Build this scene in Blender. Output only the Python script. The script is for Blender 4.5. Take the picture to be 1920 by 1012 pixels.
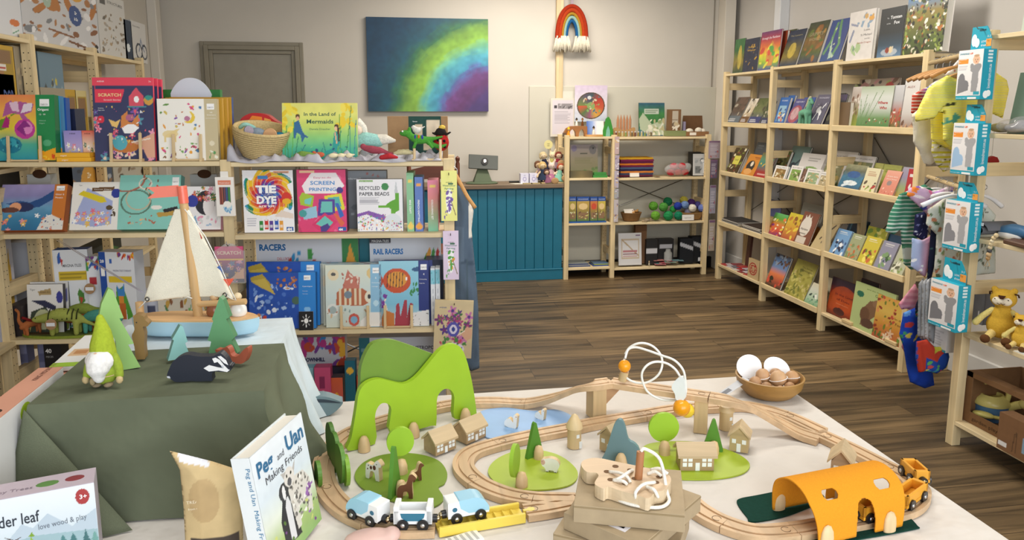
import bpy,math,random
import numpy as np
from mathutils import Matrix,Vector
SC=bpy.context.scene
for o in list(bpy.data.objects):
 bpy.data.objects.remove(o)
COL=SC.collection
D=math.radians
# camera
FPX,CX,CY,EYE=1400.0,960.0,425.0,1.46
TH,PS=D(8.93),D(9.69)
RV=np.array([math.cos(PS),-math.sin(PS),0])
FV=np.array([math.sin(PS)*math.cos(TH),math.cos(PS)*math.cos(TH),-math.sin(TH)])
UV=np.cross(RV,FV)
CAMP=np.array([0,0,EYE])
cd=bpy.data.cameras.new('camera')
cam=bpy.data.objects.new('camera',cd)
COL.objects.link(cam)
m=Matrix.Identity(4)
for i in range(3):
 m[i][0]=RV[i];m[i][1]=UV[i];m[i][2]=-FV[i];m[i][3]=CAMP[i]
cam.matrix_world=m
cd.sensor_width=36
cd.lens=FPX/1920*36
cd.shift_y=-81/1920
cd.clip_start=.05
SC.camera=cam
# light and exposure
SC.view_settings.view_transform='Standard'
SC.view_settings.look='None'
SC.view_settings.gamma=1
SC.view_settings.use_curve_mapping=False
SC.view_settings.exposure=0.60
w=bpy.data.worlds.new('world');SC.world=w;w.use_nodes=True
w.node_tree.nodes['Background'].inputs[0].default_value=(.80,.88,1,1)
w.node_tree.nodes['Background'].inputs[1].default_value=0.36
def area(name,loc,rot,sx,sy,e,col):
 l=bpy.data.lights.new(name,'AREA');l.shape='RECTANGLE';l.size=sx;l.size_y=sy
 l.energy=e;l.color=col
 o=bpy.data.objects.new(name,l);COL.objects.link(o);o.location=loc
 o.rotation_euler=rot
 return o
area('shopfront_daylight',(1.1,-1.9,1.7),(D(82),0,0),3.6,2.0,74,(.93,.97,1))
area('ceiling_lamp_front',(.5,1.4,2.66),(0,0,0),1.2,.3,12,(1,.96,.90))
area('ceiling_lamp_middle',(1.5,3.4,2.66),(0,0,0),1.2,.3,32,(1,.93,.82))
area('ceiling_lamp_back',(1.2,5.5,2.66),(0,0,0),1.4,.5,34,(1,.91,.79))
# pixel rays onto real planes
def ray(px,py):return FV*FPX+RV*(px-CX)-UV*(py-CY)
def PZ(px,py,z=.72):
 v=ray(px,py);return CAMP+v*(z-EYE)/v[2]
def PY(px,py,y):
 v=ray(px,py);return CAMP+v*y/v[1]
def PX(px,py,x):
 v=ray(px,py);return CAMP+v*x/v[0]
def tlen(base,dr,py):
 a=np.array(base,float)-CAMP;b=np.array(dr,float);k=CY-py
 return(k*a.dot(FV)-FPX*a.dot(UV))/(FPX*b.dot(UV)-k*b.dot(FV))
class Fr:
 def __init__(s,o,ex):
  s.o=np.array([o[0],o[1],0.0]);e=np.array([ex[0],ex[1],0.0]);s.ex=e/np.linalg.norm(e)
  s.ey=np.array([-s.ex[1],s.ex[0],0]);s.ez=np.array([0,0,1.0])
 def P(s,u,d,z):return s.o+s.ex*u+s.ey*d+s.ez*z
 def u(s,px,d,z):
  a=s.P(0,d,z)-CAMP;b=s.ex;k=px-CX
  return(k*a.dot(FV)-FPX*a.dot(RV))/(FPX*b.dot(RV)-k*b.dot(FV))
 def z(s,px,py,d=0):
  v=ray(px,py);n=s.ey;t=((s.P(0,d,0)-CAMP).dot(n))/v.dot(n)
  return(CAMP+v*t)[2]
 def M(s,u,d,z,lean=0,yaw=0,roll=0):
  m=Matrix.Identity(4);p=s.P(u,d,z)
  for i in range(3):
   m[i][0]=s.ex[i];m[i][1]=s.ey[i];m[i][2]=s.ez[i];m[i][3]=p[i]
  return m@Matrix.Rotation(yaw,4,'Z')@Matrix.Rotation(-lean,4,'X')@Matrix.Rotation(roll,4,'Y')
LU=Fr((-.632,3.06),(math.cos(D(6)),-math.sin(D(6))))
TL=Fr((-1.46,3.53),(0,1))
BU=Fr((0,6.16),(1,0))
RR=Fr((2.83,6.01),(0,-1))
RF=Fr((2.425,2.764),(0,-1))
W=Fr((0,0),(1,0))
# colours and materials
def lin(h):
 if not isinstance(h,str):return tuple(h)
 h=h.lstrip('#')
 if len(h)==3:h=''.join(c*2 for c in h)
 r=[]
 for i in(0,2,4):
  c=int(h[i:i+2],16)/255
  r.append(c/12.92 if c<.04045 else((c+.055)/1.055)**2.4)
 return tuple(r)
KINDS=dict(print=(.42,0,0,0),gloss=(.22,0,0,0),matte=(.7,.0,0,0),paint=(.5,14,.06,.04),felt=(1,170,.10,.45),
cloth=(.95,500,.08,.25),linen=(.95,9,.04,1.0),card=(.8,40,.07,.1),plastic=(.3,0,0,0),rope=(.9,380,.12,.5),
wall=(.9,3,.03,.02),knit=(1,150,.18,.6))
MATS={}
def mat(kind='print',col=None):
 """kind: surface; col None reads the mesh's own colour attribute, else one fixed colour"""
 key=(kind,col)
 if key in MATS:return MATS[key]
 m=bpy.data.materials.new(kind+('' if col is None else '_'+str(col).strip('#')));m.use_nodes=True;MATS[key]=m
 nt=m.node_tree;N=nt.nodes;L=nt.links;b=N['Principled BSDF']
 if col is None:
  c=N.new('ShaderNodeAttribute');c.attribute_name='Col';co=c.outputs['Color']
 else:
  c=N.new('ShaderNodeRGB');c.outputs[0].default_value=(*lin(col),1);co=c.outputs[0]
 tc=N.new('ShaderNodeTexCoord')
 def noise(scale,det=3,vec=None,sc=None):
  n=N.new('ShaderNodeTexNoise');n.inputs['Scale'].default_value=scale;n.inputs['Detail'].default_value=det
  if sc:
   mp=N.new('ShaderNodeMapping');mp.inputs['Scale'].default_value=sc
   L.new(tc.outputs['Object'],mp.inputs[0]);L.new(mp.outputs[0],n.inputs['Vector'])
  else:L.new(tc.outputs['Object'],n.inputs['Vector'])
  return n
 def mul(a,fac_out,lo,hi):
  mr=N.new('ShaderNodeMapRange');mr.inputs['From Min'].default_value=.3;mr.inputs['From Max'].default_value=.7
  mr.inputs['To Min'].default_value=lo;mr.inputs['To Max'].default_value=hi
  L.new(fac_out,mr.inputs['Value'])
  mx=N.new('ShaderNodeMix');mx.data_type='RGBA';mx.blend_type='MULTIPLY';mx.inputs[0].default_value=1
  L.new(a,mx.inputs[6]);L.new(mr.outputs[0],mx.inputs[7]);return mx.outputs[2]
 def bump(h,st,dist=.002):
  bp=N.new('ShaderNodeBump');bp.inputs['Strength'].default_value=st;bp.inputs['Distance'].default_value=dist
  L.new(h,bp.inputs['Height']);L.new(bp.outputs[0],b.inputs['Normal'])
 if kind.startswith('wood'):
  ax={'woodz':(38,38,1.6),'woodx':(1.6,38,38),'woody':(38,1.6,38)}[kind[:5]]
  n=noise(1.0,5,sc=ax);n.inputs['Distortion'].default_value=.6
  co=mul(co,n.outputs[0],.80,1.10)
  n2=noise(7,2);co=mul(co,n2.outputs[0],.93,1.05)
  b.inputs['Roughness'].default_value=.5;bump(n.outputs[0],.05)
 elif kind=='metal':
  b.inputs['Metallic'].default_value=1;b.inputs['Roughness'].default_value=.28
 elif kind=='film':
  b.inputs['Roughness'].default_value=.12;b.inputs['Alpha'].default_value=.28
 elif kind=='silk':
  n=noise(9,4);co=mul(co,n.outputs[0],.9,1.08)
  b.inputs['Roughness'].default_value=.45;b.inputs['Alpha'].default_value=.86
 else:
  ro,sc,am,bm=KINDS[kind]
  b.inputs['Roughness'].default_value=ro
  if kind in('felt','cloth','linen','knit','wall','matte'):b.inputs['Specular IOR Level'].default_value=.2
  if sc:
   n=noise(sc,3);co=mul(co,n.outputs[0],1-am,1+am*.6)
   bump(n.outputs[0],bm,.012 if kind=='linen' else .002)
 L.new(co,b.inputs['Base Color'])
 return m
PINE,BEECH,BIRCH,CARD='#e3cda0','#d9ae80','#e2c79a','#a98a63'
# mesh builder
class MB:
 def __init__(s):s.v=[];s.f=[];s.c=[];s.M=None
 def add(s,vs,fs,col,M=None):
  """col: one colour, or a list of one colour per corner list per face"""
  b=len(s.v)
  T=s.M if M is None else(M if s.M is None else s.M@M)
  if T is not None:
   A=np.array(T);vs=np.asarray(vs,float)@A[:3,:3].T+A[:3,3];vs=vs.tolist()
  s.v+=[tuple(p)for p in vs]
  if isinstance(col,str):col=lin(col)
  if len(col)and not isinstance(col[0],(float,int)):
   for f,c in zip(fs,col):
    s.f.append([b+i for i in f]);s.c.append(c)
  else:
   for f in fs:
    s.f.append([b+i for i in f]);s.c.append(col)
  return s
 def box(s,a,b,col,ch=0,M=None):
  x0,y0,z0=a;x1,y1,z1=b
  if ch:
   x=(x0,x0+ch,x1-ch,x1);y=(y0,y0+ch,y1-ch,y1);z=(z0,z0+ch,z1-ch,z1)
   V=[];I={}
   for ix in range(4):
    for iy in range(4):
     for iz in range(4):
      e=(ix in(0,3))+(iy in(0,3))+(iz in(0,3))
      if e==1:I[ix,iy,iz]=len(V);V.append((x[ix],y[iy],z[iz]))
   Fs=[]
   r=(1,2)
   for k in(0,3):
    q=[I[k,1,1],I[k,2,1],I[k,2,2],I[k,1,2]];Fs.append(q if k else q[::-1])
    q=[I[1,k,1],I[1,k,2],I[2,k,2],I[2,k,1]];Fs.append(q if k else q[::-1])
    q=[I[1,1,k],I[2,1,k],I[2,2,k],I[1,2,k]];Fs.append(q if k else q[::-1])
   for p in(0,3):
    for q in(0,3):
     a1=1 if p==0 else 2;b1=1 if q==0 else 2
     Fs.append([I[p,b1,1],I[a1,q,1],I[a1,q,2],I[p,b1,2]])
     Fs.append([I[p,1,b1],I[p,2,b1],I[a1,2,q],I[a1,1,q]])
     Fs.append([I[1,p,b1],I[1,a1,q],I[2,a1,q],I[2,p,b1]])
     for t in(0,3):
      c1=1 if t==0 else 2
      Fs.append([I[p,b1,c1],I[a1,q,c1],I[a1,b1,t]])
   return s.add(V,Fs,col,M)
  V=[(x0,y0,z0),(x1,y0,z0),(x1,y1,z0),(x0,y1,z0),(x0,y0,z1),(x1,y0,z1),(x1,y1,z1),(x0,y1,z1)]
  return s.add(V,[(0,3,2,1),(4,5,6,7),(0,1,5,4),(1,2,6,5),(2,3,7,6),(3,0,4,7)],col,M)
 def prism(s,pts,y0,y1,col,edge=None,M=None,back=None):
  """outline (x,z) extruded from y0 (front) to y1; edge: colour of the rim"""
  a=sum(pts[i][0]*pts[(i+1)%len(pts)][1]-pts[(i+1)%len(pts)][0]*pts[i][1]for i in range(len(pts)))
  if a<0:pts=pts[::-1]
  n=len(pts);V=[(x,y0,z)for x,z in pts]+[(x,y1,z)for x,z in pts]
  s.add(V,[list(range(n))],col,M);s.add(V,[list(range(2*n-1,n-1,-1))],back or col,M)
  s.add(V,[(i,i+n,(i+1)%n+n,(i+1)%n)for i in range(n)],edge or col,M)
  return s
 def slab(s,pts,z0,z1,col,edge=None):
  """outline (x,y) extruded upward"""
  n=len(pts);a=sum(pts[i][0]*pts[(i+1)%n][1]-pts[(i+1)%n][0]*pts[i][1]for i in range(n))
  if a<0:pts=pts[::-1]
  V=[(x,y,z0)for x,y in pts]+[(x,y,z1)for x,y in pts]
  s.add(V,[list(range(n-1,-1,-1))],edge or col);s.add(V,[list(range(n,2*n))],col)
  return s.add(V,[(i,(i+1)%n,(i+1)%n+n,i+n)for i in range(n)],edge or col)
 def lathe(s,prof,n,col,M=None):
  """profile [(r,z)...] about local z; col may be list per ring segment"""
  V=[];F=[];C=[]
  for r,z in prof:
   for k in range(n):
    t=2*math.pi*k/n;V.append((max(r,1e-5)*math.cos(t),max(r,1e-5)*math.sin(t),z))
  for i in range(len(prof)-1):
   for k in range(n):
    F.append((i*n+k,i*n+(k+1)%n,(i+1)*n+(k+1)%n,(i+1)*n+k))
    C.append(lin(col[i])if isinstance(col,list)else lin(col))
  F.append(list(range(n-1,-1,-1)));C.append(C[0])
  F.append([(len(prof)-1)*n+k for k in range(n)]);C.append(C[-2])
  return s.add(V,F,C,M)
 def cyl(s,p,q,r,col,n=12,r2=None):
  p=Vector(p);q=Vector(q);d=q-p;L=d.length
  M=Matrix.Translation(p)@d.to_track_quat('Z','Y').to_matrix().to_4x4()
  return s.lathe([(r,0),(r if r2 is None else r2,L)],n,col,M)
 def ball(s,c,r,col,n=14,M=None):
  if isinstance(r,(int,float)):r=(r,r,r)
  k=max(5,n//2);pr=[(math.sin(math.pi*i/k),-math.cos(math.pi*i/k))for i in range(k+1)]
  T=Matrix.Translation(Vector(c))@(M or Matrix.Identity(4))@Matrix.Diagonal((r[0],r[1],r[2],1))
  return s.lathe(pr,n,col,T)
 def tube(s,pts,r,col,n=8,closed=False):
  P=[Vector(p)for p in pts];m=len(P);V=[];F=[]
  up=Vector((0,0,1));pn=None
  for i in range(m):
   a=P[(i-1)%m]if(closed or i)else P[i];b=P[(i+1)%m]if(closed or i<m-1)else P[i]
   t=(b-a).normalized()
   if pn is None:
    pn=t.cross(up)if abs(t.z)<.95 else t.cross(Vector((1,0,0)))
   pn=(pn-t*pn.dot(t)).normalized();bn=t.cross(pn)
   rr=r[i]if isinstance(r,(list,tuple))else r
   for k in range(n):
    q=2*math.pi*k/n;V.append(P[i]+(pn*math.cos(q)+bn*math.sin(q))*rr)
  for i in range(m if closed else m-1):
   j=(i+1)%m
   for k in range(n):F.append((i*n+k,i*n+(k+1)%n,j*n+(k+1)%n,j*n+k))
  if not closed:F.append(list(range(n-1,-1,-1)));F.append([(m-1)*n+k for k in range(n)])
  return s.add(V,F,col)
 def grid(s,art,w,h,M=None,nx=None,fn=None):
  """art (Art) painted on a w by h sheet in the local x,z plane facing -y; fn(x,z)->(x,y,z) bends it"""
  A=art.A;n,m_=A.shape[:2]
  xs=np.linspace(0,w,m_);zs=np.linspace(0,h,n);X,Zz=np.meshgrid(xs,zs)
  V=np.stack([X.ravel(),np.zeros(X.size),Zz.ravel()],1)
  if fn:V=np.array([fn(a,c)for a,_,c in V])
  i=(np.arange(n-1)[:,None]*m_+np.arange(m_-1)[None]).ravel()
  F=np.stack([i,i+1,i+m_+1,i+m_],1)
  C=A.reshape(-1,3)[F]
  return s.add(V.tolist(),F.tolist(),list(C),M)
 def text(s,st,x,z,size,col,y=-.0006,M=None,align='l',width=None,bold=.0,stretch=1,rot=0):
  v,f,wd=glyphs(st,bold)
  k=size
  sx=(width/wd)if width else k*stretch
  if not v:return s
  off={'l':0,'c':-wd*sx/2,'r':-wd*sx}[align]
  cr,sr=math.cos(rot),math.sin(rot)
  V=[]
  for a,b in v:
   p,q=off+a*sx,b*k
   V.append((x+p*cr-q*sr,y,z+p*sr+q*cr))
  return s.add(V,f,col,M)
 def obj(s,name,mt=None,parent=None,mw=None,smooth=False,**kw):
  me=bpy.data.meshes.new(name)
  nv,nf=len(s.v),len(s.f)
  me.vertices.add(nv);me.vertices.foreach_set('co',np.array(s.v,dtype=np.float32).ravel())
  ln=np.array([len(f)for f in s.f],dtype=np.int32);tot=int(ln.sum())
  me.loops.add(tot);me.loops.foreach_set('vertex_index',np.array([i for f in s.f for i in f],dtype=np.int32))
  me.polygons.add(nf);st=np.zeros(nf,dtype=np.int32);st[1:]=np.cumsum(ln)[:-1]
  me.polygons.foreach_set('loop_start',st)
  try:me.polygons.foreach_set('loop_total',ln)
  except Exception:pass
  ca=np.ones((tot,4),dtype=np.float32);k=0
  for c,l in zip(s.c,ln):
   ca[k:k+l,:3]=c;k+=l
  at=me.color_attributes.new('Col','FLOAT_COLOR','CORNER');at.data.foreach_set('color',ca.ravel())
  me.update(calc_edges=True);me.validate()
  me.materials.append(mt if mt is not None else mat())
  o=bpy.data.objects.new(name,me);COL.objects.link(o)
  if not smooth:me.polygons.foreach_set('use_smooth',[False]*len(me.polygons))
  if smooth:
   me.polygons.foreach_set('use_smooth',[True]*len(me.polygons))
   if smooth!=1:me.set_sharp_from_angle(angle=D(smooth))
  if parent is not None:o.parent=parent
  if mw is not None:o.matrix_basis=mw
  for a,b in kw.items():o[{'cat':'category'}.get(a,a)]=b
  return o
GL={}
def glyphs(st,bold=0):
 k=(st,bold)
 if k in GL:return GL[k]
 cu=bpy.data.curves.new('lettering','FONT');cu.body=st;cu.size=1;cu.resolution_u=2;cu.offset=bold
 o=bpy.data.objects.new('lettering',cu);COL.objects.link(o)
 bpy.context.view_layer.update()
 me=bpy.data.meshes.new_from_object(o)
 v=[(p.co.x,p.co.y)for p in me.vertices];f=[list(p.vertices)for p in me.polygons]
 if f:
  nz=sum(p.normal.z for p in me.polygons)
  if nz<0:f=[q[::-1]for q in f]
 wd=max([a for a,b in v]or[.1])
 bpy.data.objects.remove(o);bpy.data.curves.remove(cu);bpy.data.meshes.remove(me)
 GL[k]=(v,f,wd);return GL[k]
def thing(name,label,cat,mw=None,group=None):
 o=bpy.data.objects.new(name,None);COL.objects.link(o);o.empty_display_size=.05
 if mw is not None:o.matrix_world=mw
 o['label']=label;o['category']=cat
 if group:o['group']=group
 return o
def TR(x,y,z,rz=0,s=1):return Matrix.Translation((x,y,z))@Matrix.Rotation(rz,4,'Z')@Matrix.Scale(s,4)
def bev(o,w=.0015,n=2):
 b=o.modifiers.new('bevel','BEVEL');b.width=w;b.segments=n;b.limit_method='ANGLE';b.angle_limit=D(40);return o
def blob(name,shapes,col,kind='felt',vox=.004,parent=None,mw=None,smooth_n=3,**kw):
 """one continuous organic body: ellipsoids ('e',centre,radii[,rotation matrix]) and tapering limbs ('l',points,radii) fused"""
 b=MB()
 for sh in shapes:
  if sh[0]=='e':b.ball(sh[1],sh[2],'#fff',16,sh[3]if len(sh)>3 else None)
  else:
   b.tube(sh[1],sh[2],'#fff',10)
   b.ball(sh[1][0],(sh[2][0]if isinstance(sh[2],(list,tuple))else sh[2]),'#fff',10)
   b.ball(sh[1][-1],(sh[2][-1]if isinstance(sh[2],(list,tuple))else sh[2]),'#fff',10)
 o=b.obj(name,mat(kind,col),parent,mw,smooth=1,**kw)
 r=o.modifiers.new('fuse','REMESH');r.mode='VOXEL';r.voxel_size=vox;r.use_smooth_shade=True
 if smooth_n:
  q=o.modifiers.new('soften','SMOOTH');q.iterations=smooth_n;q.factor=.5
 return o
def spline(P,n=8,closed=False):
 P=[np.array(p,float)for p in P];R=[];m=len(P)
 for i in range(m if closed else m-1):
  a=P[i-1]if(closed or i)else 2*P[0]-P[1];b=P[i];c=P[(i+1)%m]
  d=P[(i+2)%m]if(closed or i<m-2)else 2*P[-1]-P[-2]
  for k in range(n):
   t=k/n
   R.append(.5*(2*b+(c-a)*t+(2*a-5*b+4*c-d)*t*t+(3*b-a-3*c+d)*t**3))
 if not closed:R.append(P[-1])
 return[tuple(r)for r in R]
# printed artwork, as colours on a fine grid
class Art:
 def __init__(s,nx,ny,bg='#fff',seed=1):
  s.nx,s.ny=nx,ny;s.A=np.empty((ny,nx,3));s.A[:]=lin(bg)
  s.X,s.Y=np.meshgrid(np.linspace(0,1,nx),np.linspace(0,1,ny));s.asp=nx/ny;s.r=random.Random(seed)
 def put(s,m,c,a=1.0):
  c=np.array(lin(c));s.A[m]=s.A[m]*(1-a)+c*a
 def run(s,ops):
  for o in ops:
   k=o[0];X,Y=s.X,s.Y
   if k=='g':
    cs=np.array([lin(c)for c in o[1:]]);t=np.linspace(0,1,len(cs))
    for j in range(3):s.A[:,:,j]=np.interp(Y,t,cs[:,j])
   elif k=='h':
    cs=np.array([lin(c)for c in o[1:]]);t=np.linspace(0,1,len(cs))
    for j in range(3):s.A[:,:,j]=np.interp(X,t,cs[:,j])
   elif k=='r':s.put((X>=o[1])&(X<=o[3])&(Y>=o[2])&(Y<=o[4]),o[5],*(o[6:]))
   elif k=='e':s.put(((X-o[1])/o[3])**2+((Y-o[2])/o[4])**2<=1,o[5],*(o[6:]))
   elif k=='o':
    d=np.sqrt(((X-o[1])/o[3])**2+((Y-o[2])/o[4])**2);s.put(abs(d-1)<o[6],o[5])
   elif k=='p':
    P=o[1];ins=np.zeros(X.shape,bool)
    for i in range(len(P)):
     x0,y0=P[i];x1,y1=P[(i+1)%len(P)]
     if y0==y1:continue
     ins^=((Y>min(y0,y1))&(Y<=max(y0,y1))&(X<(x1-x0)*(Y-y0)/(y1-y0)+x0))
    s.put(ins,o[2],*(o[3:]))
   elif k=='l':
    x0,y0,x1,y1,wd,c=o[1:7];dx,dy=(x1-x0)*s.asp,y1-y0
    t=np.clip((((X-x0)*s.asp)*dx+(Y-y0)*dy)/(dx*dx+dy*dy+1e-9),0,1)
    s.put(((X-x0)*s.asp-t*dx)**2+(Y-y0-t*dy)**2<wd*wd,c)
   elif k=='b':
    n,cs,r0,r1,x0,y0,x1,y1=o[1:9]
    for _ in range(n):
     x,y=s.r.uniform(x0,x1),s.r.uniform(y0,y1);r=s.r.uniform(r0,r1);q=s.r.uniform(.5,1.6);c=s.r.choice(cs)
     th=s.r.uniform(0,3.1);dx=(X-x)*s.asp;dy=Y-y
     a=dx*math.cos(th)+dy*math.sin(th);b=-dx*math.sin(th)+dy*math.cos(th)
     s.put((a/q)**2+(b*q)**2<r*r,c)
   elif k=='f':
    n,cs,r0,x0,y0,x1,y1=o[1:8]
    for _ in range(n):
     x,y=s.r.uniform(x0,x1),s.r.uniform(y0,y1);r=r0*s.r.uniform(.6,1.3);c=s.r.choice(cs);c2=s.r.choice(cs)
     dx=(X-x)*s.asp;dy=Y-y;R=np.hypot(dx,dy);T=np.arctan2(dy,dx)
     s.put(R<r*(.7+.3*np.cos(5*T+s.r.random()*6)),c);s.put(R<r*.3,c2)
   elif k=='n':
    rs=np.random.RandomState(int(s.r.random()*1e6));g=rs.rand(s.ny//o[2]+2,s.nx//o[2]+2)
    yy=Y*(g.shape[0]-1.001);xx=X*(g.shape[1]-1.001);i=yy.astype(int);j=xx.astype(int);fy=yy-i;fx=xx-j
    v=g[i,j]*(1-fy)*(1-fx)+g[i+1,j]*fy*(1-fx)+g[i,j+1]*(1-fy)*fx+g[i+1,j+1]*fy*fx
    s.A*=(1+(v-.5)*2*o[1])[...,None]
   elif k=='t':
    x0,y0,x1,y1,n,c=o[1:7]
    for i in range(n):
     y=y1-(i+.5)*(y1-y0)/n;e=x1-s.r.random()*.25*(x1-x0)
     s.put((X>x0)&(X<e)&(abs(Y-y)<(y1-y0)/n*.3),c,.6)
   elif k=='y':
    s.put(((Y*o[1])%1)<o[3],o[2])
  return s
def art(nx,ny,bg,*ops,seed=1):return Art(nx,ny,bg,seed).run(ops)
def box_item(name,label,cat,fr,xl,xr,yt,z,d,t=.03,a=None,txt=(),side='#eee',top=None,bot=None,lean=0,yaw=0,
spine=None,right=None,group=None,kind='print',h=None,w=None,ch=0,pages=None,stxt=(),res=None):
 """an upright printed box or book standing on a shelf: left/right foot and top edge measured, the rest is its own size"""
 ll=D(lean)
 u0=fr.u(xl,d,z);u1=fr.u(xr,d,z)if w is None else u0+w
 w=u1-u0;dr=fr.ez*math.cos(ll)+fr.ey*math.sin(ll)
 if h is None:h=tlen(fr.P((u0+u1)/2,d,z),dr,yt)
 mw=fr.M(u0,d,z+t*math.sin(ll)+.0004,ll,D(yaw))
 b=MB()
 if pages:
  c=.0022
  b.box((0,0,0),(w,c,h),side);b.box((0,t-c,0),(w,t,h),side);b.box((0,c,0),(c,t-c,h),side)
 else:
  b.box((0,0,0),(w,t,h),side,ch)
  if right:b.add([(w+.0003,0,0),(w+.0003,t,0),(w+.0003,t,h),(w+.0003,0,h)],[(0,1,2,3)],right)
  if spine:b.add([(-.0003,0,0),(-.0003,t,0),(-.0003,t,h),(-.0003,0,h)],[(0,3,2,1)],spine)
  if top:b.add([(0,0,h+.0003),(w,0,h+.0003),(w,t,h+.0003),(0,t,h+.0003)],[(0,1,2,3)],top)
 if a is not None:b.grid(a,w,h,Matrix.Translation((0,-.0003,0)))
 for q in txt:
  st,x,zz,sz,c=q[:5];kw=q[5]if len(q)>5 else{}
  kw=dict(kw)
  if 'width' in kw:kw['width']*=w
  b.text(st,x*w,zz*h,sz*h,c,y=-.0008,**kw)
 for q in stxt:
  M=Matrix.Translation((w+.0006,0,0))@Matrix.Rotation(D(90),4,'Z')
  b.text(q[0],t*.68,q[1]*h,q[2],q[3],y=0,M=M,rot=D(90))
 kw=dict(label=label,cat=cat)
 if group:kw['group']=group
 o=b.obj(name,mat(kind),None,mw,**kw)
 if pages:
  p=MB().box((.0024,.0024,.002),(w-.004,t-.0024,h-.003),pages)
  p.obj('pages',mat('matte'),o)
 return o
# the room
def struct(name,b,mt,**kw):
 return b.obj(name,mt,None,None,kind='structure',**kw)
XL,XR,YB,YF,ZC=-1.765,3.14,6.5,-2.2,2.72
def floor_mat():
 m=bpy.data.materials.new('plank_floor');m.use_nodes=True;nt=m.node_tree;N=nt.nodes;L=nt.links;b=N['Principled BSDF']
 tc=N.new('ShaderNodeTexCoord')
 br=N.new('ShaderNodeTexBrick');br.offset=.37;br.offset_frequency=2
 br.inputs['Scale'].default_value=1;br.inputs['Brick Width'].default_value=1.25;br.inputs['Row Height'].default_value=.16
 br.inputs['Mortar Size'].default_value=.0016;br.inputs['Mortar Smooth'].default_value=.3;br.inputs['Bias'].default_value=0
 br.inputs['Color1'].default_value=(*lin('#7a664a'),1);br.inputs['Color2'].default_value=(*lin('#4c3e2d'),1)
 br.inputs['Mortar'].default_value=(*lin('#2c2218'),1)
 L.new(tc.outputs['Object'],br.inputs['Vector'])
 mp=N.new('ShaderNodeMapping');mp.inputs['Scale'].default_value=(1.1,15,1);L.new(tc.outputs['Object'],mp.inputs[0])
 ad=N.new('ShaderNodeVectorMath');ad.operation='ADD';L.new(mp.outputs[0],ad.inputs[0])
 sc=N.new('ShaderNodeVectorMath');sc.operation='SCALE';sc.inputs['Scale'].default_value=60;L.new(br.outputs['Color'],sc.inputs[0]);L.new(sc.outputs[0],ad.inputs[1])
 n=N.new('ShaderNodeTexNoise');n.inputs['Scale'].default_value=1.3;n.inputs['Detail'].default_value=7;n.inputs['Distortion'].default_value=.9;L.new(ad.outputs[0],n.inputs['Vector'])
 cr=N.new('ShaderNodeValToRGB');e=cr.color_ramp.elements
 e[0].position=.33;e[0].color=(.36,.35,.33,1);e[1].position=.68;e[1].color=(1.42,1.38,1.29,1)
 L.new(n.outputs[0],cr.inputs[0])
 mx=N.new('ShaderNodeMix');mx.data_type='RGBA';mx.blend_type='MULTIPLY';mx.inputs[0].default_value=1
 L.new(br.outputs['Color'],mx.inputs[6]);L.new(cr.outputs[0],mx.inputs[7]);L.new(mx.outputs[2],b.inputs['Base Color'])
 b.inputs['Roughness'].default_value=.48
 bp=N.new('ShaderNodeBump');bp.inputs['Strength'].default_value=.12;bp.inputs['Distance'].default_value=.002;L.new(n.outputs[0],bp.inputs['Height']);L.new(bp.outputs[0],b.inputs['Normal'])
 return m
struct('floor',MB().box((XL-.1,YF,-.05),(XR+.1,YB+.1,0),'#777'),floor_mat())
WALL=mat('wall','#c9c4bb')
struct('wall_back',MB().box((XL-.1,YB,0),(XR+.1,YB+.1,ZC),'#fff'),WALL)
struct('wall_left',MB().box((XL-.1,YF,0),(XL,YB,ZC),'#fff'),WALL)
struct('wall_right',MB().box((XR,YF,0),(XR+.1,YB,ZC),'#fff'),mat('wall','#cfccc8'))
struct('ceiling',MB().box((XL-.1,YF,ZC),(XR+.1,YB+.1,ZC+.1),'#fff'),mat('wall','#dcd8d0'))
struct('trim_1',MB().box((XL,6.28,0),(XL+.07,6.40,ZC),'#d6d1c8',.006),mat('matte'))
struct('trim_2',MB().box((2.99,6.36,0),(3.09,6.5,ZC),'#dcd6cb',.004),mat('matte'))
b=MB();p0=PY(1115,170,6.49);b.box((1.26,6.485,.0),(2.99,6.5,1.66),'#c4c1b4',.003)
struct('trim_3',b,mat('wall'))
struct('trim_4',MB().box((2.945,6.492,1.66),(2.951,6.5,ZC),'#8d877c'),mat('matte'))
struct('baseboard_back',MB().box((1.2,6.44,0),(XR,6.485,.10),'#1b1714',.004),mat('matte'))
x0=PY(1042,150,6.48)[0];x1=PY(1055,150,6.48)[0]
struct('trim_5',MB().box((x0,6.465,1.0),(x1,6.5,2.72),'#d8c096',.002),mat('woodz'))
b=MB();xo0,xo1,zo=-1.437,-.634,2.0
c='#8a8474'
for k,(i,dp)in enumerate(((0,.03),(.03,.045),(.065,.03))):
 j=i+(.03,.035,.03)[k]
 b.box((xo0+i,YB-dp,0),(xo0+j,YB,zo-i),c,.003);b.box((xo1-j,YB-dp,0),(xo1-i,YB,zo-i),c,.003)
 b.box((xo0+j,YB-dp,zo-j),(xo1-j,YB,zo-i),c,.003)
fr_=struct('door_1',b,mat('paint'))
b=MB().box((xo0+.095,YB-.018,0),(xo1-.095,YB,zo-.095),'#8f8b7f',.003)
b.obj('door_panel',mat('paint'),fr_)
b=MB().cyl((xo1-.15,YB-.02,.95),(xo1-.15,YB-.06,.95),.008,'#777').cyl((xo1-.15,YB-.06,.95),(xo1-.25,YB-.06,.95),.007,'#777')
b.obj('door_handle',mat('metal','#999'),fr_)
for i,(y,xx)in enumerate(((5.55,3.10),(2.32,3.07))):
 struct('trim_%d'%(6+i),MB().box((xx-.04,y,0),(XR,y+.09,ZC),'#dfe1e4',.004),mat('matte'))
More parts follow.
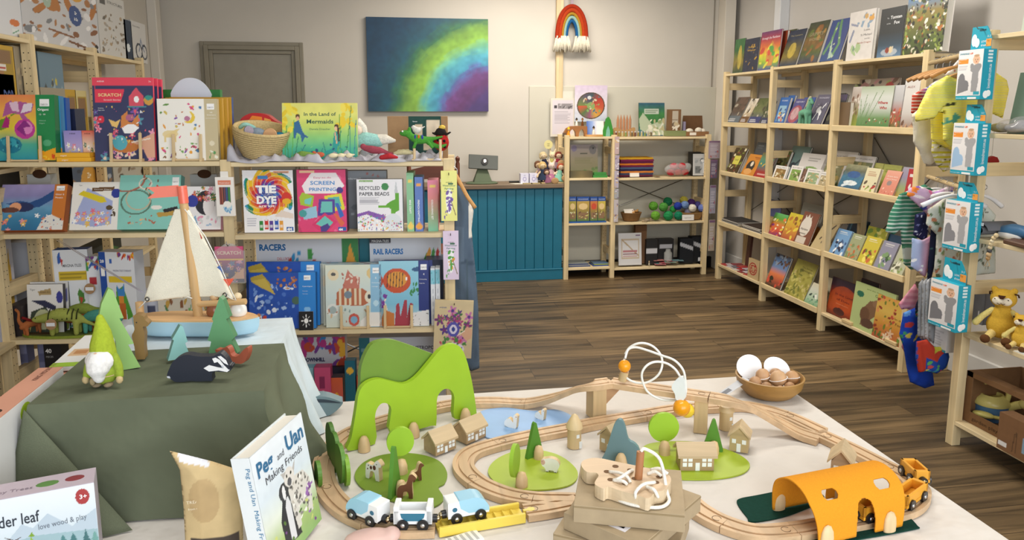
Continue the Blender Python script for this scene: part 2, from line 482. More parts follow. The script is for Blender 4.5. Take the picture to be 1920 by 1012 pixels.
struct('baseboard_right',MB().box((XR-.02,YF,0),(XR,6.44,.14),'#d9d9d8',.004),mat('matte'))
# pine shelf units
PW=.041
def unit(label,fr,posts,depth,H,bays,holes=False,group=None,braces=(),rung=None,extra=None,name='shelf_unit'):
 root=thing(name,label,'shelves',fr.M(0,0,0),group)
 for p in posts:
  for q,d in enumerate((0,depth-PW)):
   b=MB().box((p,d,0),(p+PW,d+PW,H),PINE,.0015)
   if holes:
    k=int(H/.032)
    for i in range(2,k-1):
     for dx in(.011,.030):
      z=i*.032+(.016 if(i%5==0 and dx>.02)else 0)
      if q:b.add([(p+dx+.0026*math.cos(t),d-.0004,z+.0026*math.sin(t))for t in(0,1.05,2.1,3.14,4.2,5.24)],[(0,5,4,3,2,1)],'#2a2118')
      for s_,xx in((-1,p-.0004),(1,p+PW+.0004)):
       b.add([(xx,d+dx+.0026*math.cos(t),z+.0026*math.sin(t))for t in(0,1.05,2.1,3.14,4.2,5.24)],[(0,1,2,3,4,5)if s_>0 else(5,4,3,2,1,0)],'#2a2118')
   b.obj('post',mat('woodz'),root)
  for z in(rung or[H*.12,H*.45,H*.78]):
   MB().box((p+.006,PW,z),(p+PW-.006,depth-PW,z+.055),'#dcc598',.001).obj('rung',mat('woody'),root)
 for i,zs in enumerate(bays):
  for z in zs:
   b=MB().box((posts[i]+PW,.003,z-.018),(posts[i+1],depth-.003,z),'#e6d2a8',.0012)
   b.box((posts[i]+PW,depth-.02,z-.04),(posts[i+1],depth-.003,z-.018),'#dcc598')
   b.obj('shelf',mat('woodx'),root)
 for(i,z0,z1)in braces:
  a0=posts[i]+PW;a1=posts[i+1]
  b=MB().cyl((a0,depth+.002,z0),(a1,depth+.002,z1),.0035,'#555',8).cyl((a0,depth+.009,z1),(a1,depth+.009,z0),.0035,'#555',8)
  b.obj('cross_brace',mat('metal','#777'),root)
 return root
bz=[BU.z(1100,256.5),BU.z(1100,334),BU.z(1100,418.5),BU.z(1100,502)]
bz2=[BU.z(1240,256.5),BU.z(1240,333),BU.z(1240,416),BU.z(1240,500)]
BP=[BU.u(1059,0,1.0),BU.u(1147.5,0,1.0),BU.u(1324,0,1.0)]
BSZ=bz
unit('low pine shelf unit against the back wall, right of the teal counter',BU,BP,.29,1.245,[bz,bz2],holes=True,braces=[(1,.55,.86)],rung=[.2,.62,1.08])
rz=[[1.752,1.339,.931,.50,.135],[1.765,1.348,.95,.525,.135],[1.755,1.346,.962,.53,.13]]
RP=[0,RR.u(1426.5,0,0)-PW,RR.u(1536.4,0,0)-PW,RR.u(1690.4,0,0)-PW]
rr=unit('tall three-bay pine bookshelf along the right wall, filled with leaning picture books',RR,RP,.29,1.77,rz,braces=[(0,.6,.95),(1,.6,.95),(2,.55,1.28)],rung=[.03,.42,.72,1.10,1.62])
for i in range(3):
 for j,z in enumerate(rz[i]):
  if j in(1,2,3)or(j==4 and i==1):
   MB().box((RP[i]+PW,-.012,z-.022),(RP[i+1],.003,z+.016),'#e4cfa2',.003).obj('front_rail',mat('woodx'),rr)
LP=[LU.u(-50,0,1.2),LU.u(412,0,1.24),LU.u(831,0,1.24)]
LP[0]=LU.u(5.9,0,.8)-PW
lz=[LU.z(700,303),LU.z(700,438.5),LU.z(700,617.5),.11]
lz0=[LU.z(200,303.5),LU.z(200,438),LU.z(60,638),.11]
LH=LU.z(420,299.5)
unit('pine display shelf unit in the middle of the shop, facing the train table',LU,LP,.29,LH,[lz0,lz],holes=True,braces=[(0,.25,.6),(1,.2,.6)],rung=[.03,.36,.72,1.1])
TP=[-.75,0,.72,1.50]
tz=[[1.752,1.46,1.23,.98,.55],[1.752,1.30,1.08,.7,.2],[1.752,1.42,1.0,.6,.2]]
unit('tall pine shelf unit along the left wall, stacked with boxed toys',TL,TP,.29,1.775,tz,holes=True,rung=[.4,.9,1.3,1.6])
FP=[0,1.05]
fz=[[1.757,1.363,.93,.517,.115]]
unit('nearer pine shelf unit on the right with soft toys and a watering can',RF,FP,.47,1.777,fz,rung=[PY(1880,535,2.744)[2]-.03,PY(1880,316,2.744)[2]-.03,.03,1.70])
ct=.835
root=thing('shop_counter','teal panelled shop counter with a wooden worktop','counter',TR(0,6.2,0))
b=MB();xl,xr=.28,1.50;n=15;TEAL='#0c6c88'
b.box((xl,.012,.0),(xr,.27,ct-.035),TEAL)
wd=(xr-xl)/n
for i in range(n):b.box((xl+i*wd,0,.10),(xl+(i+1)*wd-.0035,.014,ct-.045),TEAL,.0025)
b.obj('counter_front',mat('paint'),root)
b=MB().box((xl-.012,-.012,0),(xr+.004,.012,.085),TEAL,.003).box((xl-.01,-.016,.085),(xr+.004,.01,.10),TEAL,.003)
b.obj('counter_skirting',mat('paint'),root)
MB().box((xl-.03,-.03,ct-.035),(xr+.006,.29,ct),'#7a6650',.004).obj('worktop',mat('woodx'),root)
CT=ct
# things on the display unit
Z1,Z2,Z3,Z4=lz0[0],lz0[1],lz0[2],lz0[3]
Y1,Y2,Y3,Y4=lz
def LB(nm,label,cat,xl,xr,yt,z,d,t,a,txt=(),**k):return box_item(nm,label,cat,LU,xl,xr,yt,z,d,t,a,txt,**k)
def stand(label,fr,x0,x1,z,d,h=.10,group='wooden display stands on the display unit',dp=.07):
 u0=fr.u(x0,d,z);u1=fr.u(x1,d,z)
 r=thing('display_stand',label,'stand',fr.M(u0,d,z),group);w=u1-u0;q=.011
 for x in(0,w):
  MB().box((x-q/2,0,0),(x+q/2,dp,q),BIRCH,.001).obj('foot',mat('woody'),r)
  bm=MB();bm.M=Matrix.Translation((x,.003,q))@Matrix.Rotation(D(-6),4,'X')
  bm.box((-q/2,0,-.002),(q/2,.007,h),BIRCH,.001);bm.obj('upright',mat('woodz'),r)
 MB().box((q/2,.006,.002),(w-q/2,.014,.009),BIRCH,.001).obj('crossbar',mat('woodx'),r)
def logo(x0,y0,x1,y1):return('r',x0,y0,x1,y1,'#fff')
# top shelf, left bay
a=art(90,84,'#e9a05a',('g','#2b9ab0','#4fb39a','#e8d23a','#f0b050','#e88a55'),('n',.06,9),
('p',[(.02,.62),(.14,.66),(.2,.86),(.30,.92),(.33,.74),(.42,.9),(.66,.86),(.62,.74),(.5,.7),(.6,.6),(.5,.56),(.42,.7),(.3,.72)],'#b05a9a'),
('p',[(.26,.88),(.4,.9),(.42,.74),(.3,.76)],'#e6c6dc'),('p',[(.44,.72),(.62,.76),(.64,.88),(.5,.86)],'#e9dcea'),
('p',[(.0,.55),(.1,.62),(.3,.68),(.4,.74),(.28,.7),(.22,.5),(.1,.46)],'#6a9a28'),('p',[(.12,.5),(.2,.68),(.26,.62),(.24,.5)],'#b02a78'),
('e',.5,.48,.17,.15,'#c23c9a'),('e',.52,.5,.11,.1,'#e58ac8'),('p',[(.36,.48),(.5,.62),(.6,.52),(.48,.5),(.52,.36)],'#8e2b86'),
('e',.24,.24,.2,.13,'#1f7f9a'),('e',.24,.28,.12,.07,'#3aa6b8'),('b',12,['#0e5b78','#58c4c8'],.008,.02,.1,.14,.4,.34),
('r',.69,0,1,1,'#1f8a4e'),('p',[(.7,0),(1,0),(1,.2),(.82,.14),(.7,.18)],'#f2a81e'),('b',8,['#e0501e','#f7cf3a'],.01,.03,.72,.02,.98,.14),
logo(.76,.82,.92,.93),('e',.86,.27,.07,.05,'#57ad7c'),seed=3)
LB('craft_box','origami craft box with a paper butterfly and a green edge strip, on the top shelf','box',-8,106,179.5,Z1,.03,.035,a,
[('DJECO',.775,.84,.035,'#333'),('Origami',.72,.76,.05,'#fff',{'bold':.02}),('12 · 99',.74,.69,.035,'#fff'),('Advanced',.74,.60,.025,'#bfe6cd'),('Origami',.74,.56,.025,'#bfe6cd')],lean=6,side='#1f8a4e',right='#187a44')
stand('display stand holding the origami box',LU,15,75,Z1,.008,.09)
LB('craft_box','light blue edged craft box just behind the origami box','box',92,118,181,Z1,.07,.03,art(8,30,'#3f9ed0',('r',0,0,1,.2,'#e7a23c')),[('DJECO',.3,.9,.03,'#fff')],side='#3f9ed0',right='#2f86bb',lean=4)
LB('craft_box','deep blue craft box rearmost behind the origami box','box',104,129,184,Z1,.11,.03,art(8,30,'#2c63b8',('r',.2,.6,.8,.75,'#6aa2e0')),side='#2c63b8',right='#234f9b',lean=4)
LB('storage_box','dark navy slanted box behind the yellow matchbox-like boxes','box',118,148,204,Z1,.17,.08,None,side='#1c2545')
a=art(30,34,'#a8a2d8',('g','#8fb0c8','#b7a8de','#9a8fd0'),('f',8,['#e9d36a','#e88a9a','#fff','#7a68b8'],.09,.1,.05,.9,.6))
LB('card_game','small lilac game box standing beside the scratch book','box',124,158,245,Z1,.07,.03,a,[('AVENIR',.3,.88,.06,'#333')],side='#8f88c8')
a=art(30,34,'#e07a60',('g','#d86a3a','#efd8c0','#e0604c'),('f',8,['#fff','#2d6a4a','#f2c14e'],.09,.1,.1,.9,.6))
LB('card_game','small coral game box standing beside the scratch book','box',157,183,245,Z1,.07,.03,a,[('AVENIR',.2,.88,.06,'#333')],side='#d8654a')
for k,(xa,xb)in enumerate(((106,171),(104,169))):
 u0,u1=LU.u(xa,.02,Z1),LU.u(xb,.02,Z1)
 b=MB().box((0,0,0),(u1-u0,.05,.0165),'#f0b42e',.001).text('origami',.02,.004,.008,'#fff')
 b.obj('card_box',mat(),None,LU.M(u0,.02,Z1+.0004+.017*k),label='flat yellow box, %s of the two in front of the small game boxes'%('upper' if k else 'lower'),cat='box',group='flat yellow boxes')
def scratch_art(seed=5):
 return art(96,120,'#3a3f66',('n',.05,12),('f',26,['#e8607a','#f0a0b8','#7a5aa8','#f2d8c0','#5a9ab0'],.055,.0,.0,1,.62),
 ('p',[(.04,.92),(.04,.70),(.46,.70),(.52,.84),(.52,.86),(.05,.86)],'#e8405a'),('r',0,.90,1,1,'#ec4a62'),
 ('p',[(.6,.66),(.6,.78),(.72,.88),(.84,.78),(.84,.66)],'#e0566a'),('e',.72,.74,.04,.04,'#fff'),('r',.56,.645,.88,.66,'#4a90a0'),
 ('e',.12,.5,.055,.045,'#e0344c'),('p',[(.44,.40),(.46,.54),(.56,.6),(.56,.48),(.62,.46),(.74,.56),(.74,.42),(.62,.36)],'#d98a4a'),
 ('p',[(.46,.40),(.56,.44),(.66,.44),(.75,.4),(.64,.33),(.5,.33)],'#fff'),('e',.6,.52,.07,.04,'#b86a90'),
 ('p',[(.3,.42),(.25,.5),(.36,.47),(.44,.5),(.38,.4)],'#f2c878'),('e',.92,.73,.08,.06,'#d9a24a'),('e',.92,.76,.06,.03,'#3a9a90'),
 ('e',.5,.18,.24,.08,'#c87a3a'),('e',.42,.22,.12,.09,'#5ab0c0'),('b',30,['#fff','#f4d06a','#e8607a'],.004,.012,.1,.1,.9,.66),
 ('p',[(.62,.22),(1,.34),(1,.04),(.86,.04),(.78,.18)],'#e3ae92'),('l',.62,.225,.92,.27,.008,'#f5e7d8'),seed=seed)
for k in(2,1,0):
 LB('scratch_art_book',['navy SCRATCH activity book with a pink header, frontmost on the top shelf','navy SCRATCH activity book, second in the row of three','navy SCRATCH activity book, rearmost of three'][k],'book',179+7*k,292+8*k,146+1.5*k,Z1,.035+.03*k,.012,
 scratch_art()if k==0 else art(50,50,'#3a3f66',('f',14,['#e8607a','#f0a0b8','#7a5aa8'],.055,0,0,1,.8),('r',0,.9,1,1,'#ec4a62')),
 [('SCRATCH',.09,.775,.05,'#f7d79a',{'bold':.03,'width':.38}),('Scratch Stories',.18,.725,.025,'#fff',{'width':.28}),('AVENIR',.08,.945,.025,'#fff'),('18',.085,.49,.03,'#fff'),('7+',.93,.94,.03,'#fff'),('Scratching',.08,.63,.016,'#fff'),('Magic tricks',.08,.605,.016,'#fff')]if k==0 else(),
 side='#e8405a',lean=5,group='navy scratch books')
stand('display stand holding the navy SCRATCH book',LU,208,263,Z1,.008,.10)
ico=[('b',34,['#e0508a','#8a5ab0','#6a9a4a','#f0a83c','#4a80b8','#c87848','#d8c060'],.012,.032,.05,.04,.72,.96)]
a=art(90,96,'#fbf8f0',*ico,('e',.2,.43,.13,.06,'#f0dca8'),('p',[(.1,.4),(.1,.3),(.13,.3),(.13,.38),(.26,.38),(.27,.3),(.3,.3),(.3,.44),(.36,.52),(.28,.5)],'#f0d89a'),
('e',.52,.70,.10,.10,'#f2d04a'),('e',.48,.72,.085,.085,'#fbf8f0'),('e',.49,.68,.05,.04,'#c080a0'),('b',18,['#8a6040','#7ab060'],.01,.02,.05,.04,.7,.3),
('r',.78,0,1,1,'#cdbf9a'),logo(.83,.83,.95,.92),('b',6,['#d04848','#5a9a5a','#f0f0e0'],.01,.03,.83,.03,.96,.16),('e',.89,.28,.045,.04,'#e8dfc4'),seed=9)
for k in(3,2,1,0):
 LB('sticker_book',['white sticker book with small fairy-tale pictures and a beige strip','ochre edged sticker book second behind the white one','ochre edged sticker book third behind the white one','dark blue edged sticker book rearmost by the basket'][k],'book',299+8*k,411+9*k,186-k,Z1,.035+.035*k,.022,
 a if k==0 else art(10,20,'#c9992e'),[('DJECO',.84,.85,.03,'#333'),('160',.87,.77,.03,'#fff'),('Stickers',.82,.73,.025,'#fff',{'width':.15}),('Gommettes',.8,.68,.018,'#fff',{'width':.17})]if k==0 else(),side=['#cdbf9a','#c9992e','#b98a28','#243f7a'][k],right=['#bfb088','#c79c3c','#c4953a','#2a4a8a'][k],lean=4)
stand('display stand holding the white sticker book',LU,325,376,Z1,.008,.095)
u0,u1=LU.u(314,.24,Z1),LU.u(420,.24,Z1);h=LU.z(366,168,.24)-Z1
r=thing('display_box','green display box with a pale blank oval card rising from it','box',LU.M(u0,.24,Z1+.0004))
MB().box((0,0,0),(u1-u0,.03,h),'#2f7d3a',.002).obj('box_body',mat(),r)
e0,e1=LU.u(328,.24,Z1)-u0,LU.u(405,.24,Z1)-u0;zc=LU.z(366,178,.24)-Z1;rz_=LU.z(366,146,.24)-Z1-zc;cx=(e0+e1)/2;rx=(e1-e0)/2
P=[(cx+rx*math.cos(t)*(1-.12*abs(math.sin(2*t))),zc+rz_*math.sin(t))for t in np.linspace(0,2*math.pi,40)[:-1]]
MB().prism(P,-.004,-.001,'#dfe4ee').obj('oval_card',mat('matte'),r)
# top shelf, right bay
def lathe_thing(name,label,cat,prof,col,mw,kind='paint',n=32,**k):return MB().lathe(prof,n,col).obj(name,mat(kind),None,mw,smooth=50,label=label,cat=cat,**k)
u0=LU.u(489,.13,Y1);rb=(LU.u(541,.13,Y1)-LU.u(438,.13,Y1))/2
hb=.115;pr=[(rb*.55,0)]
b=MB();nring=13
for i in range(nring):
 t0=i/nring;r0_=rb*(.62+.38*math.sin(t0*1.6));z0=hb*t0
 pr+=[(r0_+.0035,z0+.001),(r0_+.0045,z0+hb/nring*.5),(r0_+.0015,z0+hb/nring*.98)]
pr+=[(rb,hb+.004),(rb-.006,hb+.002)]
for i in range(nring-1,0,-3):pr.append((rb*(.60+.38*math.sin(i/nring*1.6))-.008,hb*i/nring))
pr.append((.01,.008))
M0=LU.M(u0,.13,Y1+.018,0,0)@Matrix.Rotation(D(9),4,'Y')@Matrix.Rotation(D(12),4,'X')
b.lathe(pr,40,'#cdb583')
b.obj('straw_basket',mat('knit'),None,M0,smooth=1,label='round coiled straw basket of small felt toys, tilted forward on the top shelf',cat='basket')
Mi=M0@Matrix.Translation((0,0,.07))
def Mt(M,x,y,z,r=0):return M@Matrix.Translation((x,y,z))@Matrix.Rotation(r,4,'Z')
r=thing('felt_elephant','grey-blue felt elephant lying in the straw basket','toy',Mt(Mi,-.01,-.02,.028))
blob('body',[('e',(0,0,0),(.032,.022,.022)),('e',(-.035,-.004,.006),(.02,.018,.02)),('l',[(-.045,-.015,0),(-.058,-.02,-.012),(-.066,-.018,-.002)],[.008,.006,.004])],'#8d9cab',parent=r,vox=.003)
MB().lathe([(.001,0),(.016,.001),(.018,.003),(.001,.004)],16,'#b9b0c4',Matrix.Translation((-.028,-.02,.012))@Matrix.Rotation(D(90),4,'X')).obj('ear',mat('felt'),r,smooth=40)
MB().lathe([(.001,0),(.026,0),(.028,.004),(.026,.008),(.001,.008)],24,'#d8a878',Mt(Mi,.042,-.03,.03)@Matrix.Rotation(D(75),4,'X')).obj('wooden_disc',mat('woodx'),None,smooth=40,label='round wooden disc rattle in the straw basket',cat='toy')
blob('felt_ball',[('e',(0,0,0),(.022,.018,.014))],'#2d7fa5',mw=Mt(Mi,.075,-.012,.03),label='teal-blue felt toy at the right rim of the straw basket',cat='toy')
blob('felt_ring',[('l',spline([(-.03,0,0),(-.01,-.01,.018),(.02,0,.008),(.03,.01,-.01)],5),.009)],'#9fd0c4',mw=Mt(Mi,-.055,0,.035),label='mint green curved felt toy at the left of the straw basket',cat='toy')
u0,u1=LU.u(452,.22,Y1),LU.u(536,.22,Y1);wz=(u1-u0)
zt=LU.z(490,208,.22);r=thing('toy_car','glossy red toy car with an orange window, behind the straw basket','toy car',LU.M(u0,.22,zt-.088)@Matrix.Rotation(D(8),4,'Y'))
P=[(0,.03),(.0,.055),(.02,.075),(.05,.088),(wz*.55,.088),(wz*.75,.068),(wz*.97,.052),(wz,.035),(wz*.98,.02),(.01,.02)]
bev(MB().prism(spline([(x,0,z)for x,z in P],4,True)and[(p[0],p[2])for p in spline([(x,0,z)for x,z in P],4,True)],0,.06,'#c42328').obj('car_body',mat('gloss'),r),.005,3)
MB().prism([(.03,.05),(.045,.076),(.085,.076),(.09,.05)],-.0015,.0,'#f08a2c').obj('window',mat('gloss'),r)
MB().prism([(.095,.05),(.095,.074),(.12,.07),(.13,.055)],-.0015,.0,'#e8a04a').obj('window',mat('gloss'),r)
for x in(.035,wz*.78):MB().cyl((x,-.004,.02),(x,.064,.02),.019,'#b01d22',20).obj('wheel',mat('gloss'),r)
a=art(110,80,'#d8dc70',('g','#2e9a8c','#48b58e','#8fd07a','#c8dc6a','#e4e478','#e6e27a'),('n',.07,8),
('b',16,['#e8cc2e','#f2de4a'],.03,.06,.0,.5,.16,.98),('b',14,['#efcf28','#f6e25a'],.03,.07,.74,.5,1,.98),
*[('l',x,0,x+dx,h_,.007,c)for x,dx,h_,c in((.03,.03,.6,'#4f9a3a'),(.08,-.03,.5,'#3a8a4a'),(.12,.04,.7,'#5fae40'),(.16,.05,.4,'#2f8060'),(.72,.06,.6,'#5fae40'),(.78,-.02,.8,'#4f9a3a'),(.84,.08,.95,'#3a8a4a'),(.9,.0,.6,'#1f7f8a'),(.95,.03,.7,'#2f80a0'),(.68,.1,.5,'#2a8070'),(.2,.1,.26,'#1d6f80'),(.6,-.06,.3,'#1d7a78'),(.5,.03,.2,'#1a6a80'),(.35,-.1,.2,'#2a8a7a'))],
('e',.205,.76,.03,.05,'#5b3d24'),('e',.205,.73,.022,.035,'#e8b48c'),('p',[(.16,.66),(.22,.70),(.27,.5),(.31,.42),(.26,.30),(.24,.44),(.19,.48),(.17,.36),(.15,.4)],'#2f6a9a'),('l',.27,.45,.33,.40,.014,'#2b5a94'),
('e',.72,.58,.03,.05,'#4a3020'),('e',.71,.55,.022,.035,'#eec09a'),('p',[(.69,.5),(.74,.5),(.77,.3),(.72,.2),(.74,.12),(.6,.06),(.55,.14),(.66,.2)],'#1f9a94'),('l',.70,.48,.72,.3,.012,'#e8b48c'),('l',.74,.58,.75,.34,.016,'#4a3020'),
('b',18,['#1f6f8a','#2a9a8a','#8ad08a','#174f7a'],.01,.03,.3,.0,.9,.28),seed=4)
LB('picture_book','landscape mermaid picture book with a yellow-green cover beside the straw basket','book',530,671,194,Y1,.09,.012,a,
[('In the Land of',.50,.775,.088,'#2d5a4a',{'align':'c','width':.43,'bold':.015}),('Mermaids',.50,.64,.10,'#2d5a4a',{'align':'c','width':.36,'bold':.02}),('Daniela Drescher',.5,.525,.05,'#3a6a5a',{'align':'c','width':.28})],side='#dfe0a0',lean=8,pages='#efe9da')
def silk(xa,xb,name,label,seed):
 rs=random.Random(seed);u0,u1=LU.u(xa,0,Y1),LU.u(xb,0,Y1);n,m_=90,20;V=[];F=[]
 ph=[rs.uniform(0,6)for _ in range(8)]
 for i in range(n+1):
  x=u0+(u1-u0)*i/n
  for j in range(m_+1):
   y=-.004+.26*j/m_
   f=1 if j>1 else(.15 if j==0 else .7)
   h=.012+.010*math.sin(x*41+ph[0]+y*30)+.009*math.sin(x*77+ph[1]-y*45)+.006*math.sin(x*150+ph[2]+60*y)+.010*math.sin(y*50+x*20+ph[3])
   h=max(.001,h)*f+(.03*math.exp(-((x-u0)/.03)**2))
   if j==0:h=.003-.008*max(0,math.sin(x*23+ph[4]))
   V.append((x,y,h))
 for i in range(n):
  for j in range(m_):
   a_=i*(m_+1)+j;F.append((a_,a_+m_+1,a_+m_+2,a_+1))
 o=MB().add(V,F,'#c3c1cb').obj(name,mat('silk'),None,LU.M(0,0,Y1+.001),smooth=1,label=label,cat='cloth')
 s_=o.modifiers.new('thickness','SOLIDIFY');s_.thickness=.0008
silk(426,828,'silk_cloth','crumpled pale grey silk cloth spread along the top shelf under the basket and book',2)
def felt_piece(name,label,x,y,z,shapes,col,d=.04,rz=0,**k):
 return blob(name,shapes,col,mw=LU.M(LU.u(x,d,Y1),d,Y1+z,0,D(rz)),vox=.0028,label=label,cat='toy',**k)
felt_piece('felt_caterpillar','green felt creature lying in front of the mermaid book',574,0,.022,[('l',[(-.04,0,0),(-.015,-.006,.008),(.015,-.004,.004),(.04,0,.002)],[.009,.012,.011,.006])],'#7a9a4a')
felt_piece('felt_fish','red and orange felt fish beside the green creature',600,0,.022,[('e',(0,0,.004),(.02,.009,.011)),('e',(-.022,0,.008),(.009,.004,.012))],'#c8664a')
for i,(x,c,s_)in enumerate(((625,'largest cream',1.2),(640,'middle cream',1),(655,'right-hand cream',.9))):
 felt_piece('seashell',c+' shell of the three lying under the mermaid book',x,0,.022,[('e',(0,0,0),(.016*s_,.011,.010)),('l',[(.01,0,.002),(.024*s_,-.002,.004)],[.006,.003])],'#e9ddb8',kind='matte',group='cream seashells')
felt_piece('mermaid_doll','small purple and red felt mermaid lying right of the book',715,0,.03,[('e',(-.07,0,.028),(.012,.011,.012)),('l',[(-.062,0,.022),(-.035,-.004,.016),(-.005,-.004,.012),(.025,0,.002)],[.012,.016,.014,.008]),('e',(.035,0,-.002),(.016,.005,.009))],'#a04a58',d=.03)
felt_piece('felt_doll','red felt doll lying by the dragon',730,0,.016,[('l',[(-.03,0,0),(0,-.004,.006),(.03,0,0)],[.01,.012,.006])],'#b8333a',d=.005)
felt_piece('felt_leaf_bundle','cream felt feather bundle next to the small mermaid',757,0,.028,[('l',[(-.035,0,0),(0,-.004,.008),(.04,0,.002)],[.008,.012,.006]),('l',[(-.02,0,.01),(.02,.004,.014)],[.007,.005])],'#cfc49a',d=.05)
r=thing('mermaid_doll','knitted mermaid doll with white hair and a teal tail, behind the picture book','doll',LU.M(LU.u(688,.17,Y1),.17,Y1+.045))
blob('tail',[('l',[(-.04,0,.03),(0,-.004,.036),(.05,0,.03)],[.03,.032,.026])],'#9ccfc8',kind='knit',parent=r)
blob('tail_fin',[('l',[(.05,0,.034),(.08,0,.036),(.115,0,.03)],[.024,.022,.008])],'#e4ded0',kind='knit',parent=r)
blob('head',[('e',(-.035,-.01,.075),(.024,.022,.024))],'#efd8c4',parent=r)
blob('hair',[('l',[(-.05,.0,.10),(-.03,-.004,.108),(-.01,-.004,.085),(-.0,0,.05)],[.014,.018,.015,.01])],'#e9e5da',kind='knit',parent=r)
u0,u1=LU.u(728,.2,Y1),LU.u(840,.2,Y1);h=LU.z(780,218,.2)-Y1;w_=u1-u0
b=MB().box((0,0,0),(w_,.06,h),'#a5825c',.001)
a=art(40,40,'#1f4a42',('r',.18,.35,.42,.82,'#e0cdb0'),('r',.55,.5,.95,.9,'#e6d6bc'),('r',.45,.2,.7,.5,'#e0cdb0'),('n',.08,5))
b.grid(a,w_*.54,h,Matrix.Translation((w_*.35,-.0006,0))).text('forest',w_*.42,h*.86,.008,'#fff',y=-.001)
b.obj('cardboard_box',mat('card'),None,LU.M(u0,.2,Y1+.0004),label='brown cardboard box with a dark green panel behind the knitted dragon',cat='box')
u0,u1=LU.u(777,.02,Y1),LU.u(826,.02,Y1);r=thing('peg_stand','wooden peg stand under the green knitted dragon','stand',LU.M(u0,.02,Y1+.0004))
MB().box((-.01,-.006,0),(u1-u0+.008,.012,.009),BIRCH,.001).obj('base',mat('woodx'),r)
for x,hh in((0,.05),(u1-u0,.085)):MB().cyl((x,.003,.009),(x,.003,hh),.0055,BIRCH,12).obj('peg',mat('woodz'),r)
r=thing('knitted_dragon','green knitted dragon with a blue and orange striped back, on the peg stand','toy',LU.M(LU.u(790,.055,Y1),.055,LU.z(790,262,.055)))
blob('body',[('l',spline([(-.055,0,.022),(-.03,0,.008),(0,0,0),(.035,0,.002),(.085,0,.012)],3),[.010,.012,.014,.016,.018,.019,.018,.016,.014,.011,.008,.006,.004]),('e',(-.06,0,.026),(.026,.014,.013)),('e',(-.045,0,.042),(.007,.006,.01)),('l',[(-.02,-.01,-.01),(-.028,-.014,-.03)],.007),('l',[(.03,-.01,-.01),(.045,-.014,-.028)],.007),('l',[(.03,0,-.012),(.075,0,-.03),(.1,0,-.02)],[.01,.009,.005])],'#4f9a3c',kind='knit',parent=r,vox=.003)
for i,c in enumerate(('#3a4f9a','#d8762e','#3a4f9a')):
 MB().ball((-.022+.014*i,-.013,.010),(.005,.005,.011),c,8).obj('back_stripe',mat('knit',c),r,smooth=1)
MB().ball((-.072,-.013,.034),.004,'#eee',8).obj('eye',mat('gloss'),r,smooth=1)
r=thing('knitted_ladybird','red knitted ladybird with black spots, right end of the top shelf','toy',LU.M(LU.u(828,.08,Y1),.08,LU.z(826,262,.08)))
blob('body',[('e',(0,0,-.01),(.032,.022,.036))],'#b02a28',kind='knit',parent=r)
blob('head',[('e',(-.002,-.004,.032),(.022,.018,.018)),('l',[(-.02,0,.02),(-.034,-.004,.028)],.005),('l',[(.02,0,.02),(.036,-.004,.03)],.005)],'#2a2422',kind='knit',parent=r)
for x,z in((-.012,0),(.012,-.004),(-.008,-.025),(.014,-.028)):MB().ball((x,-.021,z),(.006,.003,.006),'#1d1a1a',10).obj('spot',mat('felt'),r,smooth=1)
MB().ball((.004,-.006,.05),(.014,.010,.010),'#e6c45a',10).obj('bow',mat('knit'),r,smooth=1)
blob('knitted_bird',[('e',(0,0,0),(.018,.014,.014)),('e',(-.014,0,.012),(.01,.009,.009)),('l',[(.01,0,.004),(.03,0,.014)],[.008,.003])],'#e3ddd6',kind='knit',mw=LU.M(LU.u(783,.1,Y1),.1,LU.z(783,244,.1)),label='small white and orange knitted bird perched behind the dragon',cat='toy')
# second shelf, left bay
a=art(90,70,'#5a9ac0',('g','#2c6f9a','#3f86b0','#6aa0c4','#8a86b8','#a59ac8'),('n',.08,8),('p',[(.1,.58),(.3,.64),(.45,.6),(.62,.7),(.9,.96),(.86,.72),(.6,.5),(.3,.46)],'#27508a'),
('e',.36,.5,.16,.1,'#2a3560'),('e',.24,.5,.09,.1,'#e8a47c'),('e',.16,.44,.14,.06,'#6a4038'),('f',22,['#f2c14e','#e8785a','#fff','#f0a0a0'],.05,0,0,.8,.35),('r',.80,0,1,1,'#cf7a34'),('p',[(.6,.0),(1,0),(1,.2),(.8,.34),(.66,.2)],'#e9e6e0'),('b',16,['#2a4a8a','#e87a5a','#333'],.008,.02,.66,.02,.98,.24),logo(.84,.86,.96,.96),seed=2)
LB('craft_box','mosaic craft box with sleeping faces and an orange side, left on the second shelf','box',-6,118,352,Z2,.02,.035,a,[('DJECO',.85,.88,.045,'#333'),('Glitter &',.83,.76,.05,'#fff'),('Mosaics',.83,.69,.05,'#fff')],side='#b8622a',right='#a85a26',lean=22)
a=art(80,80,'#f2efe9',('p',[(.04,.14),(.30,.88),(.84,.60),(.84,.12),(.5,.06)],'#a9b4e0'),('f',26,['#f0c94a','#f0a890','#fff','#e8708a'],.05,.08,.08,.8,.4),('p',[(.12,.74),(.22,.82),(.66,.68),(.72,.58),(.6,.56)],'#e2cc2a'),('p',[(.4,.88),(.4,.8),(.86,.82),(.86,.9)],'#6b4a2a'),('e',.9,.76,.1,.1,'#2f3f9a'),('e',.78,.46,.07,.05,'#5a4a34'),('b',5,['#4a3a2a'],.015,.03,.84,.3,.92,.42),seed=6)
LB('craft_box','white diary craft box with a yellow pen and padlock, beside the mosaic box','box',130,222,347,Z2,.02,.035,a,[('Secret Diary',.44,.835,.03,'#fff',{'width':.36}),('Tiger',.12,.92,.035,'#777')],side='#d9cfc2',lean=20)
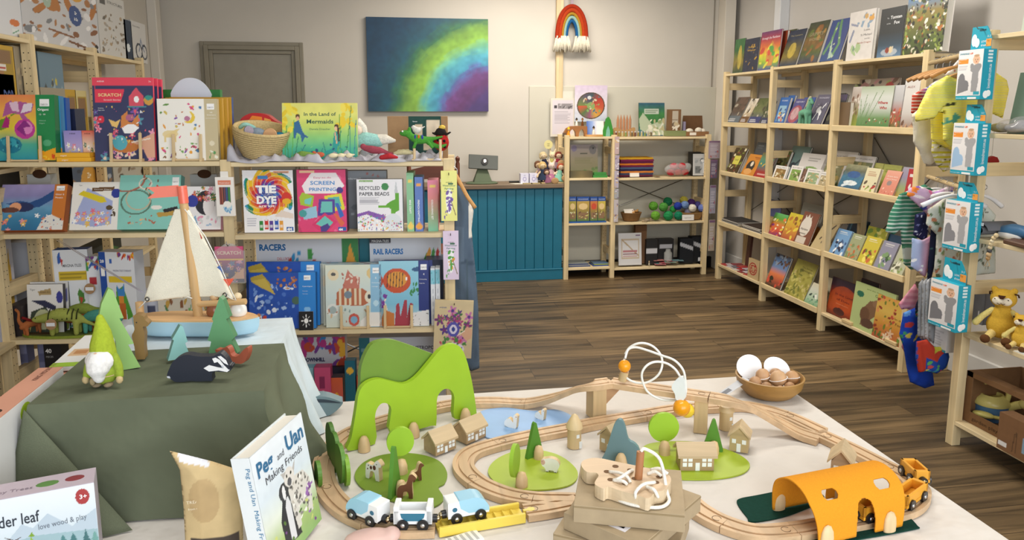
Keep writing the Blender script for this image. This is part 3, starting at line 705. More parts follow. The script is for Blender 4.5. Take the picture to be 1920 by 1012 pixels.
a=art(90,80,'#8ccfc4',('n',.03,8),('o',.28,.5,.24,.22,'#5c7a6a',.06),('o',.32,.56,.2,.2,'#c8b89a',.05),('o',.1,.94,.3,.24,'#a86a5a',.06),('o',.42,.84,.1,.1,'#e8e0d0',.1),
('b',16,['#b8654a','#e8c08a'],.012,.022,.1,.1,.62,.26),('e',.62,.4,.09,.04,'#f2efe6'),('p',[(.62,.3),(.92,.34),(.96,.26),(.66,.22)],'#c09a4a'),('p',[(.72,.36),(.96,.42),(.98,.36),(.76,.3)],'#2a2a30'),('r',.86,.8,.97,.95,'#fff'),('b',10,['#c8504a','#7a5a3a'],.01,.025,.4,.6,.66,.96),seed=8)
LB('craft_box','turquoise bracelet-making box with a looped cord picture behind the sailing boat flag','box',220,335,334,Z2,.02,.04,a,[('DJECO',.87,.86,.03,'#333'),('Bracelets',.84,.68,.03,'#fff',{'width':.14})],side='#6fb0a6',lean=18)
a=art(70,80,'#f4f1f3',('e',.56,.62,.28,.28,'#2a2a34'),('e',.66,.56,.16,.24,'#f2ecec'),('f',22,['#b8433a','#e88a3c','#5a8a4a','#e8a0b8'],.06,.2,.68,.85,.98),('e',.2,.66,.16,.14,'#3440a0'),('p',[(.0,0),(.3,.34),(.4,0)],'#8ab4d8'),('b',14,['#a9c4e0','#e8a0b8','#ddd'],.02,.05,.05,.03,.9,.3),seed=7)
LB('craft_box','white art box with a dark-haired lady crowned with flowers, behind the sail','box',346,414,353,Z2,.03,.03,a,side='#e4a7c8',lean=14)
for i,(x0_,x1_,y_,c,lb)in enumerate(((60,103,327,'#b9bdba','pale grey carton at the back of the second shelf, left'),(362,412,327,'#b4b6b4','pale grey carton behind the lady art box'))):
 LB('carton',lb,'box',x0_,x1_,y_,Z2,.2,.05,None,side=c)
 cxp=(x0_+x1_)/2+2;u=LU.u(cxp,.195,Z2);zz=LU.z(cxp,326,.195)
 MB().lathe([(.001,0),(.028,0),(.001,.003)],20,'#4a3222',LU.M(u,.196,zz)@Matrix.Rotation(D(90),4,'X')@Matrix.Diagonal((1,.65,1,1))).obj('leaf_tag',mat('felt'),None,label='dark brown oval tag hanging %s'%('at the left of the second shelf' if i==0 else 'behind the coloured pencil pack'),cat='tag',group='brown oval tags')
# second shelf, right bay
def tie():
 A_=Art(96,110,'#f7f7fb',3);X,Y=A_.X,A_.Y;dx=X-.5;dy=(Y-.62)*1.15;R=np.hypot(dx,dy);T=np.arctan2(dy,dx)+R*3
 shirt=(R<.47+.06*np.cos(6*T))&(Y>.26)
 cols=[('#1f3f9a',.0),('#2a6ac0',.12),('#7a2a8a',.18),('#d8322c',.24),('#e8742a',.30),('#f2c41e',.36),('#1f8a5a',.44),('#2f9ac0',.5)]
 Rw=R+.03*np.sin(9*T)
 for c,r0 in cols:A_.put(shirt&(Rw>=r0),c)
 A_.put(shirt&(np.sin(T*14+R*20)>.82),'#f4e8d0',.45)
 return A_.run([('p',[(0,.0),(1,0),(1,.26),(.6,.3),(.3,.22),(0,.26)],'#f7f7fb'),('r',.3,.86,.5,.91,'#3f86c8'),('r',.62,.945,.92,.985,'#e8b090'),
 *[q for i,c in enumerate(('#2f8a3c','#d0342c','#5a3f9a','#2a5ab8','#e8a23c'))for q in(('r',.30+.1*i,.03+.02*(i%2),.375+.1*i,.19+.02*(i%2),c),('p',[(.31+.1*i,.19),(.337+.1*i,.26),(.365+.1*i,.19)],'#f0f0f0'),('r',.31+.1*i,.08,.365+.1*i,.12,'#fff',.6))],
 ('e',.86,.56,.10,.09,'#d8362c'),('e',.86,.5,.09,.045,'#f0b62c'),('p',[(.6,.26),(.75,.36),(.98,.3),(.98,.22)],'#ecdcd0'),('r',.84,.02,.97,.09,'#2860b0'),('t',.06,.1,.26,.24,4,'#9a9ab0')])
LB('tie_dye_kit','TIE DYE art kit box with a rainbow spiral shirt on the second shelf','box',459,553,320,Y2,.05,.055,tie(),[('TIE',.26,.64,.16,'#fff',{'bold':.05,'width':.40}),('DYE',.26,.47,.16,'#fff',{'bold':.05,'width':.40}),('art kit',.3,.41,.055,'#fff',{'bold':.02,'width':.32}),('4M',.85,.03,.06,'#fff',{'bold':.04}),('TINY CREATIVE',.63,.95,.03,'#555',{'width':.27})],side='#4a4a50',lean=2)
def screen():
 return art(96,110,'#e0447a',('n',.05,9),('b',20,['#e86a9a','#c83a6c'],.02,.05,0,0,1,.9),('p',[(.1,.74),(.3,.95),(.8,.95),(.97,.74),(.8,.62),(.16,.62)],'#f5eef2'),
 ('p',[(.04,.56),(.1,.64),(.34,.58),(.3,.40),(.06,.44)],'#a8c83c'),('p',[(.14,.52),(.3,.56),(.26,.44),(.14,.46)],'#7ad0c8'),
 ('p',[(.55,.58),(.9,.62),(.97,.36),(.6,.32)],'#e8dc3a'),('p',[(.62,.55),(.85,.57),(.9,.41),(.64,.38)],'#5ab8b0'),
 ('p',[(.44,.53),(.76,.53),(.76,.28),(.4,.26)],'#5a3f9a'),('p',[(.49,.49),(.71,.49),(.71,.32),(.46,.31)],'#6fc4bc'),
 ('p',[(.08,.36),(.38,.42),(.4,.24),(.12,.2)],'#9ac8e0'),('p',[(.28,.12),(.55,.31),(.8,.16),(.6,.0),(.42,.02)],'#d8366e'),('p',[(.36,.13),(.55,.26),(.72,.15),(.58,.05)],'#6fc4bc'),
 ('p',[(.77,.46),(.84,.46),(.95,.26),(.86,.22)],'#3a6ac0'),('p',[(.72,.3),(.78,.3),(.96,.14),(.88,.08)],'#e06a4a'),('p',[(.45,.08),(.6,.14),(.66,.08),(.56,.0),(.46,.0)],'#4a3f8a'),('e',.87,.67,.07,.05,'#4a3a8a'),('e',.1,.3,.08,.06,'#4aa0a0'),('r',.06,.945,.36,.985,'#f0c8a0'),('r',.82,.01,.98,.08,'#2860b0'))
LB('screen_printing_kit','pink SCREEN PRINTING kit box with overlapping framed prints','box',560,651,319,Y2,.05,.055,screen(),[('SCREEN',.52,.76,.085,'#4a90d0',{'align':'c','width':.50,'bold':.02}),('PRINTING',.52,.66,.075,'#4a90d0',{'align':'c','width':.56,'bold':.02}),('Easy-to-do',.52,.86,.04,'#c83a6c',{'align':'c','width':.36}),('4M',.83,.02,.05,'#fff',{'bold':.04})],side='#6a2a4a',lean=2)
LB('game_box','slate grey box half hidden behind the screen printing and paper bead kits','box',648,727,320,Y2,.14,.05,art(40,50,'#7d838a',('g','#5f666e','#8d9298'),('b',3,['#a0605a'],.02,.02,.5,.9,.9,.96),('b',8,['#9aa4ac','#5a626a'],.03,.07,.1,.1,.9,.6)),[('kinderwood',.05,.85,.05,'#eceff2')],side='#666c74')
a=art(84,90,'#f1f0f5',('p',[(0,.34),(.25,.4),(.6,.3),(.9,.12),(.9,.06),(.5,.22),(.2,.33),(0,.28)],'#8a5ab0'),('b',90,['#d8506a','#7a4ab0','#4a9ac0','#e8a23c','#6ab04a','#fff'],.008,.018,.02,.01,.62,.34),
('e',.78,.16,.2,.18,'#e0e6ec'),('b',40,['#c86a8a','#7a5ab0','#e8c04a','#6ab06a'],.008,.016,.62,.02,.96,.2),('r',.74,.34,.84,.44,'#6ab02c'),('p',[(.46,.5),(.46,.45),(.72,.45),(.72,.5)],'#6ab02c'),('p',[(.62,.5),(.7,.56),(.84,.62),(.84,.74),(.92,.74),(.92,.4),(.82,.36),(.72,.44)],'#5fa82a'),('p',[(.82,.74),(.86,.98),(.9,.74)],'#c8ccd0'),('r',.05,.945,.36,.985,'#6aa02c'),('e',.62,.86,.08,.07,'#3a8a4a'),('t',.05,.52,.5,.66,6,'#8a8a98'),seed=12)
LB('paper_bead_kit','white RECYCLED PAPER BEADS kit box with a green bead press','box',671,756,337,Y2,.05,.05,a,[('RECYCLED',.05,.80,.10,'#3a3a40',{'width':.46,'bold':.015}),('PAPER BEADS',.05,.69,.095,'#3a3a40',{'width':.66,'bold':.015}),('GREEN CREATIVITY',.06,.95,.025,'#fff',{'width':.29})],side='#c9c9d2',lean=2)
for xl,xr,yt,c,c2,ts,lb in((764,777,324,'#8fc79a','#f2d46a','MINI CRAFT','slim mint green box, leftmost of three spines at the right of the second shelf'),(779,794,332,'#5f7fc4','#f0a84a','FRENCH KNITTING','slim blue box, middle of three spines at the right of the second shelf'),(803,822,338,'#e08aa0','#f2d46a','COLOURING SET','slim pink box, rightmost of three spines at the right of the second shelf')):
 a=art(8,40,c,('g',c,c,c),('e',.5,.86,.3,.03,c2),('e',.5,.1,.4,.06,c2))
 if 'pink' in lb:a.run([('g','#7ac0a0','#a8b08a','#e08a8a','#e88aa8'),('e',.5,.88,.3,.03,c2)])
 o=LB('craft_box',lb,'box',xl,xr,yt,Y2,.05,.12,a,side=c,right=c)
 w_=LU.u(xr,.05,Y2)-LU.u(xl,.05,Y2)
 MB().text(ts,0,0,.0105,'#fff',y=-.001,M=Matrix.Translation((w_*.35,0,.13))@Matrix.Rotation(D(90),4,'Y'),bold=.02).obj('title',mat(),o)
# hanging packs on the posts
def pack(name,label,fr,xl,xr,yt,yb,d,a,txt=(),t=.012,cat='pack',side='#fff',hole=True,roll=0,tab=None,parts=(),group=None):
 u0=fr.u(xl,d,1);zt=fr.z((xl+xr)/2,yt,d);zb=fr.z((xl+xr)/2,yb,d);u0=fr.u(xl,d,(zt+zb)/2);u1=fr.u(xr,d,(zt+zb)/2);w,h=u1-u0,zt-zb
 b=MB().box((0,0,0),(w,t,h),side,.001).grid(a,w,h,Matrix.Translation((0,-.0004,0)))
 for q in txt:
  kw=dict(q[5])if len(q)>5 else{}
  if 'width' in kw:kw['width']*=w
  b.text(q[0],q[1]*w,q[2]*h,q[3]*h,q[4],y=-.0009,**kw)
 kw=dict(label=label,cat=cat)
 if group:kw['group']=group
 o=b.obj(name,mat(),None,fr.M(u0,d,zb,0,0,D(roll)),**kw)
 if tab:MB().box((w*.5-tab[0]/2,t*.3,h),(w*.5+tab[0]/2,t*.6,h+tab[1]),tab[2],.0004).obj('hanging_tab',mat(),o)
 if hole:MB().tube([(w/2,t,h-.016),(w/2,-.004,h-.016),(w/2,-.02,h-.014),(w/2,-.024,h-.006)],.0016,'#3a3a3a',8).obj('hook',mat('metal','#777'),o)
 return o
a=art(40,70,'#f5f0ea',('p',[(.15,.8),(.85,.8),(.85,.92),(.15,.92)],'#e2886a'),('r',.18,.3,.82,.74,'#3a3030'),*[('r',.2+.12*i,.3,.29+.12*i,.74,c)for i,c in enumerate(('#8a4038','#a85a48','#7a4a5a','#3f5a8a','#3f8a4a'))],('e',.62,.22,.24,.13,'#b8d8e8'),('e',.6,.3,.22,.09,'#f5f0ea'),('b',6,['#6aa0d0'],.02,.04,.45,.1,.8,.22))
pack('pencil_pack','white pack of coloured pencils hanging from the middle post',LU,405,439,332,405,-.016,a,[('Watercolour',.5,.84,.04,'#fff',{'align':'c','width':.6})],tab=(.03,.022,'#f3efe8'),hole=False)
a=art(50,70,'#d8487a',('g','#2f2a4a','#4a3f7a','#b83a6a','#e0588a'),('f',20,['#6a5ab0','#e8a0b8','#e8b45a','#4a90b0'],.07,0,0,1,.6),('p',[(.5,.1),(1,.4),(1,.1)],'#e3b090'),('r',0,.62,1,.66,'#f0c84a'))
o=pack('scratch_pack','pink SCRATCH pack in a clear bag hanging low on the middle post',LU,404,457,462,529,-.018,a,[('SCRATCH',.08,.78,.13,'#f7e0c8',{'width':.84,'bold':.03})],side='#c83a6a',t=.008,hole=False)
w_=LU.u(457,-.018,.9)-LU.u(404,-.018,.9)
MB().prism([(-.004,-.004),(w_+.004,-.004),(w_+.004,.125),(w_*.62,.155),(w_*.38,.155),(-.004,.125)],-.003,.010,'#eef2f5').obj('clear_bag',mat('film'),o)
MB().tube([(w_/2,.018,.15),(w_/2,-.008,.148),(w_/2-.003,-.014,.156),(w_/2-.004,-.012,.166)],.0016,'#3a3a3a',8).obj('hook',mat('metal','#777'),o)
def wc(c1,c2,c3):return art(40,90,c1,('g',c1,c1),('e',.5,.4,.2,.26,'#fff',.8),('b',12,[c2,c3],.02,.05,.35,.25,.65,.62),('l',.62,.4,.9,.12,.012,'#8a7a5a'),('l',.5,.2,.5,.4,.02,c3),('r',.45,.72,.75,.76,'#2f6a4a'),('b',5,[c3],.015,.03,.2,.06,.4,.2))
WT=[('Watercolour',.5,.69,.05,'#2f7a6a',{'align':'c','width':.8,'bold':.01}),('Painting',.5,.63,.05,'#2f7a6a',{'align':'c','width':.56,'bold':.01}),('AVENIR',.5,.76,.03,'#333',{'align':'c','width':.4}),('3D Bookmark',.5,.58,.025,'#555',{'align':'c','width':.6})]
pack('bookmark_pack','yellow watercolour bookmark pack with an iris, hanging on the right end post',LU,827,857,320,414,-.016,wc('#f0ee8e','#6a4ab0','#7a5aa8'),WT,side='#e4e07a')
pack('bookmark_pack','lilac watercolour bookmark pack with a parrot, hanging below the yellow one',LU,831,860,433,524,-.016,wc('#e4d2ea','#e8a23c','#5aa84a'),WT,side='#d4c0dc')
a=art(70,90,'#d8c49c',('n',.04,7),('f',34,['#7a3a7a','#b04a7a','#4a7a4a','#c87ab0','#5a3f8a'],.085,.12,.28,.9,.82),('e',.5,.5,.16,.13,'#5a58b0'),('e',.5,.5,.1,.08,'#e0d8f0'),('e',.5,.5,.05,.04,'#3a4a9a'),('p',[(.7,.42),(.86,.56),(1,.5),(.98,.36),(.86,.3)],'#e0b090'),('l',.62,.4,.8,.48,.008,'#f5e8d8'),('e',.5,.16,.3,.11,'#e6def2'),('b',14,['#4f8a4a','#c8506a'],.02,.04,.15,.2,.85,.34),seed=21)
pack('scratch_art_book','tan scratch-art pack with purple flowers hanging lowest on the right end post',LU,811,883,561,669,-.02,a,[('SCRATCH',.5,.17,.045,'#6a4a9a',{'align':'c','width':.5,'bold':.02}),('mandala art',.5,.12,.035,'#6a4a9a',{'align':'c','width':.4}),('AVENIR',.12,.86,.035,'#3a5a9a')],side='#c9b48a',roll=3)
# third shelf, left bay
a=art(70,56,'#eeece9',('p',[(.0,.05),(.1,.46),(.5,.56),(.72,.3),(.7,.0),(.0,.0)],'#3a463a'),('e',.42,.3,.25,.2,'#c4c8a0'),('e',.5,.26,.06,.05,'#2c3028'),('e',.64,.3,.04,.035,'#2c3028'),('l',.5,.1,.7,.16,.012,'#2c3028'),('p',[(.3,.86),(.66,.92),(.68,.8),(.34,.78)],'#b59b6a'),('e',.9,.74,.09,.12,'#3a3f98'),('p',[(.1,.68),(.5,.68),(.8,.56),(.78,.46),(.44,.56)],'#2a2f50'),('p',[(.04,.06),(.02,.4),(.1,.2)],'#e6d27a'),('b',6,['#5a6a4a','#7a5a3a'],.02,.04,.74,.2,.95,.5),seed=4)
LB('craft_box','second white skull art box, mostly hidden behind the first','box',60,131,529,Z3,.10,.012,art(20,20,'#eeece9',('e',.95,.74,.05,.12,'#3a3f98')),side='#5a5a58',lean=6)
LB('craft_box','white art box with a dinosaur skull picture behind the felt dinosaurs','box',54,121,534,Z3,.07,.02,a,[('Scratch Art',.36,.83,.05,'#5a4020',{'width':.28}),('Tiger',.08,.88,.05,'#777')],side='#3a3436',lean=6)
LB('storage_box','dark charcoal box beside the left post of the third shelf','box',17,46,574,Z3,.06,.16,None,side='#3a3334')
a=art(60,90,'#e9ecf2',('r',.12,.62,.98,.74,'#d8b92e'),('p',[(.12,.92),(.2,.98),(.24,.86),(.14,.82)],'#2f62b8'),('p',[(.2,.9),(.28,.88),(.24,.8)],'#c83a2e'),('p',[(.2,.28),(.28,.56),(.34,.34),(.44,.2),(.3,.1)],'#7a4a38'),('p',[(.26,.4),(.3,.58),(.34,.44)],'#c83a34'),('p',[(.62,.46),(.68,.52),(.8,.46),(.82,.36),(.66,.3)],'#4f8a3a'),('p',[(.66,.42),(.78,.4),(.7,.32)],'#c04a3a'),('p',[(.56,.0),(.64,.26),(.74,0)],'#2f6a6a'),('t',.16,.64,.94,.72,2,'#7a6a20'))
LB('magnetic_tile_box','white magnetic tile box with a yellow band, left of the pair behind the dinosaurs','box',112,173,469,Z3,.12,.06,a,[('MAGNA-TILES',.26,.79,.05,'#5a5a60',{'width':.54,'bold':.01})],side='#2f62b8',spine='#2350a8',yaw=8,right='#d8dce6')
LB('magnetic_tile_box','narrow white box edge printed with red squares, between the two magnetic tile boxes','box',172,196,481,Z3,.13,.05,art(16,60,'#eceff5',('r',.2,.62,.7,.72,'#b8303a'),('b',14,['#e8c02e','#2f62b8','#c83a2e','#7a3a8a','#3a9a4a'],.03,.05,0,.86,1,1),('t',.2,.1,.6,.3,4,'#999')),side='#e2e5ec',yaw=8)
a=art(74,90,'#e6e9f0',('r',.0,.0,.18,1,'#1f4fa8'),('r',.04,.7,.14,.8,'#fff'),('r',.24,.62,.9,.70,'#e3c42e'),('p',[(.38,.3),(.44,.58),(.5,.54),(.62,.58),(.68,.5),(.86,.2),(.7,.16),(.66,.34),(.48,.34),(.44,.16),(.3,.2)],'#57a03a'),('p',[(.46,.46),(.44,.6),(.52,.54),(.6,.54),(.66,.62),(.66,.46)],'#3f8ad0'),('r',.48,.36,.62,.46,'#e8963c'),('r',.48,.16,.66,.36,'#c86a2e'),('b',12,['#e8c02e','#c83a2e','#7a3a8a','#e87a2e'],.02,.04,.5,.93,1,1),('r',.3,.86,.36,.92,'#2f62b8'))
LB('magnetic_tile_box','white magnetic tile box with a blue edge marked 20 and a tile bird','box',197,266,472,Z3,.10,.07,a,[('20',.03,.87,.05,'#fff',{'bold':.03}),('MAGNA-TILES STARDUST',.38,.76,.035,'#5a5a7a',{'width':.52})],side='#dfe2ea',spine='#1f4fa8',right='#ccd2de',yaw=-7)
LB('carton','pale carton with a barcode label behind the sailing boat mast','box',268,300,545,Z3,.16,.05,art(20,24,'#c9ccda',('r',.1,.1,.8,.6,'#4a4f6a'),('t',.1,.7,.8,.95,3,'#6a6a7a')),side='#b9bccb')
LB('game_box','long cream game box with coloured animals behind the boat hull','box',300,402,540,Z3,.14,.05,art(70,26,'#d8d2c4',('b',26,['#a8443a','#3a7a4a','#3a4f8a','#c8a04a','#8a5a3a'],.05,.12,.05,.1,.95,.7),('b',30,['#7ab06a','#5a9a5a'],.03,.06,.55,.05,.9,.6)),side='#c9c2b0')
# felt dinosaurs on their mat (third shelf, left bay)
u0,u1=LU.u(36,.08,Z3),LU.u(212,.08,Z3);cx,rx=(u0+u1)/2,(u1-u0)/2
b=MB();P=[(cx+rx*math.cos(t)*(1+.06*math.sin(3*t)),.095+.088*math.sin(t)*(1+.05*math.cos(2*t)))for t in np.linspace(0,2*math.pi,48)[:-1]]
b.slab(P,0,.011,'#6f7a3c','#8a9a3c')
b.slab([(cx-rx*.45+.065*math.cos(t),.055+.018*math.sin(t))for t in np.linspace(0,2*math.pi,24)[:-1]],.011,.0118,'#5b4a2c')
bev(b.obj('felt_mat',mat('felt'),None,LU.M(0,0,Z3+.0005),label='oval moss green felt play mat on the third shelf',cat='play mat'),.004,3)
MZ=Z3+.0125
def dino(label,px,d,L,col,neck,rz=0,spots=None,dz=0,stripes=None,group='felt dinosaurs'):
 r=thing('felt_dinosaur',label,'toy',LU.M(LU.u(px,d,MZ),d,MZ+dz,0,D(rz)),group)
 h=L*.30;sh=[('l',spline([(-L*.30,0,h*.95),(-L*.1,0,h*1.15),(L*.12,0,h*1.05),(L*.34,0,h*.7),(L*.56,0,h*.28)],4),[L*x for x in(.085,.095,.105,.115,.12,.12,.118,.11,.10,.085,.07,.058,.046,.036,.028,.02,.012)])]
 if neck=='long':sh+=[('l',spline([(-L*.26,0,h),(-L*.38,0,h*1.7),(-L*.36,0,h*2.5),(-L*.43,0,h*2.9)],4),[L*x for x in(.08,.07,.062,.056,.05,.046,.042,.04,.04,.042,.044,.046,.042)])]
 else:sh+=[('e',(-L*.42,0,h*.92),(L*.13,L*.065,L*.06)),('l',[(-L*.3,0,h),(-L*.4,0,h*.95)],[L*.085,L*.07])]
 for x in(-.2,.18):
  for y in(-.07,.07):sh.append(('l',[(L*x,L*y*.7,h*.8),(L*x,L*y,L*.035)],[L*.055,L*.045]))
 blob('body',sh,col,parent=r,vox=L*.022)
 for k in range(7 if stripes else 0):
  x=L*(-.24+.075*k);MB().tube([(x,-L*.10,h*.95),(x+L*.012,-L*.085,h*1.3),(x+.02*L,-L*.03,h*1.5)],L*.011,stripes,6).obj('stripe',mat('felt',stripes),r,smooth=1)
 for k in range(5 if spots else 0):MB().ball((L*(-.2+.1*k),-L*.088,h*(1.25-.12*(k%2))),(L*.024,L*.02,L*.018),spots,8).obj('spot',mat('felt',spots),r,smooth=1)
 hx,hz=(-L*.44,h*2.95)if neck=='long' else(-L*.46,h*1.02)
 MB().ball((hx,-L*.045,hz),L*.012,'#111',8).obj('eye',mat('gloss','#111'),r,smooth=1)
 return r
dino('green felt dinosaur with dark back stripes, standing in front of the others on the mat',126,.035,.235,'#a3ab55','short',4,stripes='#3f4424')
dino('darker green felt dinosaur with stripes facing right, behind the front one',150,.125,.225,'#8a9a46','short',186,stripes='#39401f',dz=.0)
dino('teal felt long-necked dinosaur with blue spots stretched across the right of the mat',182,.05,.21,'#4f9a8c','short',172,spots='#1f5a5a')
dino('pale teal felt long-necked dinosaur raising its head behind',172,.17,.20,'#6fb0a0','long',-20,spots=None)
dino('orange-brown felt dinosaur lying between the green ones',162,.085,.15,'#a8582c','short',0)
r=dino('small rust felt dinosaur with a dark red crest at the left of the mat',62,.05,.13,'#b0683c','long',60,group='felt dinosaurs')
MB().tube(spline([(-.04,-.006,.078),(-.014,-.008,.062),(.02,-.008,.045)],3),.006,'#7a1f1f',6).obj('crest',mat('felt','#7a1f1f'),r,smooth=1)
for px,py,lb in((98,608,'round card tag with a white label hanging on the front green dinosaur'),(175,541,'round card tag with a white label on the long-necked dinosaur')):
 dd=-.012 if px==98 else .11
 r=MB().lathe([(.001,0),(.022,0),(.022,.001),(.001,.001)],20,'#a88560',LU.M(LU.u(px,dd,MZ),dd,LU.z(px,py,dd))@Matrix.Rotation(D(80),4,'X')).obj('card_tag',mat('card'),None,label=lb,cat='tag')
 MB().box((-.016,-.0012,-.007),(.016,-.0002,.007),'#eef0f5').obj('paper_label',mat('matte'),r,LU.M(LU.u(px,dd,MZ),dd-.002,LU.z(px,py,dd)))
# third shelf, right bay
a1=art(90,40,'#e0e2ea',('p',[(.0,.2),(.3,.6),(.3,0),(0,0)],'#4a6a9a'),('b',40,['#3a9ad0','#4aa04a','#e8c02e','#c84a3a'],.03,.07,.3,.0,.56,.8),('p',[(.68,.3),(.72,.7),(.78,.3)],'#c9ccd6'),('r',.84,0,1,1,'#3f8a4e'),('p',[(.86,.2),(.92,.5),(.98,.2)],'#c83a3a'),('p',[(.86,.6),(.92,.9),(.98,.6)],'#e8a23c'))
LB('track_game_box','wide pale racing game box at the back, left of the teal upright box','box',487,676,440,Y3,.19,.06,a1,[('RACERS',.03,.82,.10,'#1f6aa8',{'bold':.04,'width':.26}),('DELUXE',.2,.70,.05,'#c83a3a',{'width':.12})],side='#ced2dc')
LB('teal_box','dark teal upright box between the two racing game boxes','box',678,699,446,Y3,.2,.05,art(8,20,'#176878'),side='#176878')
a2=art(100,50,'#dfe3ec',*[('l',.5+.035*i,.2+.06*i,.53+.035*i,.26+.06*i,.045,c)for i,c in enumerate(('#c83a3a','#e8b23c','#7a3f9a','#3a9ad0','#4aa04a','#e8d02e','#c83a3a','#3a6ac0','#4aa04a','#e8a23c'))],('l',.8,.4,.9,.8,.04,'#4aa04a'),('l',.88,.3,.96,.8,.04,'#c83a3a'),('r',0,.9,.3,1,'#3a3a44'),('r',.06,.5,.14,.72,'#c3c8d4'),('p',[(.2,.5),(.25,.72),(.3,.5)],'#c3c8d4'))
LB('track_game_box','white racing game box with a colourful ramp, back of third shelf','box',697,828,441,Y3,.18,.06,a2,[('RAIL RACERS',.05,.775,.09,'#2a7ac0',{'bold':.04,'width':.42}),('MAGNA-TILES',.03,.92,.04,'#fff',{'width':.24})],side='#ccd0da')
def cyan(seed):return art(100,84,'#1c4fb0',('n',.12,7),('b',60,['#a9c4ee','#6f96dc','#e3ebf8','#4a76cc'],.012,.045,0,0,.72,.8),('p',[(.02,.92),(.2,.98),(.34,.78),(.26,.72),(.4,.66),(.2,.72),(.04,.84)],'#b8a03c'),('p',[(.04,.86),(.24,.9),(.4,.6),(.16,.76)],'#cdb450'),('b',16,['#b0683a','#c88a50'],.015,.03,.42,.72,.7,.92),('b',5,['#c8482e','#d88a4a'],.02,.04,.0,.1,.4,.3),('e',.7,.5,.06,.07,'#4a6a5a'),('r',.74,0,1,1,'#2a86d8'),logo(.82,.86,.92,.95),('e',.87,.34,.05,.045,'#8ac0ec'),seed=seed)
CT_=[('DJECO',.825,.89,.03,'#333'),('Cyanotypes',.80,.74,.032,'#fff',{'width':.15}),('Cyanotype',.80,.66,.022,'#e0ecf8'),('Cianotipos',.80,.61,.022,'#e0ecf8')]
LB('cyanotype_kit','second blue leaf-print kit, behind the front one and a little higher','box',463,601,492,Y3,.075,.03,cyan(5),CT_,side='#2a86d8',lean=8,yaw=-2)
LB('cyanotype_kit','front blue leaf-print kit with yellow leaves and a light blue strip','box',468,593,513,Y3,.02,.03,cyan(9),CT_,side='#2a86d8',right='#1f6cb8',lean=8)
LB('sample_card','small black card with a white sun drawing leaning on the blue leaf-print kit','card',561,588,584,Y3,.004,.003,art(30,30,'#1a1a1e',('e',.5,.5,.14,.14,'#fff'),*[('l',.5+.2*math.cos(t),.5+.2*math.sin(t),.5+.32*math.cos(t),.5+.32*math.sin(t),.02,'#fff')for t in np.linspace(0,6.28,9)[:-1]]),side='#eee',lean=6)
def mapart(seed):return art(96,84,'#d8dcc8',('n',.08,6),('g','#d0d8cc','#cfe0e0','#dfe4d2'),('p',[(.18,.36),(.2,.56),(.3,.62),(.66,.62),(.82,.52),(.84,.42),(.66,.34)],'#b86a4a'),*[('r',.24+.09*i,.36,.28+.09*i,.62,'#e6d6b8')for i in range(5)],('p',[(.3,.62),(.36,.8),(.4,.92),(.5,.82),(.62,.8),(.6,.62)],'#c87a6a'),('b',14,['#e8d8c8','#b86a5a'],.015,.03,.3,.64,.6,.88),('e',.78,.48,.08,.09,'#e9e2cc'),('e',.78,.49,.03,.035,'#3a3a40'),('e',.12,.28,.11,.1,'#e4e8e4'),('e',.12,.28,.07,.06,'#a8b8b8'),('e',.84,.86,.1,.09,'#e4c88a'),('e',.84,.87,.04,.035,'#4a4a4a'),('e',.14,.84,.1,.09,'#eadbb8'),('e',.14,.85,.04,.03,'#5a5a5a'),('e',.40,.52,.07,.06,'#7a8a9a'),('b',22,['#b89a78','#d8b890','#8aa0a0','#c07a5a'],.01,.03,.02,.02,.8,.3),('e',.5,.12,.1,.1,'#c8584a'),('e',.5,.12,.06,.06,'#7fb0d0'),('r',.80,0,1,1,'#8fc0e0'),('p',[(.6,0),(1,0),(1,.24),(.8,.24),(.62,.1)],'#eceae6'),logo(.85,.86,.96,.95),('e',.9,.38,.05,.045,'#bfe0f2'),seed=seed)
MT_=[('DJECO',.855,.89,.03,'#333'),('6',.89,.77,.05,'#fff'),('Colouring',.83,.70,.025,'#fff',{'width':.14}),('Coloriages',.83,.64,.022,'#fff')]
for k in(3,2,1,0):
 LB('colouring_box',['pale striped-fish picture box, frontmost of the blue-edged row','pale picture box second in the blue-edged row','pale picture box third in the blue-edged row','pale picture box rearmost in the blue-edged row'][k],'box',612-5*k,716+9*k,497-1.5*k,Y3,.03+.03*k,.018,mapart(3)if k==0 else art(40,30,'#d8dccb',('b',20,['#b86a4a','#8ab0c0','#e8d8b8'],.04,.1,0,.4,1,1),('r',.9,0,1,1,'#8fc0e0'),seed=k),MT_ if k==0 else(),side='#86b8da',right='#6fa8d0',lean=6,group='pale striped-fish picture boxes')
stand('display stand under the pale striped-fish picture box',LU,640,690,Y3,.004,.085)
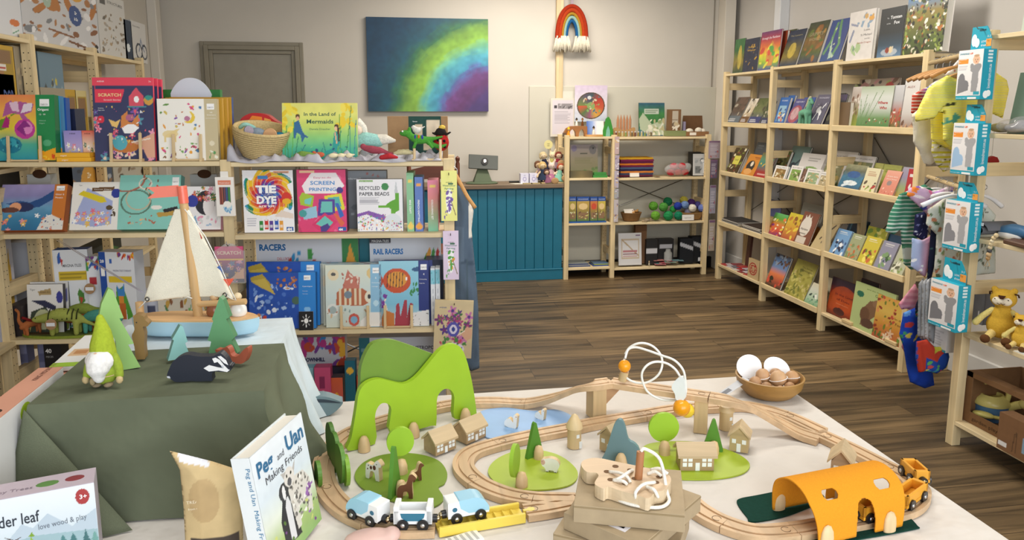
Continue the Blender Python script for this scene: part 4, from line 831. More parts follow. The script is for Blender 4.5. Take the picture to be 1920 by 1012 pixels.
def fish():return art(90,84,'#8cc8de',('n',.06,7),('g','#c9dce0','#7fc0dc','#8ccbe4','#9ad2e6'),('e',.36,.70,.28,.19,'#c9542e'),('p',[(.1,.7),(.0,.86),(.0,.54)],'#b8452a'),('e',.36,.72,.2,.12,'#e09a3c'),*[('l',.16+.06*i,.60,.18+.06*i,.82,.008,'#4a3030')for i in range(6)],('e',.55,.73,.02,.025,'#fff'),('e',.78,.87,.12,.035,'#2f5a8a'),('p',[(.3,.0),(.34,.34),(.4,.36),(.42,.14),(.5,.4),(.56,.4),(.55,.14),(.62,.36),(.68,.34),(.62,0)],'#a83a4a'),('p',[(.0,.04),(.1,.26),(.3,.2),(.3,0),(.0,0)],'#c87a3a'),('b',12,['#3a8a4a'],.015,.03,.6,.48,.8,.66),('b',14,['#7a3a9a','#e8e0d0'],.02,.04,.0,.3,.14,.5),('r',.79,.24,1,1,'#23347e'),('p',[(.6,0),(1,0),(1,.25),(.64,.2)],'#e8e8ea'),('b',12,['#555'],.006,.012,.66,.02,.98,.2),logo(.84,.86,.96,.95),seed=2)
for k in(2,1,0):
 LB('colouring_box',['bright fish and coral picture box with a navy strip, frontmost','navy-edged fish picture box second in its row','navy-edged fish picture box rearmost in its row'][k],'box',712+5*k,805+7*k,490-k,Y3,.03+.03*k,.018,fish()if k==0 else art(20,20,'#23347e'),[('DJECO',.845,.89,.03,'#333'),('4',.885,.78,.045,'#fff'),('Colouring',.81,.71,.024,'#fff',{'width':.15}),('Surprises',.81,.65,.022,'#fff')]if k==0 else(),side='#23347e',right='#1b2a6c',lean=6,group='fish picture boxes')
stand('display stand under the fish and coral picture box',LU,722,772,Y3,.004,.085)
for i,(xa,xb)in enumerate(((809,817),(818,826))):
 LB('booklet',('left' if i==0 else 'right')+'-hand white booklet spine with a light blue top, beside the fish boxes','book',xa,xb,503-i,Y3,.04,.14,art(8,50,'#e9edf5',('r',0,.72,1,.97,'#8fd0e4'),('b',5,['#4ab0c0'],.01,.02,.1,.74,.9,.95),('t',.3,.1,.7,.66,5,'#b0b8c4')),side='#dfe5ee',group='white booklets on the third shelf')
LB('dark_box','navy box behind the hanging lilac bookmark pack','box',800,832,487,Y3,.09,.12,None,side='#222a44')
# bottom shelf
LB('track_game_box','white track game box with a green band on the bottom shelf','box',540,652,632,Y4,.16,.06,art(90,80,'#c9cdda',('r',0,.36,.84,.62,'#4f9a4a'),('g','#c9cdda','#c9cdda'),('r',0,.50,.84,.60,'#4a9a3a'),('r',0,.1,.84,.5,'#8ab890'),('b',26,['#e8b23c','#7a3f9a','#c8503a','#3a8ad0','#b83a8a'],.04,.08,.3,.86,.98,.99),('b',12,['#e8b23c','#7a3f9a','#c8503a'],.04,.07,.86,.6,.98,.9)),[('TILES',.08,.70,.045,'#3a3a5a',{'width':.15}),('DOWNHILL',.30,.72,.06,'#2a2a5a',{'bold':.05,'width':.36}),('DUO-RAIL',.30,.65,.05,'#2a2a5a',{'bold':.05,'width':.3})],side='#b8bccb')
LB('fairy_box','small pink carton with a white circle on the bottom shelf behind the wooden whale','box',594,624,689,Y4,.05,.05,art(40,56,'#c8507c',('e',.5,.38,.40,.26,'#e6f0f0'),('r',.3,.68,.62,.86,'#8a2f5a')),[('Fairy',.5,.42,.13,'#3a9a9a',{'align':'c','width':.5}),('BOX',.5,.28,.15,'#2a3a5a',{'align':'c','width':.6,'bold':.03})],side='#b8446e',top='#a83a64')
LB('round_box','light blue box edge left of the fairy box, mostly behind the blue cloth','box',578,593,690,Y4,.07,.05,art(20,50,'#8fc0d0',('e',.5,.6,.4,.14,'#e0eef0'),('e',.6,.3,.4,.12,'#9a4a7a')),side='#6fa8bc')
LB('game_box','orange-red box with a gold flower mark, right of the fairy box','box',622,646,708,Y4,.06,.05,art(30,50,'#c8583a',('g','#c85a6a','#d0603a'),('e',.5,.62,.2,.1,'#e8b03c')),side='#3a3034')
LB('dark_box','black box standing above the orange-red box at the back','box',626,650,688,Y4,.14,.05,art(20,30,'#2f3040',('e',.5,.4,.3,.3,'#4a4f7a')),side='#222')
o=LB('craft_box','tall teal box with FOIL ART on its spine on the bottom shelf','box',650,669,677,Y4,.05,.05,art(12,60,'#1f6478',('g','#1f6478','#1f6478'),('e',.5,.86,.34,.05,'#e0b23c'),('r',.6,.12,.9,.4,'#c8606a')),side='#1a5568',lean=2)
MB().text('FOIL ART',0,0,.017,'#fff',y=-.001,M=Matrix.Translation((.02,0,.045))@Matrix.Rotation(D(-90),4,'Y'),bold=.03).obj('title',mat(),o)
LB('game_box','slim red box spine right of the tall teal box, behind the green hills','box',672,684,705,Y4,.06,.05,art(8,30,'#b84a34',('r',.2,.5,.8,.8,'#d8a04a')),side='#a8402c')
LB('magnetic_tile_box','large white tile box with a yellow band on the bottom shelf','box',678,836,632,Y4,.12,.07,art(110,80,'#c3c8d6',('r',0,0,.12,1,'#2a6a78'),('t',.02,.3,.1,.9,8,'#8ab0b8'),('r',.28,.62,1,.74,'#a8962a'),('r',.2,.86,.25,.91,'#c83a3a'),('b',20,['#c86a4a','#5a9a5a','#5a7ac0','#c0b04a'],.05,.1,.3,.05,.95,.5)),[('MAGNA-TILES METROPOLIS',.28,.86,.055,'#4a4a55',{'width':.66,'bold':.02})],side='#b4b9c8')
LB('sunglass_box','dark navy box below the counter-side end of the bottom shelf','box',600,650,640,Y4,.22,.03,None,side='#2a2c38')
for i,(xa,xb,yt,c)in enumerate(((44,58,655,'#6a6f96'),(78,95,655,'#7076a0'))):
 LB('game_box',('left' if i==0 else 'right')+' lilac-grey box back of the two at the far left of the bottom shelf','box',xa,xb,yt,Z4+.2,.14,.05,art(20,60,c,('r',.1,.1,.9,.3,'#8f94bc'),('r',.1,.4,.9,.6,'#8f94bc'),('r',.1,.7,.9,.9,'#8f94bc')),side=c,group='lilac box backs',h=.36)
LB('game_box','black box marked 40 at the far left of the bottom shelf','box',98,130,640,Z4,.1,.06,art(30,80,'#1d1d22',('b',8,['#a84a4a','#4a8a5a','#c8a04a'],.03,.06,.2,.2,.8,.7)),[('40',.1,.88,.06,'#fff',{'bold':.03}),('PIECES',.1,.83,.025,'#ccc')],side='#17171b')
# denim pinafore hanging at the right end, on a wooden hanger
def puff(poly,A,t,name,label=None,cat=None,M=None,fold=(0,30),kind='cloth',parent=None,group=None,hem=.0):
 """a soft garment or flat toy from its outline (x,z): both faces bulge apart and meet at the edge"""
 P=np.array(poly,float);x0,z0=P.min(0);x1,z1=P.max(0);nx,nz=A.nx,A.ny
 X,Z=np.meshgrid(np.linspace(x0,x1,nx),np.linspace(z0,z1,nz));ins=np.zeros(X.shape,bool);dist=np.full(X.shape,9.);NX=X.copy();NZ=Z.copy()
 for i in range(len(P)):
  (a_,b_),(c_,d_)=P[i],P[(i+1)%len(P)]
  if b_!=d_:ins^=((Z>min(b_,d_))&(Z<=max(b_,d_))&(X<(c_-a_)*(Z-b_)/(d_-b_)+a_))
  L2=(c_-a_)**2+(d_-b_)**2;tt=np.clip(((X-a_)*(c_-a_)+(Z-b_)*(d_-b_))/(L2+1e-12),0,1);qx=a_+tt*(c_-a_);qz=b_+tt*(d_-b_)
  dd=np.hypot(X-qx,Z-qz);m_=dd<dist;dist=np.where(m_,dd,dist);NX=np.where(m_,qx,NX);NZ=np.where(m_,qz,NZ)
 cell=max((x1-x0)/nx,(z1-z0)/nz)*.75;use=ins|(dist<cell)
 snap=(dist<cell);X=np.where(snap,NX,X);Z=np.where(snap,NZ,Z);dist=np.where(snap|~ins,0,dist)
 B=t*np.sqrt(np.clip(dist/(t*1.6),0,1));fo=fold[0]*np.sin(X*fold[1]*6.28+2*np.sin(Z*17)+1.3)*np.clip(dist/t,0,1)
 idx=-np.ones(X.shape,int);V=[];b=MB()
 def vid(i,j,s):
  if dist[i,j]==0:s=0
  k=(i,j,s)
  if k not in D_:D_[k]=len(V);V.append((X[i,j],(-B[i,j]if s==0 and dist[i,j]>0 else(B[i,j]if s else 0))+fo[i,j],Z[i,j]))
  return D_[k]
 D_={};Fs=[];Cs=[]
 for i in range(nz-1):
  for j in range(nx-1):
   q=((i,j),(i,j+1),(i+1,j+1),(i+1,j))
   if not all(use[k]for k in q):continue
   Fs.append([vid(*k,0)for k in q]);Cs.append([tuple(A.A[k])for k in q])
   if any(dist[k]>0 for k in q):
    Fs.append([vid(*k,1)for k in q[::-1]]);Cs.append([tuple(A.A[k])for k in q[::-1]])
 b.add(V,Fs,Cs);kw={}
 if label:kw=dict(label=label,cat=cat)
 if group:kw['group']=group
 return b.obj(name,mat(kind),parent,M,smooth=1,**kw)
def hanger(M,label,w=.16,col='#c9955c',group=None,hook_h=.055,hm='#999'):
 r=thing('clothes_hanger',label,'hanger',M,group)
 P=spline([(-w,0,-.045),(-w*.5,0,-.012),(0,0,.004),(w*.5,0,-.012),(w,0,-.045)],6)
 MB().tube(P,[.006+.005*abs(i/24-.5)*2 for i in range(len(P))],col,10).obj('hanger_body',mat('woodx' if col!='#e8e8ec' else 'plastic'),r,smooth=1)
 k=hook_h
 MB().tube(spline([(0,0,0),(0,0,k*.45),(.004,0,k*.6),(.014,0,k*.72),(.014,0,k*.95),(0,0,k*1.08),(-.013,0,k*.95)],5),.0018,hm,8).obj('hanger_hook',mat('metal','#aaa'),r,smooth=1)
 return r
uE=LU.u(850,0,1.0)+.0
def lx(px,d,z):return LU.u(px,d,z)
d_=.10;zt=LU.z(880,365,d_)
def pp(px,py,d=d_):z=LU.z(px,py,d);return(LU.u(px,d,z),z)
out=[pp(*q)for q in((856,345),(866,352),(878,372),(888,395),(884,430),(888,470),(893,520),(897,580),(898,640),(899,690),(884,696),(872,690),(856,696),(846,690),(848,560),(850,440),(850,360))]
A_=art(44,90,'#5b6c80',('n',.10,5),('r',.66,.72,1,.96,'#e4e0d8'),('l',.1,.62,.9,.58,.01,'#4c5c6e'),('l',.55,.0,.6,.6,.012,'#51626f'),('r',.0,.60,.5,.78,'#66788c'))
puff(out,A_,.022,'pinafore_dress','blue-grey denim pinafore with a white strap hanging at the end of the display unit','clothing',LU.M(0,d_,0),fold=(.006,9))
r=thing('clothes_hanger','curved wooden clothes hanger carrying the denim pinafore','hanger',LU.M(0,d_-.028,0))
MB().tube(spline([(*([pp(852,322)[0]]),0,pp(852,322)[1]),(pp(862,340)[0],0,pp(862,340)[1]),(pp(876,366)[0],-.004,pp(876,366)[1]),(pp(891,388)[0],0,pp(891,388)[1])],5),.008,'#cf9d62',10).obj('hanger_body',mat('woodx'),r,smooth=1)
a0=pp(857,330);MB().tube(spline([(a0[0],0,a0[1]),(a0[0],0,a0[1]+.03),(a0[0]-.02,0,a0[1]+.045)],5),.002,'#999',8).obj('hanger_hook',mat('metal','#aaa'),r,smooth=1)
# dark wooden chair back beyond the unit
P0=PY(858,300,5.55);r=thing('wooden_chair','dark reddish wooden chair with turned back posts, behind the display unit','chair',TR(P0[0],5.55,0))
hh=PY(858,292,5.55)[2]
for x in(0,-.36):
 MB().lathe([(.014,0),(.016,.4),(.013,.5),(.016,hh-.06),(.011,hh-.045),(.016,hh-.03),(.017,hh-.015),(.001,hh)],14,'#6a3520',Matrix.Translation((x,0,0))).obj('back_post',mat('woodz'),r,smooth=45)
 MB().cyl((x,-.36,0),(x,-.36,.43),.016,'#6a3520').obj('front_leg',mat('woodz'),r,smooth=45)
MB().box((-.38,-.38,.43),(.02,.02,.46),'#74402a',.006).obj('seat',mat('woodx'),r)
MB().prism([(-.35,hh-.10),(-.18,hh-.06),(-.01,hh-.10),(-.01,hh-.17),(-.35,hh-.17)],-.006,.010,'#6a3520').obj('top_rail',mat('woodx'),r)
for k in range(4):MB().cyl((-.07-.07*k,.0,.45),(-.07-.07*k,0,hh-.15),.007,'#6a3520',8).obj('spindle',mat('woodz'),r)
# tall row on the left wall
def TB(nm,lb,xl,xr,yt,z,d,t,a=None,txt=(),**k):return box_item(nm,lb,'box',TL,xl,xr,yt,z,max(d,.048),t,a,txt,**k)
zT=1.752
TB('toy_box','white box with an orange badge at the left end of the top shelf',-40,44,-30,zT,.02,.2,art(50,60,'#dfe1e6',('e',.82,.32,.12,.07,'#d8783c'),('r',.74,.08,.92,.2,'#e6ecec'),('l',.76,.1,.9,.18,.01,'#5a9a7a'),('r',0,0,1,.04,'#b08a5a')),side='#cfd2d8')
TB('marble_run_box','large white box printed with wooden ramps and a blue badge on the top shelf',45,188,-60,zT,.02,.12,art(110,110,'#cdced2',('b',26,['#8a5a3a','#b07a4a','#6a4632','#a06a3f'],.02,.05,0,0,1,.7),('b',9,['#b8783c'],.06,.09,.0,.4,1,.9),('b',20,['#e9e9ec','#7f8288','#f2f2f4'],.02,.06,.0,.0,1,.9),('e',.30,.55,.05,.1,'#a9bfae'),('e',.66,.45,.09,.13,'#35508a'),('e',.68,.72,.1,.08,'#d8a03c'),('l',.55,.1,.95,.03,.014,'#7a4e30'),('l',.3,.2,.62,.16,.012,'#8a5a38'),('e',.95,.03,.025,.03,'#1f1a18'),('e',.95,.1,.025,.03,'#2a2320')),[('Zig',.665,.47,.055,'#fff',{'align':'c','bold':.03}),('& Go',.665,.39,.055,'#fff',{'align':'c','bold':.03}),('Go',.3,.53,.05,'#e9efe9',{'align':'c'})],side='#bfc1c6')
TB('construction_box','white box of wooden building pieces on the top shelf',189,240,-8,zT,.02,.10,art(54,80,'#cfcecb',('b',40,['#8a7a66','#b09a7c','#a8a39a','#6a6258'],.015,.035,.1,.08,.95,.7),('r',.1,.82,.3,.96,'#5a5a58')),[('STRUCTURES',.36,.86,.06,'#4a4a4a',{'width':.56})],side='#b9b7b2')
TB('slim_box','dark navy slim box with a white bird mark on the top shelf',237,251,38,zT,.02,.10,art(12,50,'#26384f',('e',.4,.32,.24,.1,'#dfe6ea')),side='#1d2c40')
TB('bicycle_box','white box with a drawing of a balance bicycle on the top shelf',250,277,42,zT,.04,.10,art(40,50,'#cbcac8',('o',.45,.28,.2,.18,'#3a3f4a',.16),('o',.82,.28,.17,.17,'#3a3f4a',.16),('l',.45,.28,.62,.6,.014,'#3a5a8a'),('l',.62,.56,.82,.28,.014,'#3a5a8a')),[('First bike',.1,.86,.06,'#7a7a7a',{'width':.5})],side='#b8b7b5')
zA,zB,zC=tz[0][1],tz[0][2],tz[1][1]
def hammer(lb,xl,xr,yt,z,d=.04,c='#c8a02c'):
 o=TB('tool_toy_box',lb,xl,xr,yt,z,d,.12,art(50,70,c,('p',[(.08,.08),(.92,.08),(.92,.94),(.2,.94)],'#a98a2a'),('r',.34,.2,.52,.74,'#a8784c'),('r',.2,.72,.84,.92,'#8a6848'),('r',.3,.6,.62,.7,'#e6e0d8'),('r',.32,.63,.6,.66,'#b83a34'),('r',0,0,1,.12,'#b38f2a')),side='#b8942a',right='#cfc6ac',group='yellow tool boxes')
 return o
TB('toy_box','pinkish brown box at the far left edge below the top shelf',-60,14,100,1.30,.03,.14,None,side='#9a7560')
hammer('yellow box showing a wooden hammer, left below the top shelf',-10,36,84,tz[0][1],c='#caa230')
TB('label_card','white shelf label ending in letters DOR below the yellow hammer box',-8,32,139,tz[0][1]-.018,.0,.004,art(20,12,'#d9dce2'),[('DOR',.45,.25,.5,'#2a4a8a',{'bold':.03,'width':.5})],side='#ccc')
TB('construction_box','cream box with brown drawings right of the yellow hammer box',35,66,88,tz[0][1],.04,.12,art(40,60,'#a09682',('b',16,['#6a5a48','#b8a88a'],.03,.06,.1,.1,.9,.7)),side='#b5a98c')
hammer('yellow box half hidden behind the origami box, middle left',14,42,160,tz[0][2]-.02,.06,'#c8ac3c')
TB('rocket_box','blue-grey box with a dark drawing under the top shelf',86,130,100,tz[1][1],.06,.16,art(50,60,'#6f8a9c',('e',.5,.22,.4,.2,'#3a3f44'),('b',18,['#c8b84a','#4a5050','#9ab0bc'],.02,.05,.1,.15,.9,.7),('r',.7,.45,1,.6,'#8ba4b2')),side='#5d7686')
TB('construction_box','grey-cream box with pencil drawings on the middle shelf of the left row',94,138,165,tz[1][2],.04,.10,art(50,40,'#a39a86',('b',20,['#7a6c58','#c0b498'],.03,.07,.05,.1,.95,.8)),side='#8d8470')
hammer('yellow tool box left of a pair behind the small game boxes',138,157,168,tz[1][2],.05)
hammer('cream and yellow tool box right of the pair behind the small game boxes',156,176,170,tz[1][2],.05,'#d2c48a')
TB('marble_run_box','navy box with a round orange badge seen under the top shelf',118,214,300,tz[0][3]-.02,.03,.14,art(80,40,'#3f5068',('b',30,['#8a6a48','#a8b0b8','#2a3444'],.05,.1,0,0,1,1),('e',.52,.5,.16,.4,'#c8943c')),[('Zig',.52,.62,.16,'#f0e4c8',{'align':'c','bold':.03}),('Go',.52,.38,.16,'#f0e4c8',{'align':'c','bold':.03})],side='#344254')
TB('construction_box','cream box printed with wooden parts seen under the top shelf',218,296,300,tz[1][3]+.2,.03,.14,art(60,40,'#b8b4a8',('b',30,['#5a4a3a','#8a7a66'],.04,.08,0,0,1,1)),side='#a8a498')
TB('activity_box','white box with a small bear and green leaf, left under the second shelf',66,98,448,tz[0][4],.05,.1,art(30,50,'#c9ccd6',('e',.5,.42,.3,.12,'#8a5030'),('p',[(.1,.1),(.9,.22),(.5,.28)],'#4a9a3a')),side='#b9bcc6')
TB('activity_box','white box with a yellow toucan-like shape seen beside the left post',4,38,450,tz[0][4],.05,.1,art(30,50,'#b9bccc',('p',[(.6,.1),(.9,.3),(.8,.9),(.6,.6)],'#c8a02c')),side='#a9acbc')
TB('felt_tree_box','dark box with a green tree silhouette deep behind the dinosaurs',172,228,455,.66,.08,.1,art(40,40,'#262a24',('p',[(.1,.1),(.5,.95),(.9,.1)],'#3f6a34')),side='#22261f')
# back wall and the low back unit
x0,x1,z0,z1=-.12,.898,1.443,2.215
A_=Art(150,116,'#16405a',4);X,Y=A_.X,A_.Y
R=.92*np.hypot((X-1.06)*1.318,Y+.12);rs=np.random.RandomState(4);g=rs.rand(20,60)
T=np.arctan2(Y+.12,(1.06-X)*1.318);wob=(g[(T*9).astype(int)%20,(R*40).astype(int)%60]-.5)*.03
g2=rs.rand(10,10);yy=Y*8.9;xx=X*8.9;i=yy.astype(int);j=xx.astype(int);fy=yy-i;fx=xx-j
wob=wob+.5*.12*((g2[i,j]*(1-fy)*(1-fx)+g2[np.minimum(i+1,9),j]*fy*(1-fx)+g2[i,np.minimum(j+1,9)]*(1-fy)*fx+g2[np.minimum(i+1,9),np.minimum(j+1,9)]*fy*fx)-.5)
st=[(0,'#3a2f68'),(.28,'#44306a'),(.40,'#5c2f66'),(.50,'#643a78'),(.57,'#4f62a0'),(.62,'#3f8fae'),(.70,'#4a9fb0'),(.76,'#66ae90'),(.84,'#7fae3e'),(.94,'#6f9c3a'),(1.02,'#2f6a48'),(1.12,'#175062'),(1.3,'#123f5c'),(1.8,'#0f3554')]
for k in range(3):A_.A[:,:,k]=np.interp(R+wob,[a for a,_ in st],[lin(c)[k]for _,c in st])
A_.run([('n',.16,4),('n',.10,11)])
b=MB().box((0,0,0),(x1-x0,.032,z1-z0),'#1c4a5e',.001).grid(A_,x1-x0,z1-z0,Matrix.Translation((0,-.0006,0)))
b.obj('abstract_painting',mat('paint'),None,TR(x0,YB-.034,z0),label='large abstract canvas painting with green, blue and purple arcs on the back wall',cat='painting')
xc=PY(1071,80,6.45)[0];r=thing('yarn_rainbow','rope rainbow wall hanging with cream wool tassels, above the low back shelves','wall hanging',TR(xc,6.435,0))
for k,(rad,c)in enumerate(((.128,'#9c3018'),(.104,'#a83c1a'),(.082,'#a07c2a'),(.064,'#86a8a2'),(.047,'#1c5284'))):
 wR=.019 if k<2 else .014
 zb=PY(1071,72,6.45)[2];ztop=PY(1071,10,6.45)[2]-.01
 hgt=ztop-zb;s_=1-k*.115
 P=[(-rad,0,zb-.005)]+[(-rad*math.cos(t)*(1),0,zb+hgt*(.35 if False else 1)*s_*math.sin(t)**.9)for t in np.linspace(.12,math.pi-.12,15)]+[(rad,0,zb-.018)]
 MB().tube(spline(P,3),wR,c,10).obj('rope_arc',mat('knit'),r,smooth=1)
for s_ in(-1,1):
 b=MB();rs_=random.Random(3)
 for k in range(46):
  x=s_*.085+rs_.uniform(-.052,.052);zz=PY(1071,68,6.45)[2];sp=(x-s_*.085)*.5
  b.tube([(x,rs_.uniform(-.02,.01),zz),(x+sp*.5,-.02,zz-.05),(x+sp+rs_.uniform(-.01,.01),rs_.uniform(-.025,.005),zz-.11-rs_.uniform(0,.03))],.006,'#d9d2c0',5)
 b.obj('wool_tassel',mat('knit'),r,smooth=1)
zz=PY(1071,10,6.45)[2];MB().box((-.012,-.003,zz-.01),(.012,.002,zz+.12),'#a79aa4').obj('hanging_ribbon',mat('cloth'),r)
def flat(name,label,cat,xa,ya,xb,yb,y,a,txt=(),t=.01,side='#e6e3dc',mt='print'):
 p=PY(xa,yb,y);q=PY(xb,ya,y);w,h=q[0]-p[0],q[2]-p[2]
 b=MB().box((0,0,0),(w,t,h),side).grid(a,w,h,Matrix.Translation((0,-.0005,0)))
 for s in txt:
  kw=dict(s[5])if len(s)>5 else{}
  if 'width' in kw:kw['width']*=w
  b.text(s[0],s[1]*w,s[2]*h,s[3]*h,s[4],y=-.001,**kw)
 return b.obj(name,mat(mt),None,TR(p[0],y,p[2]),label=label,cat=cat)
a=art(60,90,'#d6cfc2',('r',.08,.06,.94,.95,'#cfc8d0'),('r',.15,.74,.27,.81,'#3a3238'),('r',.3,.73,.9,.86,'#8a8488'),('b',8,['#5a5458','#b0aab0'],.02,.04,.34,.75,.88,.84),('t',.16,.34,.88,.66,9,'#908a96'))
flat('framed_notice','white framed notice with a photograph and printed text, above the counter end','notice',1032,184,1078,256,6.44,a,t=.012)
flat('paper_sheet','plain pale paper pinned behind the framed notice','paper',1044,171,1078,200,6.47,art(6,6,'#cfccc0'),t=.002)
A_=Art(84,96,'#c9c3d0',5);X,Y=A_.X,A_.Y
A_.run([('g','#b9c4d4','#d6d0da','#c8b8d0'),('n',.08,6),('e',.5,.44,.43,.37,'#6a5434'),('e',.5,.44,.40,.345,'#8a6a4a')])
R=np.hypot((X-.5)/.40,(Y-.44)/.345);T=np.arctan2(Y-.44,X-.5);idx=R<1
hue=[('#c84a2e',-3.2),('#4a6a3a',-2.4),('#8a4f6a',-1.7),('#c89a3a',-1.0),('#b8502e',-.2),('#a83426',.6),('#3a4a4f',1.4),('#52485a',2.2),('#6f7f3a',3.2)]
for k in range(3):A_.A[:,:,k]=np.where(idx,np.interp(T,[a for _,a in hue],[lin(c)[k]for c,_ in hue]),A_.A[:,:,k])
A_.run([('e',.5,.44,.12,.1,'#7f9a5a'),('b',24,['#c9b89a','#7aa05a','#b87a5a','#4a6a7a'],.015,.035,.22,.2,.78,.7),('e',.45,.66,.06,.05,'#c9c9cc'),('o',.5,.44,.41,.355,'#4a3a2a',.03)])
flat('mandala_poster','square pastel poster with a round many-coloured season wheel','poster',1077,160,1139,228,6.42,A_,t=.004)
# on top of the low unit
ZB1,ZB2,ZB3,ZB4=bz
def BB(nm,lb,cat,xl,xr,yt,z,d,t,a=None,txt=(),**k):return box_item(nm,lb,cat,BU,xl,xr,yt,z,d,t,a,txt,**k)
def bu(px,d,z):return BU.u(px,d,z)
xa,xb=bu(1057,.06,ZB1),bu(1101,.06,ZB1);w_=xb-xa;P=[(0,0),(0,.03)]
P=[(w_*.0,0)]+[(w_*.02,.035),(w_*.12,.07),(w_*.3,.088),(w_*.8,.09),(w_,.085),(w_,0),(w_*.9,0)]+[(w_*.9-w_*.13+w_*.13*math.cos(t),.0+.062*math.sin(t))for t in np.linspace(0,math.pi,9)]+[(w_*.53-w_*.15+w_*.15*math.cos(t),.0+.062*math.sin(t))for t in np.linspace(0,math.pi,9)]
MB().prism(P,0,.04,'#9a6430').obj('arch_bridge',mat('woodx'),None,BU.M(xa,.06,ZB1+.0005),label='brown wooden double-arch bridge toy on the low back unit',cat='toy')
def figure(nm,lb,px,d,z0,h,c1,c2,c3='#d8b890',cat='toy figure'):
 r=thing(nm,lb,cat,BU.M(bu(px,d,z0),d,z0+.0005))
 MB().lathe([(h*.17,0),(h*.18,h*.06),(h*.15,h*.3),(h*.09,h*.52),(h*.07,h*.6),(.001,h*.62)],14,c1).obj('body',mat('felt'),r,smooth=50)
 MB().ball((0,0,h*.72),h*.13,c3,12).obj('head',mat('felt'),r,smooth=1)
 MB().lathe([(h*.15,h*.74),(h*.12,h*.86),(h*.03,h*.98),(.001,h)],14,c2).obj('hat',mat('felt'),r,smooth=50)
figure('gnome_figure','small dark-capped felt figure standing left on the arch bridge',1081,.08,ZB1+.0905,.07,'#e4ded2','#2a2624')
figure('gnome_figure','small brown felt figure standing right on the arch bridge',1092,.08,ZB1+.0905,.07,'#6a4020','#7a4a22')
figure('gnome_figure','orange and yellow felt figure at the left foot of the arch bridge',1066,.02,ZB1,.085,'#e0902a','#d9b030')
BB('stepping_stone','little dark wooden block left of the arch bridge','toy',1056,1061,249,ZB1,.05,.03,None,side='#5a4430')
a=art(40,30,'#e2dfe4',('h','#3a5fb0','#8fa8d8','#ece8e4','#efe9e0'),('e',.42,.25,.07,.25,'#d9cdb8'))
BB('picture_card','blue and white card behind a small angel figure','card',1100,1132,227,ZB1,.10,.003,a,side='#ddd',lean=6)
figure('angel_figure','small white felt angel figure on a wooden disc',1113,.05,ZB1+.0165,.075,'#ded8cc','#3a3028')
MB().lathe([(.078,0),(.08,.008),(.074,.016),(.001,.016)],28,'#b98a50',BU.M(bu(1114,.06,ZB1),.06,ZB1+.0005)@Matrix.Diagonal((1,.6,1,1))).obj('wooden_disc',mat('woodx'),None,smooth=40,label='round wooden board under the felt angel',cat='board')
P=[(0,0),(.085,0),(.085,.05),(.075,.09),(.062,.14),(.045,.165),(.025,.15),(.015,.1),(0,.05)]
r=MB().prism(P,0,.03,'#3f8a3c').obj('felt_tree',mat('felt'),None,BU.M(bu(1131.5,.08,ZB1),.08,ZB1+.0005),label='green and blue rounded tree-shaped toy house on the low back unit',cat='toy')
MB().prism([(.02,0),(.06,0),(.056,.05),(.04,.09),(.024,.05)],-.002,0,'#7ab0a0').obj('doorway',mat('felt'),r)
xa,xb=bu(1150,.1,ZB1),bu(1191,.1,ZB1);w_=xb-xa;r=thing('candle_rack','wooden rack holding five upright tapering sticks on the low back unit','rack',BU.M(xa,.1,ZB1+.0005))
MB().prism(spline([(0,0,.0),(0,0,.05),(.03,0,.075),(w_*.35,0,.055),(w_*.7,0,.055),(w_*.95,0,.075),(w_,0,.05),(w_,0,0)],4)and[(p[0],p[2])for p in spline([(0,0,.0),(0,0,.05),(.03,0,.075),(w_*.35,0,.055),(w_*.7,0,.055),(w_*.95,0,.075),(w_,0,.05),(w_,0,0)],4)],0,.035,'#b18a58').obj('rack_body',mat('woodx'),r)
for k in range(5):MB().lathe([(.011,.05),(.011,.14),(.001,.185)],10,'#b07c58',Matrix.Translation((w_*(.22+.14*k),.018,0))).obj('stick',mat('woodz'),r,smooth=45)
for k in range(12):
 px=1155+6*k;c=['#6a4030','#8a7a3a','#b0a878','#7a8a4a','#a8a090','#6a5a3a'][k%6]
 b=MB().lathe([(.009,0),(.009,.032),(.0085,.034),(.0085,.044),(.001,.0445)],12,[c,c,'#b8b4ae','#b8b4ae'])
 b.obj('paint_jar',mat('gloss'),None,BU.M(bu(px,.03,ZB1),.03,ZB1+.0005),smooth=45,label='tiny capped jar in the row of jars along the edge of the low back unit',cat='jar',group='row of tiny capped jars')
a=art(56,70,'#2f5a3c',('g','#3a6a8a','#2f6a3a','#3a7a3f','#27506a'),('n',.2,6),('p',[(.0,.5),(.16,.7),(.5,.35),(1,.5),(1,.02),(.4,0),(.05,.2)],'#a9b59a'),('b',30,['#d9d6c4','#8a9a6a','#c8cab8','#b0a880'],.03,.07,.3,.05,.98,.48),('r',.2,.66,.78,.82,'#b8c0b4'),('t',.24,.68,.74,.8,2,'#5a7a5a'),seed=2)
BB('picture_book','green and white patterned book standing on the low back unit','book',1198,1246,193,ZB1,.12,.012,a,side='#2a5034',lean=5)
BB('game_box','flat sage green box under the carton with the round window','box',1249,1287,245,ZB1,.06,.07,art(20,8,'#7f8a5c'),side='#7a8456')
b=BB('craft_carton','brown carton with a window showing wool, standing on the sage green box','box',1253,1276,205,ZB1+.042,.08,.05,art(30,50,'#7a5a3c',('r',.28,.28,.76,.92,'#b9b0a0'),('b',10,['#e0d8c8','#6a5a4a','#c0b090'],.05,.1,.35,.1,.75,.36),('r',.3,.5,.74,.54,'#8a7a68')),side='#7a5a3c')
BB('pencil_box','thin upright lilac card beside the windowed carton','card',1281,1285,228,ZB1,.09,.03,None,side='#8a84a0')
